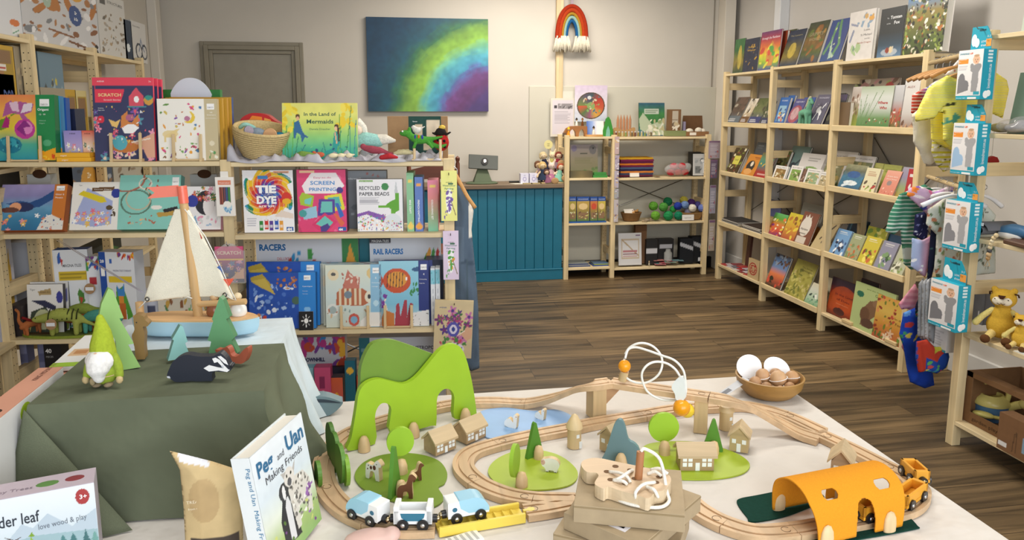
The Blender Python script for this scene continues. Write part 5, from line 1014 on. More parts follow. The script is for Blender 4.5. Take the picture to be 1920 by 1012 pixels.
xa,xb=bu(1287,.05,ZB1),bu(1329,.05,ZB1);w_=xb-xa;r=thing('open_carton','open brown carton with its lid up, holding balls of cream yarn','box',BU.M(xa,.05,ZB1+.0005))
b=MB().box((0,0,0),(w_,.003,.038),'#8a6440').box((0,.117,0),(w_,.12,.038),'#8a6440').box((0,.003,0),(.003,.117,.038),'#8a6440').box((w_-.003,.003,0),(w_,.117,.038),'#8a6440').box((.003,.003,0),(w_-.003,.117,.003),'#8a6440')
b.obj('tray',mat('card'),r);MB().prism([(.004,.038),(w_-.004,.038),(w_-.016,.175),(.012,.175)],.117,.121,'#6a4a2c').obj('lid',mat('card'),r)
MB().box((.03,-.0006,.006),(.09,-.0001,.030),'#e4e0d8').obj('paper_label',mat('matte'),r)
for k,(dx,dz)in enumerate(((.045,0),(.13,.008),(.168,-.002))):
 blob('yarn_ball',[('e',(0,0,0),(.038-.004*k,.03,.03))],'#ddd6c6',kind='knit',mw=BU.M(xa+dx,.05+.045,ZB1+.036+dz),label=['left','middle','right'][k]+' ball of cream yarn in the open carton',cat='yarn',group='cream yarn balls in the carton')
# second shelf
a=art(50,56,'#a49a88',('n',.08,6),('g','#8c8a5c','#a69a7a','#a59aa0'),('b',10,['#7f9a5a','#6f8a4e'],.04,.09,.1,.02,.95,.3),('e',.82,.84,.13,.15,'#7e7a7c'),('e',.84,.88,.03,.03,'#2a2a2a'),('e',.14,.88,.1,.1,'#8a80a0'),('r',.35,.7,.62,.73,'#5a5a4a'),('t',.15,.4,.85,.6,5,'#8a8a5a'))
BB('koala_board','square card with a grey koala leaning on the second shelf of the back unit','card',1070,1121,271,ZB2,.15,.01,a,side='#8a8070',lean=6)
BB('game_box','long olive brown box in front of the koala card','box',1069,1111,321,ZB2,.03,.06,art(30,10,'#5f5636',('h','#4f4a30','#7a6c44','#544c30')),side='#5a5234')
for k in range(2):BB('tin',['lower','upper'][k]+' flat green tin right of the olive box','tin',1112+2*k,1139-2*k,329-6*k,ZB2+.023*k,.03,.06,None,side='#3f8a44',h=.022,kind='gloss',group='flat green tins')
cols=['#5a2438','#3f4560','#c87a38','#2b2a4a','#4a5a7a','#6a2440','#c8742e','#5c2040','#7a2a4a','#c99a2e']
lbn='bottom,second,third,fourth,fifth,sixth,seventh,eighth,ninth,top'.split(',')
xa,xb=bu(1163,.06,ZB2),bu(1224,.06,ZB2);z=ZB2+.001;w_=xb-xa
for k,c in enumerate(cols):
 t=.0155;b=MB();n=14;dx=(k%3-1)*.004
 P=[(dx+w_*i/n,z+.0007*math.sin(i*1.7+k))for i in range(n+1)]+[(dx+w_+.004,z+t*.5)]+[(dx+w_*i/n,z+t+.0007*math.sin(i*1.7+k+1))for i in range(n,-1,-1)]+[(dx-.004,z+t*.5)]
 b.prism(P,0,.17,c);b.obj('felt_sheet',mat('felt'),None,BU.M(xa,.06,0),label='%s coloured sheet in the folded felt stack, counted from the shelf'%lbn[k],cat='felt sheet',group='stack of folded felt');z+=t+.0012
MB().box((0,0,0),(.085,.0015,.034),'#e2ded8').obj('price_card',mat('matte'),None,BU.M(bu(1181,.052,ZB2),.052,ZB2+.001,D(12)),label='white price card leaning on the folded felt stack',cat='card')
r=thing('yarn_bag','clear bag of red and pink yarn balls on the second shelf','bag',BU.M(bu(1270,.09,ZB2),.09,ZB2+.0005))
for k,(x,z_,c)in enumerate(((-.06,.032,'#a83a44'),(.0,.034,'#b02a30'),(.065,.034,'#a8242a'),(-.035,.085,'#c0606a'),(.04,.085,'#b8323a'))):
 blob('yarn_ball',[('e',(x,0,z_),(.04,.034,.03))],c,kind='knit',parent=r,vox=.005)
blob('clear_bag',[('e',(0,0,.058),(.125,.05,.055)),('e',(.09,0,.085),(.04,.03,.03))],'#e9ecee',kind='film',parent=r,vox=.008)
a=art(40,56,'#c4c6c8',('r',.08,.05,.92,.8,'#b0b4b8'),('r',.14,.1,.45,.42,'#6f7478'),('b',12,['#5a5f64','#9aa0a6','#e4e6e8'],.04,.08,.12,.1,.9,.75),('r',.6,.1,.88,.5,'#e0e2e4'))
o=BB('window_kit','black bagged kit with a grey printed front at the right end of the second shelf','pack',1299,1330,289,ZB2,.06,.05,a,side='#26221f',lean=4)
BB('dark_bag','black bag behind the grey printed kit','bag',1294,1318,285,ZB2,.13,.06,None,side='#2a2622')
MB().lathe([(.02,0),(.03,.004),(.001,.007)],14,'#8a6a4a',BU.M(bu(1232,.03,ZB2),.03,ZB2+.0005)).obj('small_toy',mat('woodx'),None,smooth=40,label='small brown wooden piece beside the felt stack',cat='toy')
# third shelf
for k,(xa,xb)in enumerate(((1067,1080),(1081.5,1105),(1106.5,1120),(1121,1135))):
 c2=['#a89a3a','#b89a4a','#c8783a','#c8b44a'][k]
 a=art(24,60,'#b09a5a',('g','#5a7a3a','#8a7a3a',c2,c2),('r',0,.82,1,1,'#2250a0'),('e',.5,.6,.36,.13,'#e0c48a' if k!=2 else '#c84a2e'),('r',.1,.1,.9,.34,'#8a6a4a'),('b',8,['#c8c070','#6a4a3a','#d8d8b0'],.02,.04,.15,.1,.85,.4),seed=k)
 BB('wax_crayon_box',['leftmost','widest, second','third','rightmost'][k]+' blue-topped box of beeswax crayons on the blue tray','box',xa,xb,369,ZB3+.012,.05,.03,a,[('STOCKMAR',.5,.88,.05,'#fff',{'align':'c','width':.8})],side='#24509a',lean=2,group='blue-topped crayon boxes')
MB().box((0,0,0),(bu(1137,.02,ZB3)-bu(1066,.02,ZB3),.11,.011),'#2f5aa0',.001).obj('display_tray',mat('gloss'),None,BU.M(bu(1066,.02,ZB3),.02,ZB3+.0005),label='flat blue tray under the crayon boxes',cat='tray')
def basket(lb,px,z,w,dd,h,c,d=.09):
 b=MB();n=6;pr=[(.001,0),(.7,0)]
 for i in range(n):pr+=[(.72+.28*(i+.5)/n+.02,h*(i+.5)/n),(.72+.28*(i+1)/n,h*(i+1)/n)]
 pr+=[(.93,h-.002),(.7,.012),(.001,.01)]
 b.lathe(pr,30,c,Matrix.Diagonal((w/2,dd/2,1,1)))
 return b.obj('wicker_basket',mat('knit'),None,BU.M(BU.u(px,d,z),d,z+.0005),smooth=1,label=lb,cat='basket')
basket('oval wicker basket with a white card on the third shelf of the back unit',1183,ZB3,.19,.13,.075,'#7a5a38')
basket('wicker basket of coloured yarn balls at the right end of the third shelf',1295,ZB3,.25,.15,.065,'#96744a')
MB().box((0,0,0),(.09,.0015,.05),'#dcd8d0').obj('price_card',mat('matte'),None,BU.M(bu(1171,.05,ZB3),.05,ZB3+.072,D(50)),label='white card resting on the oval wicker basket',cat='card')
MB().box((0,0,0),(.11,.0015,.05),'#e6e4e2').text('organic wool',.02,.02,.012,'#666').obj('price_card',mat('matte'),None,BU.M(bu(1279,.012,ZB3),.012,ZB3+.001,D(4)),label='white price card in front of the yarn basket',cat='card')
rs_=random.Random(5)
for k in range(9):
 blob('wooden_animal',[('e',(0,0,0),(.018,.012,.012)),('e',(.012,0,.012),(.008,.007,.008))],['#8a5a30','#b8864a','#6a7a3a','#a83a2a'][k%4],kind='paint',mw=BU.M(bu(1183,.09,ZB3)+rs_.uniform(-.06,.06),.09+rs_.uniform(-.03,.03),ZB3+.07+rs_.uniform(0,.012)),label='tiny carved animal heaped in the oval wicker basket',cat='toy',group='tiny carved animals in the oval basket',vox=.004)
for k in range(5):
 MB().box((0,0,0),(.05,.04,.003),['#b09a7a','#8a7a6a','#c4b8a0','#7a6a5a','#a89078'][k]).obj('wooden_tag',mat('card'),None,BU.M(bu(1202+6*k,.03+.01*(k%3),ZB3),.03+.01*(k%3),ZB3+.0008+.0035*k,0,D(20*k-30)),label='thin tan card in the loose pile right of the oval basket',cat='card',group='loose tan cards')
balls=[(1229,404,.034,'#6aa03a',.05),(1253,404,.036,'#2a8a52',.05),(1272,404,.032,'#1f7a5a',.05),(1225,386,.034,'#5f9a38',.10),(1244,388,.034,'#4f9040',.07),(1252,378,.034,'#1f7048',.13),
(1271,386,.030,'#2a3f9a',.07),(1284,384,.030,'#6f8ab8',.07),(1282,375,.030,'#b9b04a',.13),(1298,390,.030,'#ddd8cc',.06),(1296,380,.03,'#4a2a6a',.13),(1316,390,.029,'#6a7ab8',.06),(1308,384,.028,'#4f4a8a',.12),(1262,392,.026,'#3a9a4a',.11),(1290,396,.028,'#a8a4c0',.10)]
names=['lime','mid green','deep green','left upper leaf green','upper middle green','dark green topmost','royal blue','dusty blue','mustard topmost','cream','dark purple','rightmost periwinkle','indigo','small grass green','pale lilac']
for(px,py,rd,c,d),nm in zip(balls,names):
 rd*=1.14;z=max(BU.z(px,py,d),ZB3+rd+.001)
 b=MB().ball((0,0,0),rd,c,20)
 for k in range(10):
  q=Matrix.Rotation(k*.6,4,'Z')@Matrix.Rotation(k*.9,4,'X')
  b.M=q;b.tube([(rd*1.0*math.cos(t),rd*1.0*math.sin(t),rd*.12*(k%3-1))for t in np.linspace(0,6.28,17)[:-1]],rd*.07,c,5,True)
 b.M=None
 b.obj('yarn_ball',mat('knit'),None,BU.M(bu(px,d,z),d,z),smooth=1,label='%s ball of wool in the heap on the third back shelf'%nm,cat='yarn',group='balls of wool on the third back shelf')
# bottom shelf
for k in range(3):BB('flat_book',['lowest','middle','topmost'][k]+' of three thin blue-grey books lying left on the bottom back shelf','book',1067-k,1107-2*k,490,ZB4+.0095*k,.05,.16,None,side=['#3a4a78','#8a8f9a','#2f3f70'][k],top='#8d9494',h=.009,group='thin books lying left on the bottom back shelf')
for k in range(2):BB('flat_book',['lower','upper'][k]+' of two thin patterned books beside the blue-grey ones','book',1112+2*k,1143-k,490,ZB4+.0105*k,.05,.14,None,side=['#24479a','#8a9a4a'][k],top=['#2a4fa0','#5a7aa0'][k],h=.01,group='patterned books lying on the bottom back shelf')
a=art(46,60,'#d2d3d6',('r',.12,.2,.9,.82,'#c0b09a'),('r',.17,.24,.85,.77,'#d6d6d8'),('l',.15,.8,.85,.3,.02,'#b09a7a'),('r',.2,.4,.82,.46,'#b07a80'),('r',.2,.33,.82,.37,'#8a5f6a'),('r',.2,.26,.82,.3,'#c09a9a'),('r',.74,.9,.95,.94,'#6a4a7a'))
BB('loom_kit','white weaving loom kit leaning on the bottom back shelf','box',1160,1203,437,ZB4,.04,.012,a,side='#c4c4c8',lean=6)
BB('cardboard_sheet','tall dark brown cardboard case behind the loom kit','box',1190,1211,422,ZB4,.10,.05,None,side='#6f4f34',right='#5d4028',kind='card')
BB('black_pack','black pack with a white band beside the cardboard case','pack',1211,1232,449,ZB4,.06,.06,art(20,30,'#202226',('r',0,.42,.95,.64,'#c9cbd2')),side='#1b1c20')
BB('black_pack','black pack with a white band behind the glass jar','pack',1233,1262,448,ZB4,.10,.07,art(26,30,'#1e2024',('r',.1,.6,.9,.78,'#b9bbc4')),side='#1b1c20')
r=MB().lathe([(.03,0),(.036,.004),(.036,.07),(.022,.085),(.022,.10),(.001,.10)],20,'#b9bab4',BU.M(bu(1252,.05,ZB4),.05,ZB4+.03)).obj('glass_jar',mat('film','#e4e8e6'),None,smooth=45,label='small glass jar with a grey cap among the packs on the bottom back shelf',cat='jar')
rs_=random.Random(8)
for k in range(9):
 MB().box((0,0,0),(.10,.07,.003),['#b06a70','#5a8a8a','#c08a80','#a8505a','#7a9a8a','#c4a090','#8a4a5a','#5f7f86','#b87a74'][k]).obj('felt_card',mat('card'),None,BU.M(bu(1228,.02,ZB4)+.024*k%.19,.02+.01*(k%3),ZB4+.0008+.0036*k,0,D(rs_.uniform(-18,18))),label='thin pink or teal card in the scattered pile on the bottom back shelf',cat='card',group='scattered pink and teal cards')
for k,(xa,xb,yt)in enumerate(((1274,1298,447),(1296,1320,444))):
 BB('black_bag',('left' if k==0 else 'right')+' black folded bag with a grey band at the right of the bottom back shelf','bag',xa,xb,yt,ZB4,.06,.08,art(24,30,'#1c1f24',('p',[(0,.7),(1,.5),(1,.66),(0,.86)],'#a9adb6'),('r',.55,.06,.8,.2,'#d8dae0')if k else('r',0,0,0,0,'#000')),side='#16181c',yaw=-6+10*k,kind='matte')
figure('pebble_toy','small cream wooden toy lying in front of the black packs',1217,.02,ZB4,.04,'#c9c0a8','#c9b088')
# narrow packs hanging on the back unit's posts
for k,(px,y0,y1,c)in enumerate(((1158,256,289,'#c0a8a8'),(1158,291,318,'#b0a4b8'),(1157,320,352,'#b8b0c0'),(1157,354,372,'#a8aab0'),(1156,374,416,'#c4bcc0'))):
 pack('hanging_strip','%s narrow pale strip pack hanging down the middle post of the back unit'%['topmost','second','third','fourth','lowest'][k],BU,px-5,px+3,y0,y1,-.012,art(8,40,c,('b',8,['#e8e4e8','#8a7a90','#d0b080'],.03,.06,.1,.05,.9,.9),seed=k),hole=False,t=.005,side=c,group='strip packs on the middle post')
for k,(xa,xb,y0,y1,c)in enumerate(((1329,1350,264,297,'#a89aa6'),(1332,1345,299,334,'#6a5a74'),(1331,1342,347,400,'#9a98a8'),(1329,1340,412,470,'#b0a494'))):
 pack('hanging_pack','%s lilac-grey pack hanging on the right end post of the back unit'%['topmost','second','third','lowest'][k],BU,xa,xb,y0,y1,-.014,art(20,40,c,('r',.05,.9,.95,.98,'#7a5a7a'),('t',.15,.2,.85,.8,7,'#c9c2cc'),('b',4,['#5a5a8a','#b06a6a'],.03,.06,.2,.1,.8,.5)),hole=False,t=.006,side=c,group='packs on the right end post')
# on the counter
x_=PY(904,340,6.28)[0];r=thing('tablet_stand','grey-green point of sale tablet on a sloping stand on the teal counter','tablet',TR(x_,6.30,CT+.0005))
MB().lathe([(.135,0),(.14,.006),(.12,.016),(.001,.018)],30,'#5c6a54',Matrix.Diagonal((1,.6,1,1))).obj('base',mat('matte'),r,smooth=40)
b=MB();V=[(-.075,-.05,.012),(.085,-.05,.012),(.085,.05,.012),(-.075,.05,.012),(-.035,-.01,.13),(.045,-.01,.13),(.045,.02,.13),(-.035,.02,.13)]
b.add(V,[(0,3,2,1),(4,5,6,7),(0,1,5,4),(1,2,6,5),(2,3,7,6),(3,0,4,7)],'#616d58');bev(b.obj('stand_body',mat('matte'),r),.008,3)
Mx=Matrix.Translation((.012,-.012,.185))@Matrix.Rotation(D(-22),4,'X')@Matrix.Rotation(D(4),4,'Y')
b=MB().box((-.125,-.008,-.065),(.125,.008,.06),'#4a4f4c',.003);b.obj('tablet',mat('plastic'),r,Mx)
b=MB().lathe([(.001,0),(.03,0),(.03,.012),(.001,.012)],24,'#1c1c1e',Mx@Matrix.Translation((.01,-.008,0))@Matrix.Rotation(D(90),4,'X'));b.obj('mount',mat('plastic'),r,smooth=40)
b=MB().lathe([(.001,0),(.014,0),(.014,.008),(.001,.01)],20,'#bbb',Mx@Matrix.Translation((.01,-.021,0))@Matrix.Rotation(D(90),4,'X'));b.obj('joint',mat('metal','#ccc'),r,smooth=40)
def onc(px,y):return PY(px,345,y)[0]
for k,(xa,xb)in enumerate(((976,991),(993,1008))):
 x0,x1=onc(xa,6.24),onc(xb,6.24);a=art(24,24,'#dcdcf0',('e',.5,.45,.24,.24,'#a8a4d0'),('e',.5,.45,.14,.14,'#dcdcf0'),('l',.36,.84,.64,.84,.015,'#8a88b8'))
 MB().box((0,0,0),(x1-x0,.07,.085),'#cfcfe6',.001).grid(a,x1-x0,.085,Matrix.Translation((0,-.0005,0))).obj('card_box',mat(),None,TR(x0,6.235,CT+.0005,0),label=('left' if k==0 else 'right')+' small white box with a lilac emblem on the counter',cat='box',group='white lilac-emblem boxes')
MB().slab([(0,0),(.09,0),(.06,.07),(-.04,.06)],0,.002,'#dcdccf').obj('paper_slip',mat('matte'),None,TR(onc(966,6.2),6.2,CT+.0005),label='white paper slip lying on the counter left of the lilac boxes',cat='paper')
MB().box((0,0,0),(.12,.03,.014),'#3a3a38',.004).obj('pen_tray',mat('matte'),None,TR(onc(955,6.33),6.33,CT+.0005),label='dark pen lying on the counter behind the paper slip',cat='pen')
for k,(xa,xb,lb)in enumerate(((981,998,'left'),(996,1013,'right'))):
 MB().box((0,0,0),(onc(xb,6.19)-onc(xa,6.19),.03,.008),'#b3a276').obj('card_stack',mat('card'),None,TR(onc(xa,6.19),6.185,CT+.0005),label=lb+' low tan card holder at the front edge of the counter',cat='card holder',group='tan card holders')
MB().box((0,0,0),(onc(1058,6.2)-onc(1015,6.2),.12,.012),'#c2ab78',.002).obj('wooden_tray',mat('woodx'),None,TR(onc(1015,6.2),6.19,CT+.0005),label='pale wooden board under the pile of dolls on the counter',cat='tray')
def doll(lb,px,py,y,s,skin,hair,dress,legs,tilt=0,ears=False,skirt=None):
 p=PY(px,py,y);r=thing('rag_doll',lb,'doll',Matrix.Translation((p[0],y,p[2]))@Matrix.Rotation(D(tilt),4,'Y')@Matrix.Scale(s,4))
 hd=[('e',(0,0,.055),(.030,.027,.030)),('l',[(0,0,.03),(0,0,.01)],.012)]
 for q in(-1,1):
  hd.append(('l',[(q*.018,0,.005),(q*.045,-.008,-.015),(q*.058,-.016,-.04)],[.010,.009,.010]))
  if ears:hd.append(('l',[(q*.018,0,.075),(q*.026,0,.11)],[.010,.008]))
 blob('body',hd,skin,parent=r,vox=.005)
 MB().lathe([(.052,-.07),(.045,-.045),(.026,-.01),(.018,.018),(.001,.02)],16,skirt or dress).obj('dress',mat('cloth'),r,smooth=50)
 MB().lathe([(.026,-.03),(.024,-.005),(.020,.02),(.001,.024)],16,dress,Matrix.Scale(1.08,4)).obj('bodice',mat('cloth'),r,smooth=50)
 for q in(-1,1):MB().tube([(q*.014,-.008,-.05),(q*.017,-.016,-.09),(q*.02,-.026,-.125)],.009,legs,8).obj('leg',mat('felt'),r,smooth=1)
 if hair:blob('hair',[('e',(0,.006,.066),(.034,.028,.028)),('e',(-.026,.002,.05),(.014,.014,.022)),('e',(.026,.002,.05),(.014,.014,.022))],hair,kind='knit',parent=r,vox=.005)
 for q in(-1,1):MB().ball((q*.010,-.0262,.056),.0028,'#222',6).obj('eye',mat('gloss'),r,smooth=1)
Y0=6.30
doll('cloth doll with a navy dress at the top left of the pile',1021,303,Y0+.03,.95,'#d8c4a4','#c9b890','#2c2e44','#3a3848',-14)
doll('cloth doll in yellow-green at the top of the pile',1034,302,Y0+.04,.95,'#e0cfac',None,'#b5b06a','#2c2a30',6,ears=True)
doll('cloth doll with dark red hair and red top, upper right of the pile',1046,302,Y0+.02,.9,'#dcc0a4','#7a3a30','#8a2a3c','#7a2a34',8,skirt='#8a7480')
doll('cloth doll with a brown cape at the left of the pile',1012,319,Y0+.0,.9,'#cdb08c','#6a4a36','#b49aa0','#8a7a80',-18)
doll('cloth doll in a navy and white dress at the lower left',1018,322,Y0-.06,.95,'#d9c09a','#c9aa72','#2f3a50','#2c2c3a',-4)
doll('pale pink rabbit doll in the middle of the pile',1033,323,Y0-.06,1.0,'#dcc8bc',None,'#c8a0a8','#c8b4ac',4,ears=True,skirt='#b0708e')
doll('cloth doll with a mint green skirt at the lower right',1049,324,Y0-.06,.95,'#dcc4a8','#a8543c','#7fb8a4','#c8ccd0',14)
doll('small brown-haired doll behind the mint green one',1057,316,Y0-.0,.8,'#c9a482','#8a5a40','#8a4a44','#9a7a60',20)
doll('little doll in plum sitting between the two lower dolls',1026,331,Y0-.09,.7,'#d2b496','#5a4038','#8a5a74','#b8a090',-8)
for k,(px,py)in enumerate(((1041,339),(1060,334),(1056,307))):
 p=PY(px,py,6.17);blob('gift_tag',[('e',(0,0,0),(.035,.006,.03))],'#b08c60',kind='card',mw=TR(p[0],6.175 if k<2 else 6.24,p[2]),label=['brown paper tag hanging at the bottom of the doll pile','brown paper tag at the lower right of the doll pile','small brown tag beside the red-haired doll'][k],cat='tag',vox=.005)
p=PY(1028,271,6.33);r=thing('round_sign','small round yellow sign on a thin stick above the dolls','sign',TR(p[0],6.33,CT+.0005))
MB().cyl((0,0,0),(0,0,p[2]-CT),.004,'#8a8a80',8).obj('stick',mat('matte'),r)
MB().lathe([(.001,0),(.038,0),(.038,.004),(.001,.004)],28,'#d9cf8e',Matrix.Translation((0,-.002,p[2]-CT))@Matrix.Rotation(D(90),4,'X')).text('hello',0,p[2]-CT+.004,.012,'#7a7440',y=-.008,align='c').text('little',0,p[2]-CT-.012,.012,'#7a7440',y=-.008,align='c').obj('sign_disc',mat(),r,smooth=40)
# picture books along the right wall
RA,RB_,RC=rz
def RBk(lb,xl,xr,yt,bay,sh,d,t,a,txt=(),lean=18,side='#ddd',pages='#e9e5dc',nm='picture_book',cat='book',**k):
 return box_item(nm,lb,cat,RR,xl,xr,yt,rz[bay][sh],d,t,a,txt,side=side,lean=lean,pages=pages,**k)
def cov(bg,*ops,seed=1,n=(40,54)):return art(n[0],n[1],bg,*ops,seed=seed)
TW=lambda s,y,h,c,w=.8,**k:(s,.5,y,h,c,dict(align='c',width=w,**k))
RBk('green and gold picture book at the far left end of the top shelf',1373,1391,73,0,0,.03,.010,cov('#2f5a3a',('g','#2a4a3c','#8a7a3a','#3a6a3c','#3f6f44'),('e',.6,.45,.2,.35,'#b0a04a'),('n',.25,5)),lean=4,side='#274a34')
RBk('dark navy picture book with gold windows, second on the top shelf',1392,1418,72,0,0,.03,.012,cov('#2a2f42',('b',14,['#b08a3a','#4a4f62','#6a5a4a'],.02,.05,.1,.1,.9,.8),('n',.2,5)),[TW('Songs',.72,.08,'#d8b04a',.5),TW('Winter',.62,.08,'#d8b04a',.6)],lean=4,side='#22263a')
RBk('rainbow-coloured picture book, third on the top shelf',1420,1457,58,0,0,.02,.012,cov('#c87a3a',('g','#4a4a8a','#8ab03a','#d8c83a','#d0703a','#a83a4a','#6a3a6a'),('p',[(.4,.1),(.7,.1),(.8,.55),(.6,.75),(.35,.5)],'#c88a4a'),('b',12,['#d8d04a','#c8503a','#5aa04a'],.04,.1,.0,.0,1,.6),('n',.15,5)),[TW('through the Rainbow',.80,.09,'#f0e8f0',.9)],lean=5,side='#8a3a4a')
RBk('orange-edged book standing behind the rainbow book',1458,1470,58,0,0,.06,.02,cov('#8a3a20',n=(8,20)),lean=3,side='#8a3a20')
RBk('olive green book half hidden at the right of the orange-edged book',1464,1484,56,0,0,.10,.012,cov('#4a5030',('n',.3,4),n=(20,40)),lean=5,side='#3a4028')
RBk('dark picture book with a golden glow, leaning beside a thick white page edge',1460,1491,57,1,0,.02,.016,cov('#3a3a3c',('g','#2a3a52','#7a6a2a','#5a5434','#30384a','#262e44'),('e',.5,.42,.22,.22,'#c8b04a',.7),('n',.2,4)),[TW('The Lantern',.82,.06,'#a8a078',.7)],lean=17,side='#2a2f42')
RBk('brown and green fairy tale book on the top shelf',1495,1531,42,1,0,.02,.022,cov('#4a4024',('g','#3a3a52','#4f5a2a','#7a5a2a','#4a4a28','#3a4030'),('b',14,['#8a5a2a','#5a6a2a','#a07a3a'],.04,.1,.1,.1,.9,.85),('n',.25,4)),[TW("GRIMM'S",.66,.12,'#a89a78',.7),TW('WORLD',.54,.1,'#a89a78',.6)],lean=17,side='#3a3a2c')
RBk('deep blue picture book with a green dragon',1536,1571,37,1,0,.02,.016,cov('#263a7a',('g','#2a4a80','#26387a','#2c4484'),*[('l',x0,y0,x1,y1,.045,'#5a8a5c')for x0,y0,x1,y1 in((.5,.95,.6,.7),(.6,.7,.75,.4),(.75,.4,.6,.15),(.35,.9,.3,.5),(.3,.5,.1,.2))],('p',[(.3,.6),(.5,.2),(.7,.1),(.4,.05)],'#a8c0b0'),('b',6,['#c8d0a0'],.02,.03,.3,.1,.7,.9)),lean=17,side='#2a3a70')
RBk('white picture book with a faint blue dragon, on the top shelf',1585,1633,20,2,0,.02,.02,cov('#d9d5d2',('n',.05,5),('l',.2,.6,.1,.4,.03,'#8a90a8'),('l',.1,.75,.35,.7,.02,'#8a90a8'),('b',10,['#8aa0b8','#6a9ac0','#c8a060'],.03,.06,.3,.68,.9,.9),('e',.85,.82,.1,.05,'#d8a04a'),('b',8,['#a8c090','#7a9a7a'],.03,.07,.05,.05,.5,.3),n=(56,70)),
[('Luzie,',.60,.58,.06,'#4a4a52',{'width':.25}),('St Michael',.5,.48,.06,'#4a4a52',{'width':.42}),('and the',.66,.41,.035,'#4a4a52',{'width':.2}),('Gentle Dragon',.38,.33,.05,'#a8543a',{'width':.54})],lean=3,side='#cfcbc8')
RBk('black picture book with a snowy night scene on the top shelf',1643,1688,14,2,0,.03,.012,cov('#23282c',('g','#5a7a9a','#33485a','#262c30','#22272a','#23282c'),('e',.5,.1,.34,.08,'#b8c0c8',.7),('e',.42,.14,.08,.06,'#8a3a2a'),('e',.56,.14,.07,.07,'#d8c49a'),('r',.6,.1,.66,.22,'#c8c0b0'),n=(50,60)),
[('The',.28,.78,.04,'#d8dade'),('Tomten',.42,.77,.09,'#e4e6ea',{'width':.46,'bold':.02}),('and the',.28,.67,.04,'#d8dade'),('Fox',.58,.66,.09,'#e4e6ea',{'width':.24,'bold':.02})],lean=3,side='#1d2023')
RBk('large picture book crowded with birds and leaves, right end of the top shelf',1691,1766,-32,2,0,.03,.04,cov('#4a5a2c',('g','#3a4420','#4f5f2c','#6a6a30','#8a7a3a','#5f86b0','#4a7ab8'),('b',190,['#22261a','#c9c4b0','#7a8a3a','#b06a2a','#3a4a22','#e4e0d4','#8a9a4a','#5a3a22','#171a14'],.010,.034,0,0,1,.80),n=(80,100)),[TW('CREATURES',.78,.075,'#dfe6f0',.7)],lean=3,side='#e2dedb')
S2=1
def photo(top,mid,bot,seed):return cov(mid,('g',bot,mid,top),('b',16,[top,mid,'#b0a898','#4a4238'],.04,.09,0,.3,1,1),('r',0,0,1,.3,bot),('t',.1,.08,.7,.22,2,'#cfcfd4'),('n',.15,4),seed=seed)
RBk('brown photo book with a grey-blue foot, first on the second shelf',1361,1382,183,0,1,.03,.010,photo('#6a5448','#5a4a40','#5f6a74',1),lean=26,side='#5a5048')
RBk('white photo book with a child, second on the second shelf',1384,1398,186,0,1,.03,.010,photo('#d9d4cc','#c8b89a','#6a4a2a',2),lean=28,side='#cfc8bc')
RBk('green photo book with a navy foot, third on the second shelf',1400,1421,185,0,1,.03,.010,photo('#4f5a30','#6a7048','#33386a',3),lean=26,side='#3a4038')
RBk('dark green photo book with a navy foot, next to the first inner post',1424,1438,190,0,1,.03,.010,photo('#3a4228','#505a38','#2a2f52',4),lean=20,side='#2f3538')
RBk('blue book with a striped sail boat, left end of the middle bay',1450,1468,184,1,1,.02,.022,cov('#2f62a8',('r',.15,.1,.85,.68,'#8ab0cc'),('b',14,['#d8d4c8','#c84a3a','#c89a3a','#2a4a80'],.04,.08,.25,.15,.8,.6)),[TW('STORIES',.85,.07,'#dfe6f0',.6)],lean=15,side='#2a569a')
RBk('second blue storybook behind the striped sail one',1464,1476,180,1,1,.08,.02,cov('#2c5ea4',n=(12,20)),lean=14,side='#2a569a')
RBk('purple and red storybook left of the green horse',1471,1492,187,1,1,.02,.016,cov('#4a4a80',('e',.5,.4,.5,.34,'#9a4a5a'),('e',.45,.42,.3,.25,'#b8949a'),('n',.2,4)),[TW('HISTORY',.85,.08,'#dfe0ee',.7)],lean=24,side='#3f4078')
RBk('blue storybook behind the green horse',1489,1510,184,1,1,.07,.014,cov('#33509a',('r',.1,.3,.9,.7,'#4a6ab0')),[TW('LEGENDS',.85,.07,'#dfe0ee',.7)],lean=20,side='#2f4a90')
RBk('grey book with a white unicorn among stars',1511,1537,179,1,1,.02,.016,cov('#57546a',('b',4,['#e8e8ee'],.05,.10,.4,.4,.7,.55),('l',.4,.4,.3,.2,.02,'#e8e8ee'),('l',.6,.4,.66,.2,.02,'#e8e8ee'),('l',.66,.55,.8,.7,.02,'#e8e8ee'),('b',9,['#d8d8e0'],.008,.014,.2,.6,.9,.76)),[TW('WONDERS',.87,.07,'#c8c8da',.7)],lean=22,side='#4f4a66')
RBk('black book leaning at the right of the unicorn book',1541,1560,176,1,1,.04,.012,cov('#17181c',('r',.1,.84,.9,.95,'#4a3a5a'),('e',.3,.25,.2,.1,'#4a4a3a')),lean=22,side='#1d1d20')
RBk('black book with purple title at the left of the last bay',1562,1572,178,2,1,.05,.012,cov('#1a1a20',('r',0,.8,1,1,'#3f3458'),n=(16,20)),lean=14,side='#1d1d20')
o=RBk('brown cloth-bound book standing behind in the last bay',1572,1590,192,2,1,.04,.03,cov('#6f5a44',n=(8,12)),lean=2,side='#6f5a44')
RBk('busy animal picture book with a red round badge, rearmost in the last bay',1590,1672,148,2,1,.14,.014,cov('#9a8a7a',('b',60,['#c8beb0','#6a4a3a','#8a9a5a','#a87a7a','#3a3230'],.03,.07,0,0,1,1),('e',.8,.84,.09,.08,'#9a2f2c'),n=(60,60)),lean=6,side='#8a7a6c')
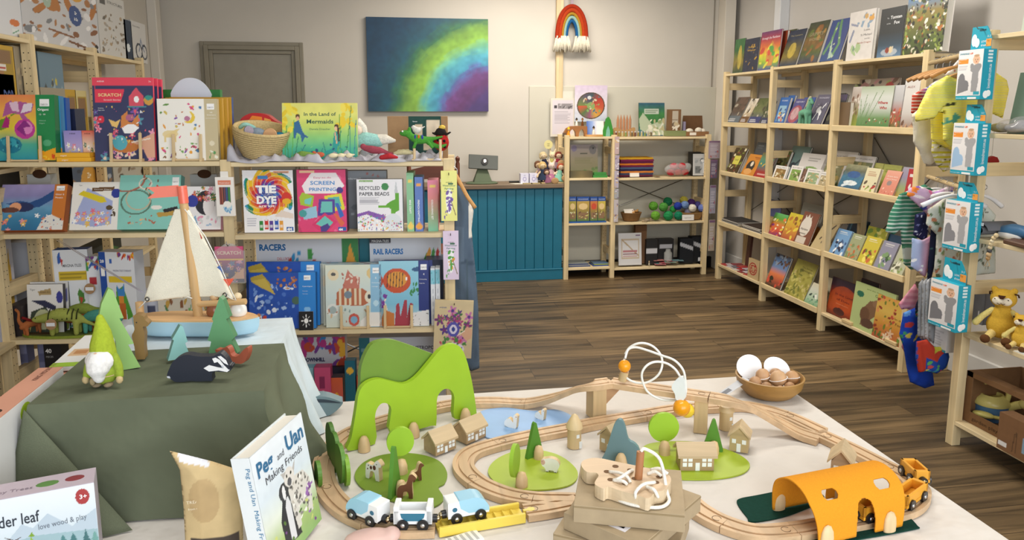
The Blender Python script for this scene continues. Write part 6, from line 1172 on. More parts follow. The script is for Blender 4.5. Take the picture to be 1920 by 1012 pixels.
RBk('pale picture book with pink blossom left of the "Where Who" book',1588,1610,163,2,1,.06,.012,cov('#b4aca0',('g','#8a9a3a','#8a8a4a','#a89a90','#c8c0bc'),('b',26,['#c8a8a0','#7a5a4a','#d8d0c8'],.03,.06,0,.25,1,.8)),lean=6,side='#b0a89c')
RBk('wide pale green picture book titled "Where? Who?" with tall reeds',1604,1664,162,2,1,.02,.012,cov('#c9cfc4',('g','#4a7a42','#6a8f5a','#c4cac4','#cfd4d0','#a8b89c'),*[('l',x,.1,x+dx,h,.010,'#6a8a5c')for x,dx,h in((.1,.12,.8),(.2,.3,.85),(.05,.2,.6),(.3,.4,.88),(.12,-.08,.7),(.22,.12,.6))],('b',22,['#22261f','#8a6a4a','#e8e4da','#b0543a'],.012,.026,.3,.14,.95,.24),n=(76,60)),
[('Where',.58,.58,.09,'#b03a3a',{'width':.3,'bold':.03}),('Who',.66,.46,.09,'#b03a3a',{'width':.22,'bold':.03})],lean=6,side='#a8b09a')
RBk('pale book with a red basket of flowers beside "Where? Who?"',1660,1686,160,2,1,.03,.012,cov('#c4c4c8',('g','#5a6a3a','#a85a4a','#b8b8bc','#c9cacf'),('b',26,['#a84a3a','#c8785a','#e4dcd0','#6a7a4a'],.03,.06,.1,.1,.95,.45)),lean=5,side='#bdbdc2')
RBk('white book with black and red lettering next to the hanging baby clothes',1684,1712,150,2,1,.03,.012,cov('#d4d1d0',('g','#8a6a5a','#c8c4c2','#d8d6d5','#d8d6d5'),('b',8,['#c09a7a','#6a4a3a'],.04,.08,.1,.02,.9,.14)),[('ALEX',.2,.84,.06,'#8a3a34',{'width':.5})],lean=5,side='#cfcccc')
r=thing('felt_horse','sea-green felt horse standing in front of the storybooks','toy',RR.M(RR.u(1503,-.0,rz[1][1]),-.0,rz[1][1]+.018))
r.matrix_world=RR.M(RR.u(1505,.0,rz[1][1]),.012,rz[1][1]+.003)
blob('body',[('l',[(-.03,0,.085),(0,0,.088),(.04,0,.09)],[.024,.026,.024]),('l',[(.035,0,.10),(.055,0,.14),(.062,0,.165)],[.022,.017,.015]),('l',[(.062,0,.17),(.085,0,.150)],[.016,.011])]+[('l',[(x,y,.085),(x*1.15,y,.045),(x*1.2,y,.008)],[.015,.011,.011])for x in(-.035,.035)for y in(-.013,.013)],'#6fa88c',parent=r,vox=.005)
blob('mane',[('l',[(.055,0,.188),(.04,0,.17),(.028,0,.14),(.022,0,.115)],[.011,.012,.011,.008])],'#b9b89c',kind='knit',parent=r,vox=.004)
MB().ball((.07,-.014,.168),.003,'#222',8).obj('eye',mat('gloss','#111'),r,smooth=1)
S3=2
RBk('dark leafy picture book with a yellow label, left end of the third shelf',1360,1381,279,0,2,.02,.014,cov('#4a3a24',('b',30,['#7a8a3a','#d8d0b0','#8a4a3a','#2f2a1c'],.03,.07,0,0,1,1),('r',.25,.35,.75,.68,'#d0cc5a')),[TW('Leaf',.5,.1,'#5a5a2a',.3)],lean=24,side='#4a3a2c')
RBk('dark slate book behind the orange badger book',1402,1425,268,0,2,.10,.010,cov('#4a4f55',('g','#3a4048','#565c62'),('t',.15,.8,.6,.92,2,'#8a9096')),lean=16,side='#444')
RBk('orange picture book with a black animal on the third shelf',1388,1411,291,0,2,.02,.012,cov('#c8822e',('e',.45,.45,.3,.26,'#2f2a26'),('e',.4,.2,.3,.14,'#d8a060'),('e',.5,.56,.1,.12,'#e0d4c0'),('r',.6,.78,.95,.8,'#8a4a1a'),('r',.5,.84,.95,.87,'#8a4a1a')),lean=26,side='#a86a24')
RBk('red and teal picture book beside the first inner post on the third shelf',1412,1436,288,0,2,.02,.012,cov('#8a3a34',('g','#a8302c','#9a302c','#3a7a78','#5a8a6a','#6a5a34'),('t',.2,.1,.8,.2,1,'#e8c8c0'),('b',8,['#c8b04a','#a83a34'],.04,.07,.1,.4,.9,.9)),lean=22,side='#8a2f2c')
RBk('leafy dark picture book behind the small white ones, left of the middle bay',1447,1466,285,1,2,.10,.022,cov('#5a5a34',('b',26,['#8a4a34','#4a5a2a','#c8b87a','#2f3a2a'],.04,.08,0,0,1,1)),lean=20,side='#5a2a24')
RBk('teal-grey picture book with a dark bird, middle bay of the third shelf',1463,1496,276,1,2,.12,.016,cov('#4f6a70',('g','#3f5a64','#5a7478','#56706f','#6a847f'),('e',.4,.4,.14,.1,'#22303a'),('l',.45,.4,.7,.6,.03,'#2a3a44')),lean=22,side='#3f565c')
RBk('white hardback with a green hill picture in the middle bay',1487,1535,290,1,2,.12,.016,cov('#cfcccb',('r',0,.0,1,.34,'#cfcccb'),('e',.5,.42,.28,.12,'#7a9a5a'),('t',.3,.7,.75,.86,2,'#6a6a6a'),n=(50,50)),lean=20,side='#22242c')
RBk('white hardback with a black spine and a rushes picture in the middle bay',1529,1584,285,1,2,.12,.016,cov('#c6c2be',('r',.1,.02,.9,.68,'#7a7a54'),('b',26,['#a08a4a','#5a6a3a','#c0b89a','#6a5a3a'],.04,.09,.12,.04,.88,.66),n=(50,50)),[TW('CHILDREN OF THE FOREST',.83,.06,'#5a4a44',.8)],lean=20,side='#22242c')
for k,(xl,xr,yt,c,ti,nm)in enumerate(((1447,1470,333-21,'#8a6a3a','THE NEST','brown'),(1475,1497,312,'#7a9a4a','ELLA BELLE','leaf green'),(1505,1531,318,'#8aa07a','HANNA MAE','meadow green'),(1530,1551,324,'#a89a7a','PELLE','straw'))):
 RBk('small white picture book with a %s framed picture, front of the third shelf'%nm,xl,xr,yt,1,2,.012,.014,cov('#dedcda',('r',.12,.06,.88,.76,c),('b',18,['#d8d0b8','#5a5a34','#b09a6a',c],.03,.08,.15,.08,.85,.72),seed=k+2),[TW(ti,.84,.09,'#4a4a50',.8)],lean=18,side='#cfcdd0',group='small white framed picture books')
RBk('patterned brown book edge between the small white picture books',1497,1504,318,1,2,.02,.02,cov('#7a5a4a',('b',14,['#b09a8a','#5a3a34'],.04,.08,0,0,1,1),n=(10,30)),lean=18,side='#6a4a40')
RBk('white framed picture book behind the blue swan book',1570,1622,293,2,2,.12,.014,cov('#c9c7c8',('r',.1,.0,.94,.8,'#6a7050'),('b',22,['#8a8a5a','#a89a6a','#4a5a3a'],.04,.09,.12,.04,.9,.75),n=(50,50)),[TW('THE LAND OF LONG AGO',.88,.06,'#4a4a50',.8)],lean=18,side='#23252e')
RBk('blue picture book with a white swan leaning in the last bay',1569,1608,311,2,2,.015,.014,cov('#2f5f80',('g','#1f4a6a','#2a6a8a','#2f6a8a','#5a5f4a','#8a8a6a'),('e',.5,.26,.32,.10,'#d0d8dc'),('l',.2,.12,.45,.24,.05,'#c4d0d8'),('e',.5,.6,.3,.14,'#1f4f8a'),('n',.2,4),n=(50,60)),lean=24,side='#26445a')
RBk('yellow-green book rear left behind the cream garden book',1612,1644,306,2,2,.14,.012,cov('#b8b868',('t',.2,.7,.8,.85,2,'#7a7a3a'),('n',.08,4)),lean=14,side='#a8a860')
RBk('yellow-green book rear right behind the pink book',1642,1676,310,2,2,.14,.012,cov('#b0b45e',('t',.2,.7,.8,.85,2,'#7a7a3a'),('n',.08,4)),lean=14,side='#a0a456')
RBk('cream picture book with small garden figures in the last bay',1612,1637,317,2,2,.015,.02,cov('#d9d2b0',('b',8,['#a83a34','#8aa03a','#d8c04a','#5a4a3a'],.04,.09,.1,.1,.9,.45),('g','#a8b060','#d9d2b0','#dcd6ba','#dcd6ba')if False else('t',.2,.66,.85,.88,3,'#a86a4a')),lean=16,side='#cfc8a8')
RBk('salmon pink picture book with a grey rabbit in the last bay',1645,1672,322,2,2,.015,.014,cov('#d08a74',('g','#c87a66','#d08470','#d89a86'),('e',.45,.5,.16,.10,'#8a7a78'),('b',6,['#b0503a','#e8c0b0'],.02,.04,.1,.08,.9,.3)),[TW('A little story',.74,.08,'#f0e4dc',.7),TW('about bunny',.64,.07,'#f0e4dc',.7)],lean=22,side='#b87464')
RBk('lilac picture book beside the salmon pink one',1674,1692,315,2,2,.03,.012,cov('#8f8aa0',('g','#a8903a','#8a9a6a','#8a84a0','#9a94a8')),lean=18,side='#22242c')
RBk('red greeting book with a round green sticker, beside the striped romper',1693,1712,318,2,2,.02,.012,cov('#b0323a',('r',.2,.74,.9,.84,'#e0d8d8'),('b',4,['#e8e4e0'],.05,.09,.3,.1,.8,.5)),lean=8,side='#9a2a32')
z=rz[0][3]+.0005
def flatpile(lb,px0,px1,d,z,n,cols,dd,names,grp,fr=RR,nm='notebook',cat='notebook',t=.009,jit=.008,kind='matte'):
 for k in range(n):
  u0,u1=fr.u(px0,d,z),fr.u(px1,d,z);j=(k*7%5-2)*jit/2
  b=MB().box((0,0,.0),(u1-u0,dd,.0015),cols[k%len(cols)]).box((.001,.001,.0015),(u1-u0-.001,dd-.001,t-.0015),'#dcd9d2').box((0,0,t-.0015),(u1-u0,dd,t),cols[k%len(cols)])
  b.obj(nm,mat(kind),None,fr.M(u0+j,d+abs(j),z),label=lb%names[k],cat=cat,group=grp);z+=t+.0004
 return z
ORD=['lowest','second lowest','middle','second from the top','topmost']
flatpile('%s dark notebook in the left flat stack on the fourth shelf',1350,1382,.02,z,4,['#2c2a2a','#3a3838'],.20,['lowest','second','third','topmost'],'left stack of dark notebooks')
flatpile('%s dark patterned notebook in the right flat stack on the fourth shelf',1390,1424,.01,z,5,['#3a302c','#4a403a'],.19,ORD,'right stack of dark notebooks')
u_=RR.u(1426,0,.6);p=RR.P(u_+.02,.06,0)
RBk('purple-blue card standing at the back of the middle bay',1440,1460,376,1,3,.20,.004,cov('#5f679a',('n',.1,5)),lean=4,side='#555')
MB().box((0,0,0),(RR.u(1496,.06,.56)-RR.u(1430,.06,.56),.07,.095),'#c8aa74',.002).obj('wooden_crate',mat('woodx'),None,RR.M(RR.u(1441,.18,.56),.13,rz[1][3]+.0006),label='plain pine block standing behind the colourful board books',cat='block')
RBk('colourful fruit-shaped board book with a green top, first in the middle bay',1438,1462,402,1,3,.03,.012,cov('#b8563a',('g','#7a2f5a','#c8503a','#d07a3a','#5a9a3a','#5fae6a'),('b',16,['#d8c04a','#e07a4a','#8a3a7a','#f0e8c0'],.04,.08,0,0,1,.8)),lean=22,side='#7a3a2a')
RBk('yellow pumpkin-coloured board book, second in the middle bay',1463,1487,402,1,3,.03,.012,cov('#c8a43a',('g','#a8503a','#c88a3a','#d0b03a','#ccc03a'),('b',12,['#e0c84a','#b8783a','#8a5a2a'],.04,.1,.1,.1,.9,.9)),lean=22,side='#8a6a2a')
RBk('large grey picture book leaning behind the brown alphabet book',1490,1530,384,1,3,.16,.012,cov('#9a9a94',('g','#7a7a74','#9fa09a'),('t',.3,.8,.7,.86,1,'#6a6a66')),lean=12,side='#8a8a84')
RBk('brown alphabet book with a white castle on the cover',1487,1514,400,1,3,.02,.012,cov('#7a4a3a',('e',.4,.55,.34,.3,'#d9d2c8'),('p',[(.15,.55),(.2,.9),(.3,.8),(.4,.95),(.5,.8),(.6,.9),(.65,.6)],'#d9d2c8'),('r',.08,.02,.7,.24,'#cfc4b8'),('t',.15,.3,.6,.36,1,'#3a2a24')),[('Alphabet',.14,.44,.09,'#3a2a24',{'width':.5})],lean=20,side='#5a3428')
RBk('tan book leaning with dark drawings right of the alphabet book',1519,1546,408,1,3,.03,.012,cov('#b8a67c',('l',.3,.3,.8,.75,.03,'#4a3a2c'),('l',.5,.2,.6,.6,.02,'#2a2420')),lean=30,side='#a08c64')
blob('felt_pumpkin',[('e',(0,0,0),(.075,.04,.06))],'#b8762a',kind='paint',mw=RR.M(RR.u(1528,.16,.58),.16,rz[1][3]+.062),vox=.006,label='glossy orange round toy behind the tan book',cat='toy')
RBk('dark blue book lying at the back of the last bay on the fourth shelf',1575,1610,400,2,3,.24,.012,cov('#22405c',('r',.12,.15,.88,.85,'#4a7a94'),('r',.2,.25,.8,.75,'#22405c')),lean=20,side='#1c3248')
MB().box((0,0,0),(.26,.06,.085),'#b89460',.002).obj('wooden_crate',mat('woodx'),None,RR.M(RR.u(1566,.14,.58),.14,rz[2][3]+.0006),label='low pine box standing behind the cat and squirrel books',cat='block')
RBk('yellow and green book lying behind the small cover row',1612,1648,428,2,3,.15,.012,cov('#a8a83a',('b',16,['#c8c04a','#6a8a3a','#d8d07a'],.05,.1,0,0,1,1)),lean=14,side='#8a8a30')
sm=[(1553,1578,432,'#6f9ac8',['#1f2a4a','#e4e8f0','#3a5a8a'],'small light blue picture book with a black and white cat'),(1581,1604,441,'#9aa07a',['#b8683a','#c88a5a','#7a8a5a'],'small picture book with an orange squirrel'),(1606,1633,446,'#c8b83a',['#8a3a2a','#e8dc6a','#5a8a2a','#c86a3a'],'small bright yellow and green picture book'),(1636,1664,455,'#8a8aa0',['#3a5a34','#e0dcd4','#2a3a5a','#7a9a6a'],'small grey and green picture book with a goose'),(1667,1690,463,'#b0b49a',['#5a5a44','#8aa05a','#e0e0d0'],'small pale picture book with a grey bird')]
for k,(xl,xr,yt,c,cs,lb)in enumerate(sm):
 RBk(lb,xl,xr,yt,2,3,.015,.012,cov(c,('b',20,cs,.03,.09,.1,.05,.9,.55),('t',.2,.8,.8,.92,2,'#e6e6e0'),seed=k+3),lean=22,side=c,group='small picture books on the fourth shelf')
RBk('dark blue book lying behind the grey goose book',1650,1684,443,2,3,.16,.012,cov('#2a4f72'),lean=16,side='#24405c')
RBk('blue and orange sunset picture book on the bottom shelf',1434,1461,480,1,4,.02,.016,cov('#4a6a94',('g','#2f3a2a','#a8503a','#d87a4a','#6a84b0','#5a7aa8','#4a4f60'),('b',26,['#6a4a3a','#3a2f2a','#8a9ab0'],.03,.06,0,.66,1,1),('b',10,['#2a2a1c','#c8503a'],.03,.07,0,0,1,.25)),lean=20,side='#2f3f5a')
RBk('tall yellow-green fairy tale book on the bottom shelf',1469,1506,492,1,4,.02,.014,cov('#a09a4a',('b',60,['#8a8436','#c0b86a','#6f7434','#b8ac70'],.03,.06,0,0,1,.75),('n',.12,4),n=(50,64)),[('The Secret',.35,.80,.055,'#4a4420',{'width':.5}),('Nightingale',.3,.72,.065,'#4a4420',{'width':.6})],lean=22,side='#7a7438')
RBk('pale green and white picture book beside the second inner post, bottom shelf',1507,1531,535,1,4,.02,.012,cov('#b4c4b0',('g','#7aa07a','#a8c0a8','#c8ccc0','#cfc8b0'),('b',12,['#6a9a7a','#3a4a44','#e0e4dc'],.03,.08,.1,.05,.9,.5)),lean=26,side='#a8a890')
RBk('cream book leaning behind the pale green one on the bottom shelf',1520,1545,520,1,4,.08,.012,cov('#c9bfa4',('n',.1,4)),lean=20,side='#b8ac90')
RBk('dark orange picture book with a black hill on the bottom shelf',1549,1601,528,2,4,.04,.012,cov('#a8481f',('g','#5a2418','#a8441f','#b8501f','#8a2f1c','#3a2030','#2a2030'),('e',.5,.5,.46,.34,'#b04a1e',.6),('e',.42,.14,.2,.1,'#4a2420'),('n',.15,5),n=(60,60)),[TW('In the Land',.56,.09,'#5a1a20',.62),TW('of Elves',.43,.09,'#5a1a20',.46),TW('Daniela Drescher',.33,.035,'#e0a07a',.44)],lean=8,side='#4a2018')
RBk('orange book rear right on the bottom shelf, mostly behind the bear book',1600,1632,527,2,4,.10,.012,cov('#b0542a',('r',0,.8,1,1,'#3a2028')),lean=8,side='#6a2a1c')
RBk('pale green bear picture book on the bottom shelf',1592,1666,540,2,4,.015,.012,cov('#b0c084',('e',.16,.76,.09,.07,'#2a6a54'),('p',[(.26,.1),(.3,.5),(.42,.68),(.6,.72),(.66,.6),(.6,.4),(.5,.3),(.55,.12),(.4,.08)],'#7a5c44'),('e',.34,.36,.12,.16,'#6a4c38'),('e',.58,.66,.09,.08,'#8a6a50'),('e',.44,.18,.16,.1,'#5a4034'),('b',10,['#8a7a5a','#d8d0b8','#5a4a3a'],.02,.04,.6,.1,.9,.3),n=(70,66)),[('Goldilocks',.52,.80,.09,'#5a7a3a',{'width':.4}),('and the three',.3,.90,.035,'#5a7a3a',{'width':.4})],lean=6,side='#98a870')
RBk('golden autumn leaf picture book at the right of the bottom shelf',1634,1696,562,2,4,.01,.012,cov('#d0a84a',('g','#a8503a','#c88a3a','#d4b45a','#d0a04a'),('b',44,['#b8503a','#c8784a','#8a3a2a','#d8945a','#6a7a34'],.02,.05,0,.1,.6,1),('f',5,['#e4d4b8','#d8b89a'],.09,.3,.06,.9,.2),('b',14,['#4a6a34','#6a8a3a'],.02,.05,0,0,1,.14),n=(64,60)),[('In the',.58,.55,.07,'#5a3a1a',{'width':.28}),('Forest',.62,.43,.09,'#5a3a1a',{'width':.34})],lean=6,side='#b8903c')
for k,(px,lb)in enumerate(((1580,'left'),(1660,'right'))):
 MB().box((0,0,0),(.10,.03,.022),'#d9c090',.003).obj('wooden_ledge',mat('woodx'),None,RR.M(RR.u(px-8,-.02,.15),-.0,rz[2][4]+.0006),label=lb+' small wooden ledge block holding the books on the bottom shelf',cat='block',group='wooden ledge blocks')
a=cov('#c0a880',('o',.45,.5,.34,.3,'#a83430',.1),('o',.45,.5,.2,.18,'#a83430',.14),('b',16,['#a83430'],.02,.05,.25,.3,.68,.7))
RBk('kraft board with a red round print beside the first inner post, bottom shelf',1401,1421,487,0,4,.02,.02,a,lean=3,side='#b09a70',pages=None)
RBk('brown rolled stick leaning in the corner behind the kraft board',1396,1402,440,0,4,.16,.02,None,lean=4,side='#5a3a34',pages=None,nm='wooden_stick',cat='stick')
rs_=random.Random(12)
for k in range(13):
 c=['#a82f34','#b9b2b8','#8a3a40','#c4bcc0','#6a6a74','#b03a3a','#d0c8c4'][k%7]
 u=.05+.045*k%.42;w_=rs_.uniform(.06,.11)
 MB().box((0,0,0),(w_,.09,.006),c,.001).obj('small_packet',mat('print'),None,RR.M(.06+.034*k,.02+.03*(k%3),rz[0][4]+.001+.0068*(k%3),0,D(rs_.uniform(-15,15))),label='small red, white or grey packet scattered at the left of the bottom shelf',cat='packet',group='packets scattered on the bottom shelf')
# nearer right unit: swaddle packs and clothes
def baby(kind,seed):
 g={'grey':'#a9a9ad','blue':'#a9a9ad','dark':'#97979b'}[kind];h2={'grey':'#8a8a90','blue':'#9fbfe0','dark':'#7a7a80'}[kind]
 return art(64,96,'#e9e7e8',('g','#dcdadc','#e8e6e8','#efeff0'),('p',[(.52,.62),(.56,.70),(.66,.66),(.82,.7),(.94,.66),(.92,.56),(.86,.50),(.88,.3),(.84,.08),(.62,.08),(.60,.3),(.62,.5),(.54,.54)],g),
 ('e',.74,.78,.14,.10,'#e6bc9e'),('e',.74,.865,.11,.025,'#c4a080'),('e',.70,.78,.014,.012,'#3a2a24'),('e',.79,.78,.014,.012,'#3a2a24'),('e',.745,.735,.03,.012,'#b0524a'),('e',.74,.76,.012,.014,'#cf9a7c'),
 ('e',.58,.64,.07,.06,g),('e',.89,.63,.07,.06,g),('l',.74,.1,.74,.62,.004,'#d8d8da'),
 ('e',.20,.34,.14,.15,h2),('e',.36,.22,.15,.12,h2),('p',[(.06,.34),(.06,.04),(.5,.12),(.5,.22)],h2),('r',0,0,.5,.02,'#e9e7e8'),
 ('r',.03,.70,.42,.80,'#f0953a'),('t',.04,.56,.42,.66,4,'#a8a8b4'),('r',.72,.02,.96,.085,'#2a9ab0'),seed=seed)
def swaddle(lb,px,xe,xs,yt,yfront_top,yb,d,kind,title_c='#5a9ab0',bottom='#1f9cb4',yaw=0):
 fr=SW;T_='#22a2bc'
 z1=fr.z(px,yfront_top,d);z0=fr.z(px,yb,d);zt=fr.z(px,yt,d)
 u0=fr.u(px,d,(z0+z1)/2);u1=fr.u(xe,d,(z0+z1)/2);w,h=u1-u0,z1-z0;t=.06
 r=thing('swaddle_pack',lb,'pack',fr.M(u0,d,z0,0,D(yaw)),'teal swaddle packs hanging on the post')
 b=MB().box((0,0,0),(w,t,h),T_,.001).grid(baby(kind,3),w,h*.92,Matrix.Translation((0,-.0006,h*.08)))
 b.text('SWADDLE',.05*w,.91*h,.045*h,title_c,y=-.0012,width=.38*w,bold=.03).text('UP',.46*w,.91*h,.045*h,'#f07a5a',y=-.0012,width=.13*w,bold=.04)
 b.text('TRANSITION',.05*w,.80*h,.022*h,'#fff',y=-.0012,width=.3*w).text('BAG',.05*w,.76*h,.022*h,'#fff',y=-.0012).text('love your nights',.04*w,.025*h,.024*h,'#fff',y=-.0012,width=.4*w)
 b.box((.5*w,-.001,.012*h),(.86*w,-.0004,.05*h),'#eee')
 M=Matrix.Translation((w+.0008,0,0))@Matrix.Rotation(D(90),4,'Z')
 b.text('lovetodream.com.au',t*.68,.22*h,t*.36,'#fff',y=0,M=M,rot=D(90),width=.48*h)
 for i in range(4):b.box((w+.0002,t*.35,h*(.74+.065*i)),(w+.0012,t*.7,h*(.78+.065*i)),'#e6f4f6')
 b.ball((w+.001,t*.4,h*.1),(.001,t*.22,t*.26),'#fff',10).ball((w+.001,t*.6,h*.125),(.001,t*.2,t*.22),'#fff',10)
 b.obj('pack_box',mat(),r)
 ht=zt-z1;x0,x1=w*.18,w*1.0
 b=MB().prism([(x0,0),(x1,0),(x1,ht*.45),(x1-w*.12,ht*.8),(x1-w*.22,ht),(x0+w*.02,ht)],0,.002,T_,M=Matrix.Translation((0,t*.5,h)))
 b.ball((x0+w*.14,t*.5-.001,h+ht*.42),(w*.11,.001,ht*.27),'#f2f6f8',14).ball((x0+w*.26,t*.5-.001,h+ht*.3),(w*.10,.001,ht*.2),'#f2f6f8',14)
 b.text('LOVE TO',x0+w*.42,h+ht*.3,ht*.12,'#fff',y=t*.5-.001).text('dream',x0+w*.42,h+ht*.14,ht*.14,'#fff',y=t*.5-.001)
 b.box((x1-w*.2,t*.5-.001,h+ht*.12),(x1,t*.5-.0004,h+ht*.44),'#f0a04a').text('0-3',x1-w*.17,h+ht*.5,ht*.14,'#e8f6f8',y=t*.5-.001)
 b.box((w*.5,t*.5-.0008,h+ht*.8),(w*.75,t*.5-.0002,h+ht*.87),'#164f5c')
 b.obj('hang_tab',mat(),r)
 MB().tube([(w*.62,t*.9,h+ht*.9),(w*.62,t*.1,h+ht*.88),(w*.62,-.0,h+ht*.98)],.0017,'#aaa',8).obj('hook',mat('metal','#999'),r)
SW=Fr((2.352,2.72),(0,-1))
swaddle('topmost teal swaddle pack with a grey wing-armed baby photo',1795,1841,1860,54,96,187,.02,'dark')
swaddle('second teal swaddle pack with a light blue heart window',1785,1830,1850,196,230,325,.02,'blue')
swaddle('third teal swaddle pack with a lilac-blue heart window',1770,1816,1832,338,372,464,.02,'grey')
swaddle('lowest teal swaddle pack with a grey heart window',1743,1794,1815,477,519,606,.0,'dark')
MB().box((0,0,0),(.16,.05,.21),'#dcdcde',.001).grid(art(40,50,'#dcdce0',('r',.1,.5,.6,.8,'#6a6a70'),('t',.1,.1,.9,.44,6,'#a8a8b0'),('r',0,0,1,.06,'#2a9ab0')),.16,.21,Matrix.Translation((0,-.0006,0))).obj('swaddle_pack',mat(),None,SW.M(SW.u(1738,.09,.75),.09,SW.z(1745,650,.09)),label='back of another swaddle pack with small print, behind the lowest one',cat='pack')
rail_z=1.70
pA=np.array([2.45,2.78,rail_z]);pB=np.array([2.84,3.58,rail_z])
MB().cyl(tuple(pA),tuple(pB),.012,'#b8a27a',14).obj('clothes_rail',mat('woodx'),None,smooth=45,label='round wooden clothes rail between the last bookshelf post and the nearer unit',cat='rail')
rz2=1.13;qA=np.array([2.42,2.80,rz2]);qB=np.array([2.66,3.30,rz2])
MB().cyl(tuple(qA),tuple(qB),.010,'#b8a27a',14).obj('clothes_rail',mat('woodx'),None,smooth=45,label='lower clothes rail behind the third swaddle pack',cat='rail')
def garment(name,lb,Y_,pts,A_,t=.012,hz=None,xoff=0,col_h='#c9955c',fold=(.004,14),hang=None,hl=None,X_=None):
 """garment facing the shop entrance, outline given by where its edges stand in a plane at depth Y_"""
 P=[]
 for px,py in pts:
  q=PY(px,py,Y_);P.append((q[0],q[2]))
 puff(P,A_,t,name,lb,'clothing',TR(0,Y_,0),fold=fold)
 if hang:q=PY(hang[0],hang[1],Y_+.0);hanger(TR(q[0],Y_+.004,q[2]),hl,w=hang[2],col=col_h)
def shirt(x0,x1,y0,y1,sl):
 w=x1-x0;return[(x0+w*.33,y0),(x0+w*.5,y0+5),(x0+w*.67,y0),(x1,y0+9),(x1+sl,y0+45),(x1+sl*.2,y0+58),(x1-w*.1,y0+40),(x1-w*.1,y1),(x0+w*.1,y1+3),(x0+w*.1,y0+42),(x0-sl*.2,y0+62),(x0-sl,y0+50),(x0,y0+12)]
def stripes(c1,c2,n,du=.25,*more):return art(50,110,c1,('y',n,c2,du),('n',.06,5),*more)
garment('baby_shirt','yellow striped baby shirt with a little bee, front garment on the upper rail',2.92,[(1764,148),(1778,140),(1800,150),(1830,142),(1862,132),(1888,150),(1892,168),(1880,222),(1862,214),(1858,200),(1850,290),(1800,292),(1768,262),(1768,200),(1752,222),(1716,228),(1716,215),(1740,165)],stripes('#f7ea66','#ece088',34,.4,('e',.32,.60,.03,.02,'#4a4a30'),('e',.38,.61,.02,.02,'#4a4a30'),('p',[(.36,.4),(.4,.52),(.46,.46),(.42,.38)],'#5aa890'),('p',[(.3,.36),(.32,.46),(.36,.4)],'#5aa890')),t=.016,hang=(1805,140,.12),hl='wooden hanger inside the yellow striped shirt')
garment('baby_shirt','second yellow striped shirt with a green leaf, just behind the first',3.02,[(1748,168),(1762,158),(1782,150),(1800,160),(1800,290),(1746,262),(1744,210),(1738,226),(1718,224),(1726,200)],stripes('#f2e45e','#e8da80',30,.4,('p',[(.5,.42),(.56,.56),(.64,.48),(.58,.38)],'#5aa890')),t=.014)
garment('baby_romper','cream baby romper hanging left of the yellow shirts',3.12,[(1722,205),(1734,192),(1752,200),(1752,258),(1756,300),(1744,310),(1732,306),(1722,282),(1712,266),(1712,240),(1708,216)],art(30,70,'#d9d2c2',('n',.06,5)),t=.014)
garment('baby_shirt','red and blue striped baby top peeping out behind',3.18,[(1710,178),(1728,168),(1745,160),(1750,200),(1722,214),(1708,212)],art(30,50,'#b8463a',('h','#c04a3a','#b8463a','#4a62a8','#3f5aa8'),('y',9,'#dcd6d0',.25)),t=.012)
garment('baby_shirt','white shirt sprinkled with tiny blue flowers on the upper rail',3.06,[(1742,160),(1772,140),(1798,110),(1806,128),(1780,156),(1752,176),(1736,182)],art(44,40,'#dcd8d6',('b',50,['#6a6ab0','#8a8a98','#b06a7a'],.02,.05,0,0,1,1)),t=.012)
garment('baby_dress','yellow and white dotted baby garment hanging low behind the second pack',3.05,[(1748,260),(1778,264),(1786,282),(1782,318),(1768,322),(1755,308),(1746,284)],art(30,50,'#cfc9b4',('y',7,'#c8c03a',.3),('b',20,['#6a6a4a','#e8e6dc'],.03,.05,0,0,1,.9)),t=.012)
for k in range(5):
 q=PY(1755+11*k,128-3*k,3.04+.10*(4-k)*.9)
 t_=(3.02+.11*(4-k)-2.78)/.8;hx=2.45+.39*t_
 hanger(TR(hx,2.78+.8*t_,rail_z-.05,D(-26)),'%s of the bare-shouldered wooden hangers on the upper rail, counted from the bookshelf'%['first','second','third','fourth','fifth'][k],w=.13,col='#b98a58',group='wooden hangers on the upper rail',hook_h=.062)
garment('baby_romper','green and white striped baby romper with a round pocket, left on the lower rail',3.10,[(1716,352),(1734,345),(1750,356),(1748,400),(1722,410),(1720,470),(1722,504),(1708,506),(1694,494),(1688,430),(1676,440),(1660,434),(1668,400),(1686,364)],stripes('#3f7f66','#c8d6cc',22,.32,('e',.5,.2,.26,.10,'#5a9a7a'),('e',.5,.2,.18,.07,'#c8d6cc')),t=.014)
garment('baby_dress','pink and lilac baby dress printed with coloured shapes on the lower rail',3.0,[(1704,352),(1724,348),(1752,360),(1790,344),(1782,372),(1752,400),(1738,402),(1724,388),(1700,366)],art(60,50,'#c8a8c8',('b',40,['#e8dce4','#7a5ab0','#d8709a','#e8843a','#3a4a9a','#b890d0','#f0e8ec'],.04,.10,0,0,1,1)),t=.014)
garment('baby_dress','white baby garment printed with small green leaves on the lower rail',2.92,[(1740,392),(1778,366),(1800,352),(1802,470),(1786,520),(1760,548),(1752,500),(1756,440),(1736,420)],art(44,90,'#d8d6ca',('b',60,['#8a9a6a','#c07a5a','#6a7a5a','#b8a07a'],.015,.03,0,0,1,1)),t=.012)
garment('baby_trousers','navy baby trousers with a white print hanging below the pink dress',3.02,[(1716,402),(1734,396),(1742,412),(1738,446),(1728,450),(1712,440)],art(30,40,'#23264a',('b',16,['#b8bcd0','#6a70a0'],.03,.05,0,0,1,1)),t=.012)
garment('baby_trousers','light blue and pink baby leggings hanging on the lower rail',2.98,[(1710,446),(1730,450),(1748,440),(1744,500),(1734,520),(1724,512),(1708,500)],art(30,60,'#a8b8dc',('h','#a4b8dc','#b0b4d8','#d0a0b8','#c88aa8'),('b',10,['#e8a04a','#f0f0f4'],.03,.05,0,0,1,.5)),t=.012)
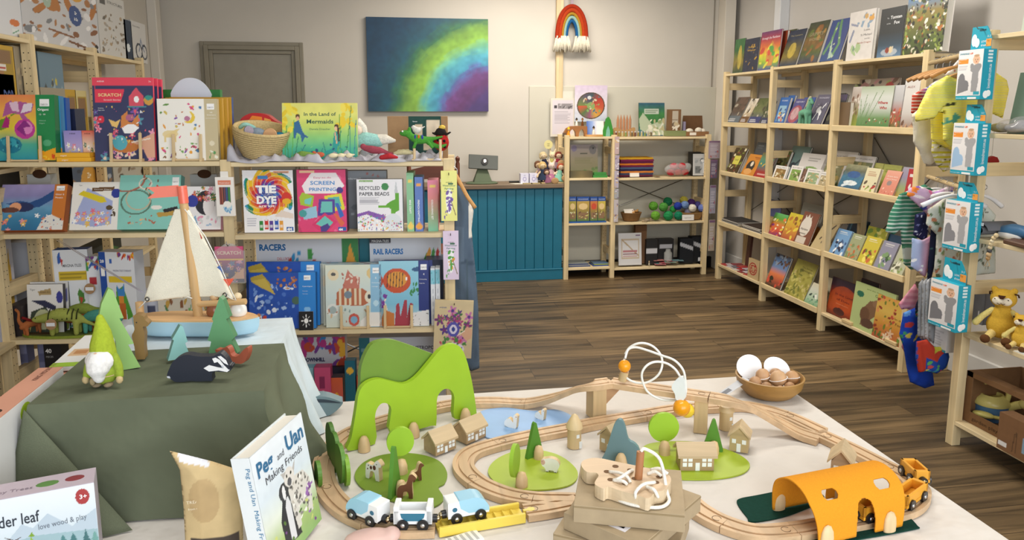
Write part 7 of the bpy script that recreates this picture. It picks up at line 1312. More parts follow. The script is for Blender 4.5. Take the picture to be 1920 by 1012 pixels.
garment('baby_trousers','black baby leggings with tiny green dots beside the leafy garment',2.95,[(1746,420),(1758,410),(1756,480),(1738,560),(1716,590),(1716,574),(1738,520)],art(24,70,'#1d2036',('b',30,['#3a5a5a','#6a7a8a'],.01,.02,0,0,1,1)),t=.010)
garment('baby_shirt','pink patterned baby top hanging below the leggings',3.02,[(1716,530),(1700,550),(1684,570),(1690,580),(1704,578),(1700,620),(1690,650),(1698,664),(1722,640),(1728,560)],art(24,50,'#c87f92',('y',12,'#d89aa8',.4)),t=.010)
garment('swim_suit','royal blue swimsuit with bright buttons hanging lowest',2.98,[(1694,586),(1722,574),(1738,590),(1736,640),(1748,690),(1752,722),(1734,728),(1706,716),(1700,690),(1694,650),(1686,628)],art(40,80,'#1c3fa0',('b',22,['#3f8a5a','#c0b04a','#a83a3a','#5a8ac8'],.02,.045,0,.55,1,1),('n',.12,5)),t=.016)
garment('baby_bib','red and blue baby bib with bright printed shapes hanging beside the swimsuit',2.86,[(1718,640),(1738,636),(1752,650),(1776,650),(1780,668),(1774,690),(1756,700),(1738,696),(1722,698),(1716,670)],art(50,50,'#23479a',('p',[(0,1),(.1,0),(.3,0),(.3,.5),(.6,.36),(.9,.8),(1,1)],'#b03a2a'),('b',14,['#c8b83a','#3f8a9a','#b84a4a','#5aa05a'],.04,.07,.3,.0,1,.4),('p',[(.5,.6),(.75,.7),(.8,1),(.55,1)],'#b0a83a')),t=.012)
for k in range(4):
 garment('grey_legging','%s of the grey marl swaddles hanging behind the lowest pack'%['leftmost','second','third','rightmost'][k],2.90-.015*k,[(1722+7*k,532-3*k),(1732+7*k,520),(1734+7*k,600),(1730+7*k,640+2*k),(1720+7*k,628+2*k)],art(14,50,['#8a8c90','#9a9ca0','#a9abb0','#7f8186'][k],('n',.08,4)),t=.010)
q=PY(1800,345,2.90)
for k in range(4):
 t_=.12+.17*k
 hanger(TR(2.43+.24*t_,2.82+.5*t_,rz2-.045,D(-20)),'%s white plastic hanger on the lower rail, counted from the packs'%['first','second','third','fourth'][k],w=.13,col='#e8e8ec',group='white hangers on the lower rail',hook_h=.055)
for k,(pts,lb,A_,Yd)in enumerate((([(1828,370),(1850,384),(1868,404),(1862,420),(1866,470),(1866,512),(1846,514),(1828,516)],'white baby garment with a green jungle print, right of the third pack',art(40,70,'#cfd4cc',('b',70,['#5f7a68','#8a9a8a','#6a6a5a','#a8b0a0'],.012,.035,0,0,1,1)),2.86),)):
 garment('baby_garment',lb,Yd,pts,A_,t=.012)
q=PY(1850,375,2.84);hanger(TR(q[0]-.02,2.84,q[2]+.015),'white plastic hanger sticking out to the right of the third pack',w=.10,col='#e8e8ec',hook_h=.05)
# items on the nearer unit
FZ=fz[0]
def FB(nm,lb,cat,xl,xr,yt,sh,d,t,a=None,txt=(),**k):return box_item(nm,lb,cat,RF,xl,xr,yt,FZ[sh],d,t,a,txt,**k)
FB('folded_clothes','dark grey folded baby clothes standing at the left of the fourth shelf','clothing',1822,1842,546,3,.16,.10,art(20,30,'#77787e',('n',.1,4),('r',.5,.05,.58,.4,'#e0e0e4')),side='#6f7076',kind='cloth',ch=.004)
FB('folded_clothes','pale pink folded baby clothes behind the plush lion','clothing',1840,1850,562,3,.22,.08,None,side='#c8a4ac',kind='cloth',ch=.004)
FB('picture_board','sage green board leaning on the second shelf at the right edge','board',1888,1965,135,1,.06,.01,art(10,10,'#7f9a86',('n',.08,3)),side='#6f8a76',lean=8)
FB('picture_board','pale green picture board standing on the top shelf at the right edge','board',1914,1960,-40,0,.08,.01,art(8,8,'#b4c0b4'),side='#9aa89a',lean=4)
blob('foil_pack',[('e',(0,0,.03),(.07,.06,.03)),('e',(.05,-.01,.04),(.045,.05,.032))],'#b9b8bc',kind='film',mw=RF.M(RF.u(1900,.05,FZ[1]),.05,FZ[1]+.001),vox=.008,label='crumpled clear and silver packet on the second shelf at the right edge',cat='packet')
blob('silver_sachet',[('e',(0,0,.022),(.055,.045,.02)),('e',(.02,0,.04),(.03,.03,.015))],'#a8a8ac',kind='gloss',mw=RF.M(RF.u(1908,.06,FZ[1]),.06,FZ[1]+.003),vox=.007,label='shiny silver sachet inside the clear packet on the second shelf',cat='packet')
blob('yellow_sachet',[('e',(0,0,.022),(.05,.04,.02))],'#b5a97a',kind='gloss',mw=RF.M(RF.u(1876,.07,FZ[1]),.07,FZ[1]+.001),vox=.007,label='pale yellow sachet left of the silver one',cat='packet')
q=PY(1859,299,2.90)
r=thing('hanging_bird','dark red hanging wooden ornament on a string behind the second shelf','ornament',TR(q[0],2.90,q[2]))
MB().prism([(-.032,-.012),(-.022,.008),(0,.016),(.022,.010),(.034,-.008),(.03,-.014)],-.008,.008,'#a02028').obj('ornament_body',mat('gloss'),r);MB().tube([(0,0,.012),(0,0,.13)],.001,'#ccc',6).obj('string',mat('rope'),r)
r=thing('rolled_blanket','rolled grey blanket with a white label on the third shelf of the nearer unit','blanket',RF.M(RF.u(1852,.06,FZ[2]),.06,FZ[2]+.036))
P=[(.034*(1-.085*a_)*math.cos(a_),.034*(1-.085*a_)*math.sin(a_))for a_ in np.linspace(0,10.5,70)]
b=MB();V=[];F=[]
for sgn in(0,1):
 for(x,zz)in P:V.append((x*1.5,sgn*.15-.05,zz*.95))
n=len(P);F=[(i,i+1,n+i+1,n+i)for i in range(n-1)]
o=b.add(V,F,'#6f7076').obj('roll',mat('cloth'),r,smooth=1);s_=o.modifiers.new('t','SOLIDIFY');s_.thickness=.004;s_.offset=-1
MB().box((-.028,-.056,.018),(.03,-.053,.031),'#e8e8ea').obj('paper_label',mat('matte'),r)
r=thing('toy_bird','blue and white wooden bird on the third shelf at the right edge','toy',RF.M(RF.u(1898,.09,FZ[2]),.09,FZ[2]+.035))
blob('body',[('l',[(-.04,0,.0),(0,0,.008),(.05,0,.01),(.10,0,.0)],[.026,.03,.026,.016])],'#3f6f9a',kind='paint',parent=r,vox=.005)
blob('belly',[('l',[(-.045,-.012,-.012),(.0,-.012,-.012),(.04,-.01,-.01)],[.016,.02,.014])],'#d9d9d9',kind='paint',parent=r,vox=.005)
for k,(px,lb,dx)in enumerate(((1892,'longer',.10),(1902,'shorter',.08))):MB().box((-.04,0,0),(dx,.05,.018),'#5f4232',.004).obj('wooden_block',mat('woodx'),None,RF.M(RF.u(px,.0+.05*k,FZ[2]),.0+.06*k,FZ[2]+.0006,0,D(-8)),label=lb+' dark wooden block in front of the blue bird',cat='block')
r=thing('bead_string','string of pale wooden beads hanging from the third shelf of the nearer unit','bead string',RF.M(0,0,0))
pts=[PX(x,y,2.415)for x,y in((1868,441),(1863,446),(1860,452),(1858,458),(1856.5,464),(1855.5,470),(1854,477),(1852.5,484))]
for k,p in enumerate(pts):
 MB().ball((p[1]*-1+2.764,0,p[2]),[.0095,.009,.0085,.009,.009,.009,.011,.009][k],['#d8c49a','#d2bc90','#e0d2b0','#d8c49a','#dccaa4','#4a4a4e','#c9a97c','#b08a58'][k],12).obj('bead',mat('woodx'),r,Matrix.Translation((0,-.010,0)),smooth=1)
MB().tube([(2.764-p[1],-.010,p[2])for p in pts]+[(2.764-pts[-1][1]+.012,-.010,pts[-1][2]-.03),(2.764-pts[-1][1]-.014,-.010,pts[-1][2]-.035),(2.764-pts[-1][1],-.010,pts[-1][2]-.006)],.002,'#b09a78',6).obj('cord',mat('rope'),r)
def lion(lb,px,py0,s,d=.07,rz_=0):
 r=thing('plush_lion',lb,'soft toy',RF.M(RF.u(px,d,FZ[3]),d,FZ[3]+.002,0,D(rz_))@Matrix.Scale(s,4))
 blob('body',[('e',(0,0,.062),(.056,.042,.058)),('e',(0,0,.105),(.042,.034,.045)),('e',(0,-.004,.178),(.050,.040,.042)),('l',[(0,0,.13),(0,0,.155)],.024),('e',(-.036,0,.213),(.014,.010,.014)),('e',(.036,0,.213),(.014,.010,.014))],'#d0a63c',parent=r,vox=.005)
 blob('muzzle',[('e',(-.016,-.036,.172),(.021,.014,.018)),('e',(.016,-.036,.172),(.021,.014,.018))],'#ece0c8',parent=r,vox=.004)
 MB().prism([(-.013,.197),(.013,.197),(.006,.184),(-.006,.184)],-.053,-.040,'#4a2c1c').obj('nose',mat('felt'),r)
 MB().tube([(-.014,-.0525,.166),(-.005,-.054,.160),(0,-.0545,.168),(.005,-.054,.160),(.014,-.0525,.166)],.0012,'#4a2c1c',6).obj('mouth',mat('felt'),r)
 for q in(-1,1):
  MB().ball((q*.024,-.0495,.182),.0026,'#221a14',8).obj('eye',mat('gloss'),r,smooth=1)
  blob('arm',[('l',[(q*.036,-.006,.125),(q*.066,-.016,.095),(q*.088,-.024,.064)],[.012,.013,.015])],'#dccb7e',kind='knit',parent=r,vox=.004)
  blob('leg',[('l',[(q*.026,-.03,.030),(q*.032,-.065,.022),(q*.036,-.085,.016)],[.018,.015,.013])],'#d8c07a',kind='knit',parent=r,vox=.004)
  blob('paw',[('e',(q*.037,-.098,.018),(.020,.014,.019))],'#5f3d22',parent=r,vox=.004)
  MB().tube([(q*.042,-.022,.205),(q*.051,-.006,.2),(q*.052,.008,.188)],.0035,'#4a3018',6).obj('stripe',mat('felt','#4a3018'),r,smooth=1)
lion('large mustard yellow plush lion sitting on the fourth shelf',1874,0,.98,.07,38)
lion('smaller mustard plush lion beside the large one at the right edge',1912,0,.62,.06,30)
MB().box((0,0,0),(.10,.07,.002),'#d9dcd8').box((.02,.02,.002),(.05,.04,.004),'#2f7a4a').obj('toy_card',mat(),None,RF.M(RF.u(1902,.01,FZ[3]),.005,FZ[3]+.0006),label='white card with a green mark lying by the lions at the right edge',cat='card')
u0=RF.u(1812,.07,FZ[4]);d0=.05;zt=RF.z(1830,708,d0);hB=.225;wB=.58;dB=.27
r=thing('window_carton','brown cardboard carton with a cut-out window on the bottom shelf of the nearer unit','box',RF.M(u0,d0,FZ[4]+.0006))
b=MB();c='#7d5a38'
b.box((0,0,0),(wB,dB,.004),c).box((0,dB-.004,.004),(wB,dB,hB),c).box((0,0,.004),(.004,dB-.004,hB),c).box((wB-.004,0,.004),(wB,dB-.004,hB),c)
b.box((.004,0,.004),(wB-.004,.004,.05),c).box((.004,0,.05),(.035,.004,hB),c).box((.004,.0,hB-.022),(wB-.004,.004,hB),c).box((.004,.004,hB-.004),(wB-.004,.05,hB),c)
b.text('garden play',.05,.018,.022,'#4f371f',y=-.001,width=.14).text('eco friendly',.30,.018,.02,'#4f371f',y=-.001,width=.12)
b.obj('carton',mat('card'),r)
r=thing('watering_can','toy watering can with a blue body and pale yellow top inside the carton','watering can',RF.M(RF.u(1858,.17,FZ[4]+.06),d0+.12,FZ[4]+.005,0,D(48))@Matrix.Scale(1.12,4))
MB().lathe([(.001,0),(.052,0),(.058,.01),(.061,.062),(.001,.062)],30,'#4f78a0').obj('can_body',mat('plastic'),r,smooth=40)
MB().lathe([(.064,.062),(.065,.070),(.056,.086),(.044,.094),(.040,.1),(.034,.1),(.032,.088),(.001,.086)],30,'#d4c878').obj('can_top',mat('plastic'),r,smooth=40)
MB().tube(spline([(-.046,0,.082),(-.05,0,.115),(-.03,0,.14),(.0,0,.147),(.03,0,.14),(.052,0,.115),(.05,0,.08)],5),.010,'#d4c878',10).obj('handle',mat('plastic'),r,smooth=1)
MB().tube(spline([(.052,0,.05),(.075,-.004,.068),(.095,-.008,.078)],5),.016,'#d4c878',12).ball((.105,-.01,.082),(.022,.022,.018),'#d4c878',14).obj('spout',mat('plastic'),r,smooth=1)
r=thing('toy_trowel','pale yellow toy scoop lying in front of the watering can','toy',RF.M(RF.u(1846,.10,FZ[4]+.05),d0+.045,FZ[4]+.040,0,D(30)))
blob('scoop',[('e',(0,0,.005),(.045,.024,.014))],'#c4b96a',kind='plastic',parent=r,vox=.004)
MB().tube([(.04,0,.006),(.10,.004,.008),(.13,.004,.008)],.008,'#c4b96a',10).obj('handle',mat('plastic'),r,smooth=1)
o=FB('small_carton','smaller brown carton with a white barcode label at the right edge of the bottom shelf','box',1868,1925,751,4,-.02,.06,art(40,50,'#7a5636',('r',.05,.12,.32,.24,'#dcdad8'),('l',.5,.1,.55,.6,.012,'#543a22'),('l',.62,.1,.6,.66,.012,'#543a22'),('p',[(.8,.2),(1,.2),(1,.6),(.8,.6)],'#7f9ab0')),side='#6f4e30',kind='card',h=.15)
MB().box((0,0,0),(.08,.3,.1),'#cfd2d6',.004).obj('wall_box',mat('matte'),None,TR(2.98,2.50,.141),label='white boxed-in pipe cover on the wall behind the nearer unit',cat='box')
# train table
TZ=.72
def T2(px,py,z=TZ):return PZ(px,py,z)
def on(frr,px,py,d=0):z=frr.z(px,py,d);return(frr.u(px,d,z),z)
def line(ax,ay,bx,by,z=TZ):
 a,b=T2(ax,ay,z),T2(bx,by,z);return Fr(a,(b[0]-a[0],b[1]-a[1]))
def drape(x0,x1,y0,y1,z,drop,flare,amp,freq,name,label,col,seed=1,sides=(1,1,1,1),wr=.0):
 """cloth over a box: flat top, folds opening towards the hem; sides: how far each side (front,right,back,left) swings out"""
 rs=random.Random(seed);per=[];n=34
 for i in range(n):per.append((x0+(x1-x0)*i/n,y0,0,-1,sides[0]))
 for i in range(n):per.append((x1,y0+(y1-y0)*i/n,1,0,sides[1]))
 for i in range(n):per.append((x1-(x1-x0)*i/n,y1,0,1,sides[2]))
 for i in range(n):per.append((x0,y1-(y1-y0)*i/n,-1,0,sides[3]))
 N=len(per);ph=[rs.uniform(0,6)for _ in range(4)];V=[];F=[];L=22
 for k in range(L+1):
  t=k/L
  for i,(x,y,nx,ny,s_)in enumerate(per):
   ci=min(i%n,n-i%n)/n;pi_=(i//n-(1 if i%n<n/2 else-1)*(1 if i%n<n/2 else-1))%4
   ax,ay=nx,ny;sv=s_
   if i%n<3 or i%n>n-3:
    o_=per[(i-5)%N]if i%n<3 else per[(i+5)%N];ax,ay=nx+o_[2]*.8,ny+o_[3]*.8;sv=(s_+o_[4])/2
   q=i/N*6.2832
   f=amp*sv*t*(math.sin(freq*q+ph[0])+.6*math.sin(freq*1.7*q+ph[1]+2*t))+flare*sv*t**1.1+wr*math.sin(9*t+6*q+ph[2])*t*(1-t)*2
   V.append((x+ax*f,y+ay*f,z-.004*(1-math.cos(min(t*12,1.57)))-drop*t))
 for k in range(L):
  for i in range(N):F.append((k*N+i,(k+1)*N+i,(k+1)*N+(i+1)%N,k*N+(i+1)%N))
 b0=len(V);m_=20
 for i in range(m_+1):
  for j in range(m_+1):
   e=min(i,j,m_-i,m_-j)
   V.append((x0+(x1-x0)*i/m_,y0+(y1-y0)*j/m_,z+(wr*.12*(math.sin(i*.8+ph[3])+math.sin(j*.6+i*.3))if e else 0)))
 for i in range(m_):
  for j in range(m_):a_=b0+i*(m_+1)+j;F.append((a_,a_+m_+1,a_+m_+2,a_+1))
 o=MB().add(V,F,col).obj(name,mat('linen'),None,smooth=60,label=label,cat='tablecloth');return o
r=thing('display_table','wide low table carrying the wooden railway under a white cloth','table',TR(0,0,0))
MB().box((-1.0,.62,.68),(1.045,1.86,.714),'#c9b38c',.003).obj('tabletop',mat('woodx'),r)
for x in(-.95,.97):
 for y in(.66,1.76):MB().box((x,y,0),(x+.05,y+.05,.68),'#c9b38c',.003).obj('leg',mat('woodz'),r)
drape(-1.01,1.055,.61,1.87,TZ-.0006,.42,.02,.016,26,'tablecloth','off-white cloth covering the train table','#d9d3cc',3)
MB().box((-.612,1.385,TZ),(-.25,1.855,.943),'#8a7a66',.004).obj('riser_box',mat('card'),None,label='tall box hidden under the olive and pale blue cloths on the left of the table',cat='box')
BZ=.95
drape(-.618,-.236,1.658,1.868,BZ-.0016,.222,.07,.012,9,'blue_cloth','pale blue-white cloth under the sailing boat, falling at the right','#cfdbe2',5,(0,1,.25,.2))
drape(-.626,-.229,1.366,1.652,BZ,.224,.05,.010,7,'olive_cloth','dark olive green linen cloth draped over the raised block under the animals','#666c58',8,(.25,1.5,.0,.9),wr=.016)
b=MB();V=[];n=16
cA=T2(64,757,BZ-.012)
for i in range(n+1):
 t=i/n
 for s_ in np.linspace(0,1,7):V.append((-.628+.17*t*s_-.05*t*(1-s_),1.358-.028*t*math.sin(s_*3.1)-.022*t-.012*t*s_,.944-.222*t))
b.add(V,[(i*7+j,i*7+j+1,i*7+j+8,i*7+j+7)for i in range(n)for j in range(6)],'#666c58')
o=b.obj('corner_fold',mat('cloth'),bpy.data.objects['olive_cloth'],smooth=1);s_=o.modifiers.new('t','SOLIDIFY');s_.thickness=.002
# railway
def rail(pts,label,joint=True,w=.0225,h=.0125):
 P=[Vector(p)for p in pts];V=[];F=[];m_=len(P)
 prof=[(-w,0),(-w,h),(-w*.66,h),(-w*.66,h-.003),(-w*.40,h-.003),(-w*.40,h),(w*.40,h),(w*.40,h-.003),(w*.66,h-.003),(w*.66,h),(w,h),(w,0)];n=len(prof)
 for i,p in enumerate(P):
  t=(P[min(i+1,m_-1)]-P[max(i-1,0)]);t.z=0;t.normalize();s_=Vector((t.y,-t.x,0))
  for x,z in prof:V.append(p+s_*x+Vector((0,0,z)))
 for i in range(m_-1):
  for k in range(n):F.append((i*n+k,(i+1)*n+k,(i+1)*n+(k+1)%n,i*n+(k+1)%n))
 F+=[list(range(n)),[(m_-1)*n+k for k in range(n-1,-1,-1)]]
 b=MB().add(V,F,'#d2b28c')
 if joint and m_>3:
  t=(P[1]-P[0]).normalized();c=P[0]+t*.016+Vector((0,0,h));s_=Vector((t.y,-t.x,0))
  b.tube([c+t*(.008*math.cos(q))+s_*(.008*math.sin(q))for q in np.linspace(-2.6,2.6,15)],.0006,'#5a4028',5)
 return b.obj('track_piece',mat('woody'),None,smooth=35,label=label,cat='toy track',group='wooden railway track pieces')
def route(pix,cuts,labels,closed=False):
 P=[tuple(T2(x,y,z+.012)-np.array([0,0,.012]))for x,y,z in pix];S=spline(P,8);g=.0008
 for k,lb in enumerate(labels):
  a_,c_=cuts[k]*8,cuts[k+1]*8;q=S[a_:c_+1]
  d_=Vector(q[1])-Vector(q[0]);q[0]=tuple(Vector(q[0])+d_.normalized()*g);rail(q,lb)
z0=TZ+.0006;zb=TZ+.079
route([(1146,713,zb),(1112,718,zb-.001),(1075,728,zb-.028),(1035,742,z0+.02),(985,752,z0),(930,750,z0),(880,751,z0),(830,758,z0),(770,772,z0),(718,786,z0),(668,803,z0),(630,828,z0),(608,862,z0),(610,905,z0),(640,945,z0),(692,972,z0),(752,985,z0),(816,984,z0)],
[0,4,7,10,13,15,17],['rising wooden track ramp behind the blue pond','straight track piece behind the right leg of the green hills','curved track piece behind the green hills','curved track piece at the far left beside the leaf bushes','curved track piece at the lower left beneath the green bushes','curved track piece under the white train'])
route([(1330,740,zb),(1240,727,zb),(1146,713,zb)],[0,2],['raised straight track piece spanning the two bridge blocks'])
route([(1330,740,zb),(1372,748,zb-.004),(1418,765,zb-.03),(1462,788,z0+.022),(1500,808,z0+.004),(1536,820,z0)],[0,5],['descending wooden track ramp right of the orange bead toy'])
route([(1110,936,z0),(1060,934,z0),(1000,932,z0),(945,922,z0),(895,900,z0),(869,872,z0),(882,846,z0),(930,829,z0),(999,813,z0),(1067,800,z0),(1113,790,z0),(1204,775,z0),(1271,764,z0),(1344,759,z0),(1400,758,z0),(1470,775,z0),(1540,806,z0)],
[0,2,4,7,9,11,13,15,16],['track piece running left out of the cardboard cartons','curved track piece at the lower edge of the sheep meadow','curved track piece round the left of the sheep meadow','track piece in front of the blue pond','straight track piece behind the round tower','straight track piece passing under the bridge','curved track piece behind the descending ramp','curved track piece between the wooden bowl and the ramp'])
route([(1540,812,z0),(1600,840,z0),(1655,868,z0),(1702,893,z0),(1722,918,z0),(1706,944,z0),(1655,961,z0),(1570,978,z0),(1490,991,z0),(1420,994,z0),(1360,978,z0),(1315,955,z0),(1285,930,z0)],
[0,2,4,6,8,10,12],['switch track piece where ramp and curve join near the table edge','track piece behind the tipped yellow wagon','curved track piece at the right end under the yellow train','track piece inside the orange tunnel','track piece left of the tunnel in front','curved track piece just right of the cartons'])
route([(984,956,z0),(1030,949,z0),(1085,938,z0-.0004)],[0,2],['track piece joining the yellow track with the curve by the cartons'])
A_,B_=T2(818,984,z0+.012),T2(980,957,z0+.012);fr_=Fr(A_,(B_[0]-A_[0],B_[1]-A_[1]));L=float(np.linalg.norm((B_-A_)[:2]))
r=thing('ramp_track','bright yellow stepped ascending track piece under the right train engine','toy track',fr_.M(.001,0,z0))
YL='#e9cf58'
MB().box((0,-.0225,0),(L-.002,-.016,.018),YL,.001).box((0,.016,0),(L-.002,.0225,.018),YL,.001).box((0,-.016,0),(L-.002,.016,.008),YL).obj('track_bed',mat('plastic'),r)
b=MB()
for k in range(9):b.prism([(L*(.05+.1*k),.008),(L*(.05+.1*k)+.014,.008),(L*(.05+.1*k)+.002,.0135)],-.010,.010,YL)
b.obj('teeth',mat('plastic'),r)
MB().slab([(0,-.003),(.008,-.003)]+[(.015+.007*math.cos(q),.007*math.sin(q))for q in np.linspace(-2.5,2.5,12)]+[(.008,.003),(0,.003)],0,.012,YL).obj('connector',mat('plastic'),r,Matrix.Translation((L,0,.001)))
for k,(xa,ya,xb,yb,lb)in enumerate(((1112,788,1137,784,'left wooden bridge block with a slanted brace'),(1300,812,1325,815,'right wooden bridge block under the raised track'))):
 fr_=line(xa,ya,xb,yb);r=thing('bridge_block',lb,'toy block',fr_.M(0,0,TZ),'wooden bridge blocks');w_=fr_.u(xb,0,TZ)
 MB().box((0,0,.0005),(w_,.040,.0785),'#d9bd90',.0012).obj('pillar',mat('woodz'),r)
 if k==0:MB().prism([(w_+.0,.078),(w_+.045,.078),(w_+.045,.070),(w_+.0,.030)],.008,.032,'#caa37c').obj('brace',mat('woodx'),r)
# green hills
HL=line(660,843,890,778)
def standup(fr,px,d0,d1,nm,lb,cat,col,kind='paint',edge=None,sm=True,pts_only=False):
 P=[on(fr,x,y,d0)for x,y in px]
 if sm:P=[(p[0],p[2])for p in spline([(a_,0,c_)for a_,c_ in P],3,True)]
 P=[(a_,max(c_,TZ+.0008))for a_,c_ in P]
 o=MB().prism(P,d0,d1,col,edge).obj(nm,mat(kind),None,fr.M(0,0,0),label=lb,cat=cat)if cat else MB().prism(P,d0,d1,col,edge).obj(nm,mat(kind),lb)
 return bev(o,.0015,2)
def peg(lbp,fr,px,d,h=.034,r_=.0135,nm='peg'):
 p=fr.P(fr.u(px,d,TZ),d,TZ+.0006)
 o=MB().lathe([(r_,0),(r_*.97,h*.4),(r_*.75,h*.75),(r_*.45,h*.95),(.001,h)],16,'#d8b98c').obj(nm,mat('woodz'),None,TR(p[0],p[1],p[2]),smooth=50)
 return o
def attach(o,par):
 o.parent=par;bpy.context.view_layer.update();o.matrix_parent_inverse=par.matrix_world.inverted()
hill=standup(HL,[(653,845),(659,820),(667,775),(674,734),(690,716),(712,710),(735,715),(759,719),(780,708),(804,681),(824,657),(840,647),(853,645),(866,654),(877,681),(887,726),(894,777),(890,780),(853,785),(852,745),(845,731),(834,729),(824,737),(819,752),(818,795),(808,798),(735,814),(734,768),(727,757),(716,756),(707,766),(703,785),(703,832)],-.007,.006,'toy_hill','bright lime green toy hill with two arches, the front one','toy hill','#9bc026')
for x in(683,776,873):attach(peg('',HL,x,-.0205),hill)
back=standup(HL,[(678,738),(676,722),(678,685),(694,649),(712,639),(735,637),(763,645),(800,659),(822,670),(828,700),(812,730),(808,785),(748,798),(744,750),(720,735)],.014,.028,'toy_hill','darker green toy hill rising behind the lime one','toy hill','#6f9033')
for k,(px,py,rz_,w_,h_,c,lb)in enumerate(((622,868,108,.030,.090,'#4a7426','dark green leaf-shaped bush at the back of the left row'),(630,885,108,.030,.086,'#4f7c28','dark green leaf-shaped bush in the middle of the left row'),(640,905,108,.028,.082,'#56842a','green leaf-shaped bush in front of the left row'),(650,910,105,.024,.064,'#7aa42a','lighter green oval bush beside the left row'),(598,915,105,.022,.056,'#5a882c','small leaf bush behind the sheepdog and lamb book'))):
 p=T2(px,py);P=[(w_*math.sin(t)*(1-.15*math.cos(t)),h_/2-h_/2*math.cos(t))for t in np.linspace(0,2*math.pi,29)[:-1]]
 bev(MB().prism([(x_,max(z_,0))for x_,z_ in P],-.004,.004,c).obj('toy_bush',mat('paint'),None,TR(p[0],p[1],TZ+.0006,D(rz_)),label=lb,cat='toy bush',group='leaf-shaped toy bushes'),.0015)
def mat_shape(nm,lb,px,col,t=.003,kind='paint',cat='play mat',z=TZ+.0005,**k):
 P=[T2(x,y,TZ+t)for x,y in px];c=sum(P)/len(P);S=spline([(p[0]-c[0],p[1]-c[1],0)for p in P],6,True)
 return MB().slab([(p[0],p[1])for p in S],0,t,col).obj(nm,mat(kind),None,TR(c[0],c[1],z),label=lb,cat=cat,**k)
mat_shape('toy_meadow','cloverleaf green meadow board with the spotted cow and brown horses',[(665,895),(680,868),(720,852),(775,850),(820,862),(838,885),(834,905),(822,914),(832,935),(812,950),(780,952),(740,940),(690,922)],'#7a9630')
mat_shape('toy_meadow','round lime green meadow board with the white sheep',[(915,885),(935,858),(985,842),(1045,852),(1082,882),(1070,908),(1010,918),(945,912)],'#a3b92c')
mat_shape('toy_meadow','large lime green meadow board under the long doll house',[(1202,845),(1225,830),(1300,828),(1370,845),(1405,868),(1390,888),(1330,898),(1250,895),(1210,878)],'#a3b92c')
mat_shape('toy_pond','pale blue pond board with two white swans',[(895,795),(900,772),(945,764),(1000,770),(1045,768),(1078,785),(1062,800),(1000,815),(940,822),(910,818)],'#8fb4e0',cat='toy pond')
for nm_,px in(('left',[(1383,945),(1386,935),(1420,928),(1485,916),(1520,918),(1545,935),(1480,965),(1412,978),(1400,968)]),('right',[(1480,1010),(1560,990),(1640,972),(1690,962),(1720,985),(1712,992),(1600,1012),(1500,1025)])):
 mat_shape('felt_mat','dark green felt mat on the %s side of the orange tunnel'%nm_,px,'#123c32',.002,'felt',z=TZ+.0004)
def disc_tree(lb,fpx,tpx,cx_,cy_,rx_,ry_,col,yaw,h=.03):
 p=T2(*tpx);r=thing('toy_tree',lb,'toy tree',TR(p[0],p[1],TZ+.0035,D(yaw)))
 o=MB().prism([(rx_*math.cos(t),cy_+ry_*math.sin(t))for t in np.linspace(0,6.2832,33)[:-1]],-.003,.005,col).obj('tree_crown',mat('paint'),r);bev(o)
 MB().lathe([(.0125,0),(.012,h*.5),(.008,h*.9),(.001,h)],14,'#d8b98c',Matrix.Translation((0,-.0135,0))).obj('trunk',mat('woodz'),r,smooth=50)
disc_tree('round lime tree with a wooden trunk on the cloverleaf meadow',0,(752,883),0,.062,.028,.031,'#99c32c',5)
disc_tree('oval lime tree with a wooden trunk at the left of the sheep meadow',0,(966,912),0,.052,.024,.034,'#93bb30',62)
disc_tree('round lime tree with a wooden trunk on the large meadow',0,(1243,848),0,.055,.033,.033,'#99c32c',-8)
def cone_tree(lb,px,h,w_,yaw,col='#558c2c'):
 p=T2(*px);r=thing('toy_tree',lb,'toy tree',TR(p[0],p[1],TZ+.0035,D(yaw)))
 o=MB().prism([(-w_,0),(-w_*.9,-.0),(w_*.9,0),(w_,.004),(w_*.16,h-.003),(0,h),(-w_*.16,h-.003),(-w_,.004)],-.003,.005,col).obj('tree_crown',mat('paint'),r);bev(o)
 MB().lathe([(.011,0),(.0105,.014),(.007,.026),(.001,.029)],14,'#d8b98c',Matrix.Translation((.002,-.012,0))).obj('trunk',mat('woodz'),r,smooth=50)
cone_tree('narrow dark green pointed tree seen nearly edge-on by the brown horses',(741,928),.098,.024,66)
cone_tree('pointed green tree behind the white sheep',(1002,858),.078,.022,28)
cone_tree('pointed green tree behind the long doll house',(1336,848),.074,.022,-22)
FM=line(1130,868,1202,876)
o=standup(FM,[(1128,866),(1136,845),(1150,800),(1158,788),(1166,788),(1172,800),(1178,824),(1190,832),(1199,845),(1202,876),(1178,877),(1170,862),(1162,857),(1154,862),(1150,872)],-.004,.006,'toy_mountain','slate blue toy mountain with an arch, behind the cartons','toy hill','#6a8a90')
attach(peg('',FM,1164,-.016),o)
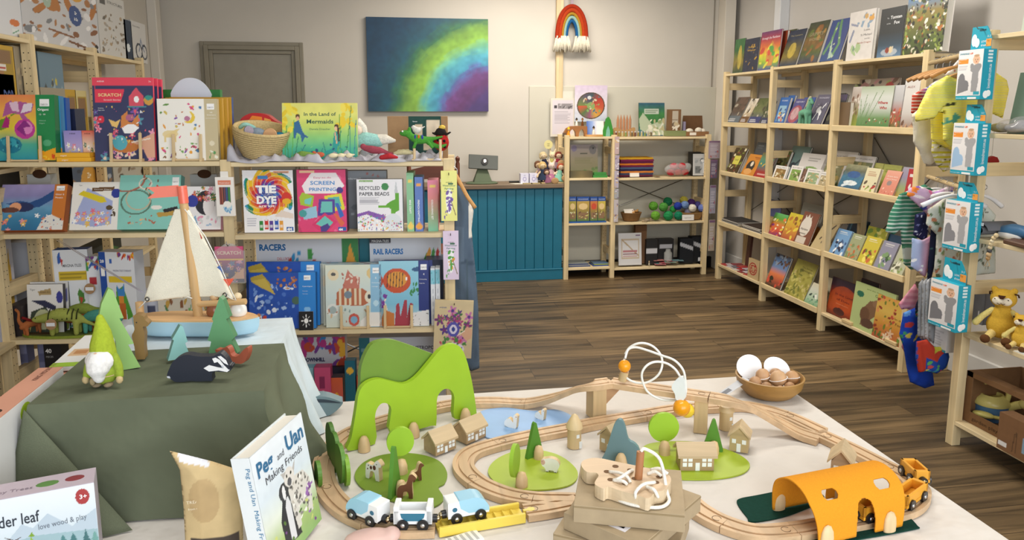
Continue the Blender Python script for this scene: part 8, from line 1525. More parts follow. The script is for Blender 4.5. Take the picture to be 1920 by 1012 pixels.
def house(lb,ax,ay,bx,by,h,hr,dp,wins,door=None,over=.004,side='#b2966f',roofc='#d0b892',gable=False):
 fr=line(ax,ay,bx,by);w_=fr.u(bx,0,TZ);r=thing('toy_house',lb,'toy house',fr.M(0,0,TZ+.0036))
 b=MB().box((0,0,0),(w_,dp,h),side)
 if gable:b.prism([(0,h),(w_,h),(w_/2,h+hr)],0,dp,side)
 else:
  for x in(0,w_):b.add([(x,0,h),(x,dp,h),(x,dp/2,h+hr)],[(0,1,2)],side)
 b.obj('house_body',mat('woodx'),r)
 for(x0,z0_,x1,z1_,c)in wins:MB().box((x0*w_,-.0008,z0_*h),(x1*w_,0,z1_*h),'#eef2f2',.0002).obj('window' if c else 'door',mat('matte'),r)
 if gable:P=[(-over,h-.002),(w_/2,h+hr),(w_+over,h-.002),(w_+over,h+.003),(w_/2,h+hr+.005),(-over,h+.003)];b=MB().prism(P,-over,dp+over,roofc)
 else:
  b=MB();M_=Matrix.Rotation(D(-90),4,'Z');P=[(-dp-over,h-.002),(-dp/2,h+hr),(over,h-.002),(over,h+.003),(-dp/2,h+hr+.005),(-dp-over,h+.003)]
  b.prism([(x,z)for x,z in P],-over,w_+over,roofc,M=Matrix(((0,1,0,0),(-1,0,0,0),(0,0,1,0),(0,0,0,1))))
 b.obj('roof',mat('woodx'),r)
W4=[(x,z,x+.125,z+.28,1)for x in(.07,.235,.645,.81)for z in(.28,.64)]+[(.45,.0,.58,.56,0)]
house('small wooden house with a pitched roof, left of the pair by the hills',817,858,855,843,.026,.020,.042,W4)
house('small wooden house with a pitched roof, right of the pair beside the pond',875,836,911,820,.026,.020,.042,W4)
house('long wooden house with eight white windows on the large meadow',1275,885,1338,885,.031,.018,.040,W4,over=.006)
house('wooden gabled house with two windows right of the large meadow',1367,847,1402,853,.034,.022,.036,[(.12,.56,.34,.84,1),(.66,.56,.88,.84,1),(.38,.0,.6,.56,0)],gable=True,side='#c4ac80')
house('wooden gabled house partly behind the slate blue mountain',1124,845,1152,856,.034,.022,.036,[(.12,.56,.36,.84,1),(.5,.0,.74,.56,0)],gable=True,side='#c4ac80')
house('wooden gabled house behind the orange tunnel',1556,897,1592,905,.034,.026,.05,[(.14,.5,.4,.8,1)],gable=True,over=.007,side='#b89c7c')
for k,(px,py,lb,cap)in enumerate(((1079,842,'round wooden tower with a pointed roof beside the inner track',1),(1365,808,'round wooden tower under the descending ramp',0))):
 p=T2(px,py);r=thing('toy_tower',lb,'toy tower',TR(p[0],p[1]+.012,TZ+.0006,D(15)))
 MB().lathe([(.0155,0),(.0155,.045),(.001,.045)],22,'#d4b98a').obj('tower_body',mat('woodz'),r,smooth=40)
 MB().lathe([(.019,.0452),(.017,.054),(.006,.074),(.001,.077)]if cap else[(.019,.0452),(.017,.05),(.014,.056),(.001,.058)],22,'#dfc698').obj('roof',mat('woodz'),r,smooth=40)
 for x,z_,w_,h_ in((-.003,.026,.007,.008),(.004,.001,.007,.016)):MB().box((x,-.0162,z_),(x+w_,-.0148,z_+h_),'#eef2f2').obj('window' if z_>.02 else 'door',mat('matte'),r)
def cut(nm,lb,ax,ay,bx,by,P,col,t=.011,edge='#d8bd92',extra=(),lift=.0036):
 fr=line(ax,ay,bx,by);w_=fr.u(bx,0,TZ);P=[(x*w_,z*w_)for x,z in P];P=[(p[0],max(p[2],0))for p in spline([(a_,0,c_)for a_,c_ in P],3,True)]
 b=MB().prism(P,0,t,col,edge)
 for(x,z,rx_,rz_,c)in extra:b.prism([(x*w_+rx_*w_*math.cos(q),z*w_+rz_*w_*math.sin(q))for q in np.linspace(0,6.28,13)[:-1]],-.0006,0,c)
 return bev(b.obj(nm,mat('paint'),None,fr.M(0,0,TZ+lift),label=lb,cat='toy animal'),.0008)
COW=[(.0,0),(.02,.6),(.12,.78),(.45,.74),(.62,.95),(.78,1.05),(.98,.86),(.92,.72),(.82,.68),(.84,0),(.62,0),(.54,.38),(.3,.4),(.2,0)]
cut('toy_cow','white wooden cow with brown spots',686,898,716,908,COW,'#eceae6',extra=((.35,.6,.07,.09,'#5a3028'),(.56,.64,.09,.12,'#5a3028'),(.14,.5,.03,.04,'#5a3028'),(.2,.68,.03,.03,'#5a3028'),(.7,.84,.025,.025,'#222')))
HS=[(.0,0),(-.02,.45),(.12,.72),(.45,.82),(.6,1.25),(.78,1.35),(1.0,1.1),(.82,1.0),(.76,.7),(.78,.0),(.6,0),(.52,.36),(.3,.36),(.24,0)]
cut('toy_horse','brown wooden horse standing further back on the cloverleaf meadow',772,908,796,902,HS,'#6b4026')
cut('toy_horse','brown wooden horse standing in front by the pointed tree',746,938,782,938,HS,'#6b4026')
cut('toy_sheep','white wooden sheep with a pink face on the round meadow',1014,886,1049,890,[(.08,.3),(.0,.5),(.06,.68),(.24,.72),(.5,.78),(.84,.7),(1,.45),(.9,.16),(.84,0),(.72,.02),(.66,.1),(.44,.1),(.4,0),(.28,.02),(.24,.14),(.16,.26)],'#ffffff',extra=((.11,.52,.12,.15,'#e2b8b0'),(.06,.56,.02,.02,'#222'),(.34,.0,.06,.03,'#222'),(.78,.0,.06,.03,'#222')))
SW_=[(.0,.12),(.03,.4),(.3,.62),(.5,.5),(.62,.4),(.62,.72),(.74,.95),(.92,.86),(.9,.7),(.86,.3),(.78,0),(.3,0)]
cut('toy_swan','white wooden swan on the left of the pond',946,802,972,808,SW_,'#ffffff',extra=((.84,.8,.04,.03,'#c8863a'),))
cut('toy_swan','white wooden swan on the right of the pond',1003,786,1022,792,SW_,'#ffffff',extra=((.84,.8,.04,.03,'#c8863a'),))
# white train
def wheels(r,xs,hw=.017,rad=.0105):
 for x in xs:
  for y in(-hw,hw):
   o=MB().lathe([(rad*.45,-.0028),(rad,-.0028),(rad,.0028),(rad*.45,.0028)],24,'#1a1b1e',Matrix.Translation((x,y,rad))@Matrix.Rotation(D(90),4,'X')).obj('wheel',mat('plastic'),r,smooth=40)
   MB().ball((x,y+(-.0026 if y<0 else .0026),rad),(rad*.42,.0022,rad*.42),'#ccc',12).obj('hub',mat('metal','#c8c8c8'),o,smooth=1)
def coupler(r,x,s_):
 MB().cyl((x,0,.014),(x+s_*.008,0,.014),.0075,'#1b1c20',16).obj('coupling',mat('plastic'),r,smooth=45)
 MB().ball((x+s_*.009,0,.014),.005,'#b9a98a',12).obj('magnet',mat('metal','#b8a888'),r,smooth=1)
def track_frame(ax,ay,bx,by,z=z0+.0095):a_,b_=T2(ax,ay,z),T2(bx,by,z);return Fr(a_,(b_[0]-a_[0],b_[1]-a_[1])),float(np.linalg.norm((b_-a_)[:2]))
def engine(lb,ax,ay,bx,by,front):
 fr,L=track_frame(ax,ay,bx,by);r=thing('train_engine',lb,'toy train',fr.M(0,0,z0+.0098));m_=(lambda x:L-x)if front else(lambda x:x)
 MB().box((.002,-.011,.007),(L-.002,.011,.013),'#17181b',.001).obj('chassis',mat('plastic'),r)
 S=[(m_(0),.012),(m_(.002),.024),(m_(.012),.038),(m_(.026),.043),(m_(L),.041),(m_(L),.012)]
 S=[(p[0],p[2])for p in spline([(a_,0,c_)for a_,c_ in S[:4]],5)]+S[4:]
 bev(MB().prism(S,-.0165,.0165,'#f0f2f3').obj('engine_body',mat('gloss'),r),.005,3)
 Q=[(m_(-.0005),.016),(m_(.0015),.026),(m_(.012),.0395),(m_(.026),.0445),(m_(L*.74),.0435),(m_(L*.70),.028),(m_(L*.5),.017)]
 bev(MB().prism([(p[0],p[2])for p in spline([(a_,0,c_)for a_,c_ in Q[:4]],4)]+Q[4:],-.0172,.0172,'#9fcfe6').obj('hood',mat('gloss'),r),.005,3)
 for y in(-.0172,.0172):MB().prism([(m_(L*.84)+.0045*math.cos(q),.028+.004*math.sin(q))for q in np.linspace(0,6.28,15)[:-1]],y-.0004,y+.0004,'#2f6a86').obj('side_window',mat('gloss'),r)
 wheels(r,(L*.2,L*.78));coupler(r,m_(L),-1 if front else 1)
engine('blue and white toy engine at the left end of the train, facing left',662,962,720,985,0)
engine('blue and white toy engine at the right end of the train, on the yellow track',836,977,912,962,1)
fr,L=track_frame(741,985,812,985);r=thing('train_wagon','white toy wagon with a teal panel in the middle of the train','toy train',fr.M(0,0,z0+.0098))
MB().box((.001,-.011,.006),(L-.001,.011,.012),'#17181b',.001).obj('chassis',mat('plastic'),r)
b=MB().box((0,-.0165,.012),(L,-.012,.036),'#f0f2f3').box((0,.012,.012),(L,.0165,.036),'#f0f2f3').box((0,-.0165,.012),(.010,.0165,.044),'#f0f2f3',.001).box((L-.010,-.0165,.012),(L,.0165,.044),'#f0f2f3',.001).box((.01,-.012,.012),(L-.01,.012,.016),'#e2e4e6')
b.obj('wagon_body',mat('gloss'),r)
MB().prism([(.012,.032),(L-.012,.032),(L-.014,.024),(L-.022,.018),(.022,.018),(.014,.024)],-.0172,-.0164,'#2f728e').obj('side_panel',mat('gloss'),r)
wheels(r,(L*.24,L*.76));coupler(r,0,-1);coupler(r,L,1)
# orange tunnel
fr,L=track_frame(1480,994,1650,957,TZ)
r=thing('toy_tunnel','orange felt toy tunnel with oval windows over the track','toy tunnel',fr.M(0,0,TZ+.0026))
hw=.060;hh=.090;nx_,nt=120,90;holes=[]
def hole(s,q):
 for q_ in(q,1-q):
  for c in(.24,.80):
   if abs(s-c)<.075 and abs(q_-.30)<.045 and((max(abs(s-c)-.04,0)/.035)**2+((q_-.30)/.045)**2)<1:return True
  if abs(s-.55)<.11-max(0,q_-.05)*.28 and q_<.21 and(q_<.12 or((s-.55)/.09)**2+((q_-.12)/.09)**2<1):return True
  if s<.0+.05*(.16-q_)/.16*0:return True
 return False
V=[];idx={};F=[]
for i in range(nx_+1):
 s=i/nx_
 for j in range(nt+1):
  q=j/nt;a_=math.pi*q;y=-hw*math.cos(a_)*(1+.05*math.sin(a_));z=hh*min(1,math.sin(a_)**.72)
  e=.10*(1-min(1,min(q,1-q)/.25));s2=s*(1-2*e*.5)+e*.5
  idx[i,j]=len(V);V.append((s2*L,y,z))
for i in range(nx_):
 for j in range(nt):
  if not hole((i+.5)/nx_,(j+.5)/nt):F.append((idx[i,j],idx[i,j+1],idx[i+1,j+1],idx[i+1,j]))
used_=sorted({k for f in F for k in f});mp_={k:n for n,k in enumerate(used_)}
o=MB().add([V[k]for k in used_],[[mp_[k]for k in f]for f in F],'#df9526').obj('tunnel_shell',mat('cloth'),r,smooth=1)
s_=o.modifiers.new('smooth','SMOOTH');s_.iterations=4;s_=o.modifiers.new('t','SOLIDIFY');s_.thickness=.0025;s_.offset=0
for x,y in((.13,-1),(.80,-1),(.13,1),(.80,1)):
 M_=Matrix.Translation((L*x,y*(hw+.002),0))@Matrix.Scale(.52,4,(0,1,0))
 MB().lathe([(.013,0),(.0135,.012),(.012,.024),(.007,.034),(.001,.037)],18,'#dcc296',M_).obj('peg',mat('woodz'),r,smooth=50)
# yellow wagons
def ywagon(lb,ax,ay,bx,by,z=z0+.0098,roll=0,top=True):
 fr,L=track_frame(ax,ay,bx,by,z);r=thing('train_wagon',lb,'toy train',fr.M(0,0,z)@Matrix.Rotation(D(roll),4,'X'))
 c='#e2a02c';b=MB().box((0,-.0155,.008),(L,.0155,.014),c).box((0,-.0155,.014),(L,-.0105,.032),c,.001).box((0,.0105,.014),(L,.0155,.032),c,.001).box((0,-.0155,.014),(.008,.0155,.032),c,.001).box((L-.008,-.0155,.014),(L,.0155,.032),c,.001)
 b.obj('wagon_body',mat('paint'),r);MB().box((.004,-.009,.003),(L-.004,.009,.008),'#1b1c20').obj('chassis',mat('plastic'),r)
 wheels(r,(L*.2,L*.8),.0165);coupler(r,0,-1);coupler(r,L,1)
ywagon('open yellow toy wagon just right of the tunnel',1684,956,1722,928)
ywagon('open yellow toy wagon further back at the right end of the track',1728,912,1700,886)
ywagon('yellow toy wagon inside the orange tunnel',1606,976,1664,962)
# bead cable toy with orange balls, clipped on the raised track
FB_=line(1168,728,1300,752,zb)
def fb(x,y,d=0):u,z=on(FB_,x,y,d);return(u,d,z)
r=thing('bead_maze','white looping cable toy with orange balls and a white cloud on the raised track','toy',FB_.M(0,0,0))
loop=[(1172,672),(1178,655),(1192,651),(1212,656),(1240,666),(1264,675),(1280,692),(1285,712),(1286,735),(1278,748),(1262,750),(1238,748),(1215,735),(1205,715),(1204,698),(1214,684),(1230,678),(1250,681),(1266,692),(1276,707)]
loop2=[(1276,707),(1278,700)]
MB().tube(spline([fb(x,y,-.012+.012*math.sin(i*.8))for i,(x,y)in enumerate(loop)],6),.0028,'#f2f2ee',8).obj('cable',mat('plastic'),r,smooth=1)
l3=[(1171,673),(1167,690),(1175,708),(1192,717),(1212,717),(1232,705),(1241,688),(1240,668),(1228,652),(1212,644),(1195,644),(1180,652),(1172,664)]
MB().tube(spline([fb(x,y,.010-.014*math.sin(i*.5))for i,(x,y)in enumerate(l3)],6),.0028,'#f2f2ee',8).obj('cable',mat('plastic'),r,smooth=1)
for(x,y,d,rad,c)in((1171,686,0,.015,'#f0a01c'),(1278,764,-.022,.0195,'#f0a01c'),(1288,769,-.004,.017,'#f2cf3a')):MB().ball(fb(x,y,d),rad,c,24).obj('ball',mat('gloss'),r,smooth=1)
P=[on(FB_,x,y,-.02)for x,y in((1272,708),(1264,716),(1260,726),(1266,737),(1268,747),(1276,751),(1285,746),(1285,730),(1284,712),(1279,706))]
bev(MB().prism([(p[0],p[2])for p in spline([(a_,0,c_)for a_,c_ in P],3,True)],-.024,-.012,'#eef3f5').obj('cloud',mat('paint'),r),.002)
MB().cyl(fb(1167,713),fb(1171,696),.0105,'#d9bd90',16).obj('peg',mat('woodz'),r,smooth=45)
# wooden bowl with little egg shakers and tags
p=T2(1447,752);c0=np.array([p[0]+.016,p[1]+.045,TZ+.0006]);r_=.087
MB().lathe([(.04,0),(.06,.004),(r_*.93,.026),(r_,.052),(r_*.95,.053),(r_*.86,.028),(.05,.010),(.001,.008)],40,'#a57d42').obj('wooden_bowl',mat('woodx'),None,TR(*c0),smooth=60,label='shallow round wooden bowl of small eggs at the far right corner of the table',cat='bowl')
rs_=random.Random(4)
for k,(x,y,z_,s_,c)in enumerate(((-.048,-.015,.040,.017,'#b98f68'),(-.02,.0,.052,.019,'#c49a72'),(.012,-.022,.050,.022,'#c9a27a'),(.056,-.012,.046,.019,'#c09468'),(-.03,-.04,.034,.016,'#a87f5a'),(.03,-.048,.034,.015,'#b88e66'),(0,-.055,.030,.014,'#c49a72'),(.028,.02,.044,.018,'#b98f68'))):
 r=thing('wooden_egg','%s small wooden egg with string in the bowl'%['leftmost','upright second','large middle','rightmost','low front left','low front right','low front middle','rear right'][k],'egg',TR(c0[0]+x,c0[1]+y,c0[2]+z_),'small wooden eggs in the bowl')
 MB().ball((0,0,0),(s_,s_*.9,s_),c,16,Matrix.Rotation(rs_.uniform(-.6,.6),4,'Y')).obj('egg',mat('woodz'),r,smooth=1)
 MB().tube([(s_*1.03*math.cos(q),s_*.95*math.sin(q),s_*.25*math.sin(q+k))for q in np.linspace(0,6.28,19)[:-1]],.0012,'#efe9e4',5,True).obj('string',mat('rope'),r,smooth=1)
for k,(x,y,z_,ry,lb)in enumerate(((-.035,.045,.062,-24,'left white oval card tag standing in the bowl'),(.038,.032,.056,26,'right white oval card tag standing in the bowl'))):
 MB().prism([(.037*math.cos(q),.032*math.sin(q))for q in np.linspace(0,6.28,29)[:-1]],0,.001,'#f3f3f6').obj('card_tag',mat('matte'),None,Matrix.Translation((c0[0]+x,c0[1]+y,c0[2]+z_))@Matrix.Rotation(D(-34),4,'X')@Matrix.Rotation(D(ry),4,'Y'),label=lb,cat='tag')
q0=T2(1345,733);b=MB().box((0,0,0),(.105,.026,.0008),'#c9ccd2').box((.02,.005,.0008),(.05,.02,.001),'#7a7d84')
b.obj('plastic_label',mat('gloss'),None,Matrix.Translation((c0[0]-.155,c0[1]-.03,TZ+.004))@Matrix.Rotation(D(12),4,'Z')@Matrix.Rotation(D(-24),4,'Y'),label='clear striped price label leaning from the table up to the bowl',cat='label')
# whale at the back left
p=T2(600,783);r=thing('wooden_whale','grey-blue wooden whale behind the blue cloth at the back of the table','toy',TR(p[0]-.02,p[1]+.02,TZ+.0006,D(4)))
def body(P,y0,y1,nm,c,kind='paint',sm=True):
 if sm:P=[(p[0],p[2])for p in spline([(a_,0,c_)for a_,c_ in P],4,True)]
 return bev(MB().prism([(x,max(z,0))for x,z in P],y0,y1,c).obj(nm,mat(kind),r),.003,2)
body([(-.03,.0),(-.04,.04),(.0,.052),(.035,.05),(.066,.036),(.074,.03),(.055,.010),(.03,.0)],-.018,.018,'body','#6f8790')
body([(-.03,.032),(.0,.038),(.03,.036),(.07,.031),(.03,.044),(0,.046),(-.03,.044)],-.0186,-.0178,'stripe','#2c3a48')
MB().ball((.004,-.0188,.028),.0035,'#222',10).obj('eye',mat('gloss'),r,smooth=1)
# toys on the olive cloth
def tp(px,py):return PZ(px,py,BZ+.003)
p=tp(197,722);r=thing('felt_gnome','felted gnome with a lime green pointed hat and white beard','toy',TR(p[0],p[1]+.004,BZ+.0046,D(-8))@Matrix.Diagonal((.80,.86,.92,1)))
GS='#93a73a'
blob('body',[('e',(0,0,.026),(.030,.026,.027)),('e',(0,0,.05),(.026,.023,.026)),('l',[(-.024,0,.056),(-.034,-.004,.036),(-.037,-.008,.020)],[.011,.010,.009]),('l',[(.024,0,.056),(.035,-.004,.036),(.038,-.008,.020)],[.011,.010,.009])],GS,parent=r,vox=.003)
blob('hat',[('l',[(0,0,.062),(0,0,.085),(.001,.002,.110),(-.002,.003,.136)],[.029,.026,.019,.009])],'#a3b536',parent=r,vox=.003)
blob('beard',[('e',(0,-.018,.054),(.033,.014,.024)),('l',[(0,-.021,.05),(0,-.026,.034),(.001,-.026,.024)],[.027,.024,.014])],'#ebe9e6',parent=r,vox=.003)
MB().ball((0,-.029,.066),.0085,'#e0b8a0',12).obj('nose',mat('felt'),r,smooth=1)
for x in(-.038,.039):MB().ball((x,-.012,.013),(.008,.007,.009),'#c9b184',10).obj('hand',mat('felt'),r,smooth=1)
for x in(-.012,.014):MB().ball((x,-.014,.003),(.010,.012,.005),'#8a7a62',10).obj('foot',mat('felt'),r,smooth=1)
MB().tube([(.029*math.cos(q),.026*math.sin(q)-.001,.022)for q in np.linspace(0,6.28,25)[:-1]],.0012,'#c9b184',5,True).obj('belt',mat('rope'),r,smooth=1)
blob('pine_cone',[('e',(-.014,-.028,.014),(.007,.005,.009))],'#9a8a6a',parent=r,vox=.003)
def ftree(lb,ax,ay,bx,by,px,col,edge,d1=.018,dep=0):
 a_,b_=PZ(ax,ay,BZ+.002),PZ(bx,by,BZ+.002);fr=Fr(a_,(b_[0]-a_[0],b_[1]-a_[1]));P=[on(fr,x,y)for x,y in px];P=[(u,max(z,BZ+.004))for u,z in P]
 bev(MB().prism(P,0,d1,col,edge).obj('wooden_tree',mat('paint'),None,fr.M(0,0,0),label=lb,cat='toy tree'),.001)
ftree('large light green wooden fir tree behind the gnome',222,697,263,690,[(222,699),(217,640),(200,610),(184,603),(190,570),(203,541),(212,545),(232,596),(224,597),(251,644),(240,646),(264,690),(228,697)],'#93bd6c','#7ba658')
ftree('small pale aqua wooden fir tree behind the badger',316,678,351,672,[(315,678),(326,638),(323,636),(338,610),(343,612),(352,640),(347,643),(357,668),(350,676)],'#8fc4c0','#72a5a2')
ftree('dark green wooden fir tree in front of the boat hull',391,664,440,664,[(391,664),(396,640),(389,638),(400,601),(397,599),(412,556),(418,562),(430,595),(424,598),(440,632),(434,638),(446,664)],'#6aa474','#55895f')
def fanim(nm,lb,ax,ay,bx,by,px,col,t,extra=(),edge=None):
 a_,b_=PZ(ax,ay,BZ+.002),PZ(bx,by,BZ+.002);fr=Fr(a_,(b_[0]-a_[0],b_[1]-a_[1]));P=[on(fr,x,y)for x,y in px];P=[(p[0],max(p[2],BZ+.004))for p in spline([(u,0,z)for u,z in P],3,True)]
 b=MB().prism(P,0,t,col,edge)
 for pts,c in extra:b.prism([on(fr,x,y)for x,y in pts],-.0009,-.0001,c)
 bev(b.obj(nm,mat('paint'),None,fr.M(0,0,0),label=lb,cat='toy animal'),.0012)
fanim('wooden_badger','black and white wooden badger walking right on the olive cloth',332,718,396,716,[(333,718),(322,712),(313,705),(317,692),(324,678),(338,668),(352,665),(370,668),(396,668),(408,663),(414,662),(424,672),(430,684),(435,686),(434,692),(428,697),(414,697),(400,697),(397,706),(398,716),(386,718),(360,714),(345,716)],'#1c2230',.020,
[([(402,680),(398,672),(404,670),(412,674),(420,684),(428,692),(420,690),(408,678)],'#f0f0f0'),([(408,668),(414,667),(424,675),(428,684),(420,680)],'#f0f0f0'),([(382,690),(392,684),(408,688),(420,690),(431,693),(426,697),(410,694),(392,696)],'#f0f0f0'),([(415,686),(418,684),(420,687),(417,689)],'#dfe6f4'),([(430,685),(435,685),(435,690),(431,690)],'#0c0c10'),([(313,705),(318,705),(320,709),(314,708)],'#c8ccd4')])
fanim('wooden_fox','rust red wooden fox behind the badger',412,681,456,684,[(405,660),(404,655),(412,656),(424,650),(430,656),(434,666),(445,668),(456,656),(464,651),(465,662),(460,676),(452,682),(434,684),(420,678),(418,668)],'#a5563f',.016,[([(413,658),(416,657),(416,660)],'#222')])
fanim('wooden_deer','brown wooden deer with its back to the boat, behind the light green tree',255,676,271,675,[(255,676),(252,650),(247,630),(252,618),(250,595),(256,590),(268,592),(272,600),(279,606),(276,612),(268,613),(271,628),(270,650),(272,674),(262,678)],'#8f7040',.022,[([(254,604),(257,603),(257,606)],'#222')])
# sailing boat
fr=Fr(PZ(262,634,BZ+.002),(1,-.17));M0=fr.M(0,.03,BZ+.0046)
def bt(px,py,d=.03):u,z=on(fr,px,py,d);return(u,z-BZ-.0046)
uL,uR=bt(247,600)[0],bt(487,600)[0];HH=bt(360,588)[1]*.82;r=thing('sailing_boat','wooden toy sailing boat with cream sails, coral flag and light blue hull','toy boat',M0)
def hullp(s,inset=0):return[(uL+inset+(uR-uL-2*inset)*(.5-.5*math.cos(q)if True else 0),(s*(.5*(1-abs(math.cos(q))**5))*(.088-2*inset)*(1.0)))for q in np.linspace(0,math.pi,25)]
def hull(inset):a_=hullp(-1,inset);c_=hullp(1,inset)[::-1];return a_+c_[1:-1]
b=MB();lv=[(0,.016),(.006,.007),(HH*.5,.002),(HH,0)];rings=[[(x,y,z)for x,y in hull(i_)]for z,i_ in lv];n=len(rings[0]);V=sum(rings,[]);F=[list(range(n-1,-1,-1))]
for k in range(3):F+=[(k*n+i,k*n+(i+1)%n,(k+1)*n+(i+1)%n,(k+1)*n+i)for i in range(n)]
F.append([3*n+i for i in range(n)]);b.add(V,F,'#b2d6e8').obj('hull',mat('gloss'),r,smooth=50)
MB().slab(hull(.003),HH+.0002,HH+.004,'#d6ac7a').obj('deck',mat('woodx'),r)
m0,m1=bt(372,592),bt(341,352);m1=(m1[0],m1[1])
MB().cyl((m0[0],0,HH),(m1[0],0,m1[1]),.0105,'#cfa874',18,.009).obj('mast',mat('woodz'),r,smooth=45)
MB().cyl((m1[0]+.0005,0,m1[1]-.002),(m1[0],0,m1[1]+.004),.0105,'#e8705a',18).cyl((m1[0]+.002,0,m1[1]-.034),(m1[0]+.0005,0,m1[1]-.002),.0105,'#e8705a',18).obj('mast_cap',mat('gloss'),r,smooth=45)
k1,k2=bt(365,570),bt(465,562);MB().cyl((k1[0],-.002,k1[1]),(k2[0],-.014,k2[1]),.007,'#d2ab78',14).obj('boom',mat('woodx'),r,smooth=45)
q1=bt(263,590);MB().cyl((q1[0],0,HH),(q1[0],0,bt(263,566)[1]),.0085,'#d2ab78',14).obj('bow_post',mat('woodz'),r,smooth=45)
def sail(px,nm,dd,fl):
 P=[bt(x,y)for x,y in px];A2=art(60,120,'#ece6d4',('n',.03,8));puff(P,A2,.0025,nm,M=Matrix.Translation((0,dd,0)),fold=(fl,6),parent=r)
sail([(328,392),(344,390),(353,470),(358,556),(320,560),(271,567),(272,556),(300,470)],'sail',-.002,.003)
sail([(342,388),(357,394),(396,470),(434,548),(441,560),(400,556),(358,556),(352,470)],'sail',-.002,.003)
for x,y in((283,557),(427,549)):
 u_,z_=bt(x,y);MB().tube([(u_+.0042*math.cos(q),-.0175,z_+.0042*math.sin(q))for q in np.linspace(0,6.28,15)[:-1]],.0014,'#555',6,True).obj('eyelet',mat('metal','#666'),r,smooth=1)
for P in(((283,557),(275,566),(267,574)),((427,549),(438,556),(448,560),(440,545),(420,500),(390,440),(352,390)),((352,556),(358,553),(366,556))):MB().tube([(bt(x,y)[0],-.016,bt(x,y)[1])for x,y in P],.0011,'#f0efe9',6).obj('rigging',mat('rope'),r,smooth=1)
for P in(((334,347),(276,351),(290,361),(276,372),(334,368)),):MB().prism([bt(x,y)for x,y in P],-.0012,.0012,'#ee8472').obj('flag',mat('plastic'),r)
for P,c in((((424,520),(444,519),(434,534)),'#e8604a'),(((379,432),(385,444),(383,446)),'#b8483a'),(((418,494),(424,508),(412,498)),'#4a6ab0')):MB().prism([bt(x,y)for x,y in P],-.017,-.016,c).obj('pennant',mat('plastic'),r)
for k,(x,c,lb)in enumerate(((446,'#f0eeea','white round-headed wooden sailor sitting at the stern of the boat'),(402,'#8a5238','brown wooden sailor behind the dark green tree in the boat'))):
 u_=bt(x,585)[0];g=thing('wooden_sailor',lb,'toy figure',M0@Matrix.Translation((u_,.004,HH+.0044)))
 MB().lathe([(.016,0),(.019,.006),(.018,.018),(.010,.030),(.005,.034),(.001,.035)],20,c).obj('body',mat('gloss'),g,smooth=60)
 MB().ball((0,0,.043),.0095,'#e6d2ac' if k==0 else '#d8b488',14).obj('head',mat('woodz'),g,smooth=1)
# boxes and book at the front left
MB().box((-.690,1.10,TZ),(-.645,1.565,BZ),'#e3e3e2',.001).box((-.6902,1.0998,BZ),(-.6448,1.5652,BZ+.001),'#dca088').text('KING MOUNTAIN',0,0,.014,'#6a3a30',y=0,M=Matrix.Translation((-.663,1.49,BZ+.0015))@Matrix.Rotation(D(90),4,'Z')@Matrix.Rotation(D(-90),4,'X'),width=-.1+.2).ball((-.667,1.34,BZ+.001),(.012,.012,.0006),'#3a2a22',12).ball((-.667,1.31,BZ+.001),(.010,.010,.0006),'#3a2a22',12).ball((-.6448,1.40,.925),(.0006,.022,.017),'#9ab82a',14).ball((-.6446,1.43,.905),(.0006,.01,.012),'#4a8a94',12).ball((-.6448,1.42,.83),(.0006,.02,.02),'#8a3a3a',12).obj('toy_box',mat(),None,label='white boxed toy with a salmon pink top standing left of the olive cloth',cat='box')
MB().box((-.70,1.585,TZ),(-.637,1.84,.926),'#dfe0e2',.001).box((-.7002,1.5848,.926),(-.6368,1.8402,.927),'#d99c84').text('KING WINTER',0,0,.013,'#6a3a30',y=0,M=Matrix.Translation((-.66,1.59,.9274))@Matrix.Rotation(D(90),4,'Z')@Matrix.Rotation(D(-90),4,'X'),width=.09).obj('toy_box',mat(),None,label='second salmon-topped toy box behind the first',cat='box')
b=MB().box((0,0,0),(.066,.19,.010),'#e6e7e6',.001).box((.0,.0,.010),(.066,.022,.0105),'#9cc43a').box((.012,.06,.010),(.055,.10,.0106),'#d8b48c').box((.02,.07,.0106),(.045,.09,.011),'#c08a5a')
b.obj('toy_box',mat(),None,Matrix.Translation((-.686,1.60,.930))@Matrix.Rotation(D(3),4,'X'),label='flat white toy box with a green stripe lying on top of the salmon boxes',cat='box')
A_=PY(176,905,1.19);B_=PZ(0,938,A_[2]);e=np.array([A_[0]-B_[0],A_[1]-B_[1]]);fr=Fr(A_,e);w_=.172;h_=A_[2]-TZ
fir=lambda x,y,s,c,n=4:[('p',[(x-s*(1-i*.2),y+i*s*.55),(x,y+(i+1.6)*s*.55),(x+s*(1-i*.2),y+i*s*.55)],c)for i in range(n)]
a=art(150,150,'#dfe6ec',('g','#a8c0c4','#b4ccd2','#d5e0e8','#e4eaef'),('p',[(.2,.45),(.42,.72),(.5,.66),(.62,.78),(.8,.6),(1,.74),(1,0),(.2,0)],'#b9c9d6'),('p',[(.0,.5),(.5,.58),(1,.52),(1,0),(0,0)],'#9bb8c0'),*fir(.60,.36,.05,'#5f8f90'),*fir(.72,.42,.045,'#4f8184'),*fir(.80,.40,.05,'#44767a'),*fir(.90,.34,.065,'#3f6e72',5),*fir(.97,.4,.04,'#6fa09a'),('p',[(.38,.2),(.48,.58),(.6,.2)],'#8fb43c'),('p',[(.46,.58),(.49,.62),(.51,.57)],'#7aa02e'),('p',[(.6,.1),(.67,.46),(.76,.1)],'#5f9a5a'),('e',.90,.88,.055,.08,'#a8383a'),('p',[(.28,.60),(.34,.57),(.42,.60),(.34,.55)],'#4a3a34'),('p',[(.27,.63),(.33,.57),(.35,.58)],'#4a3a34'))
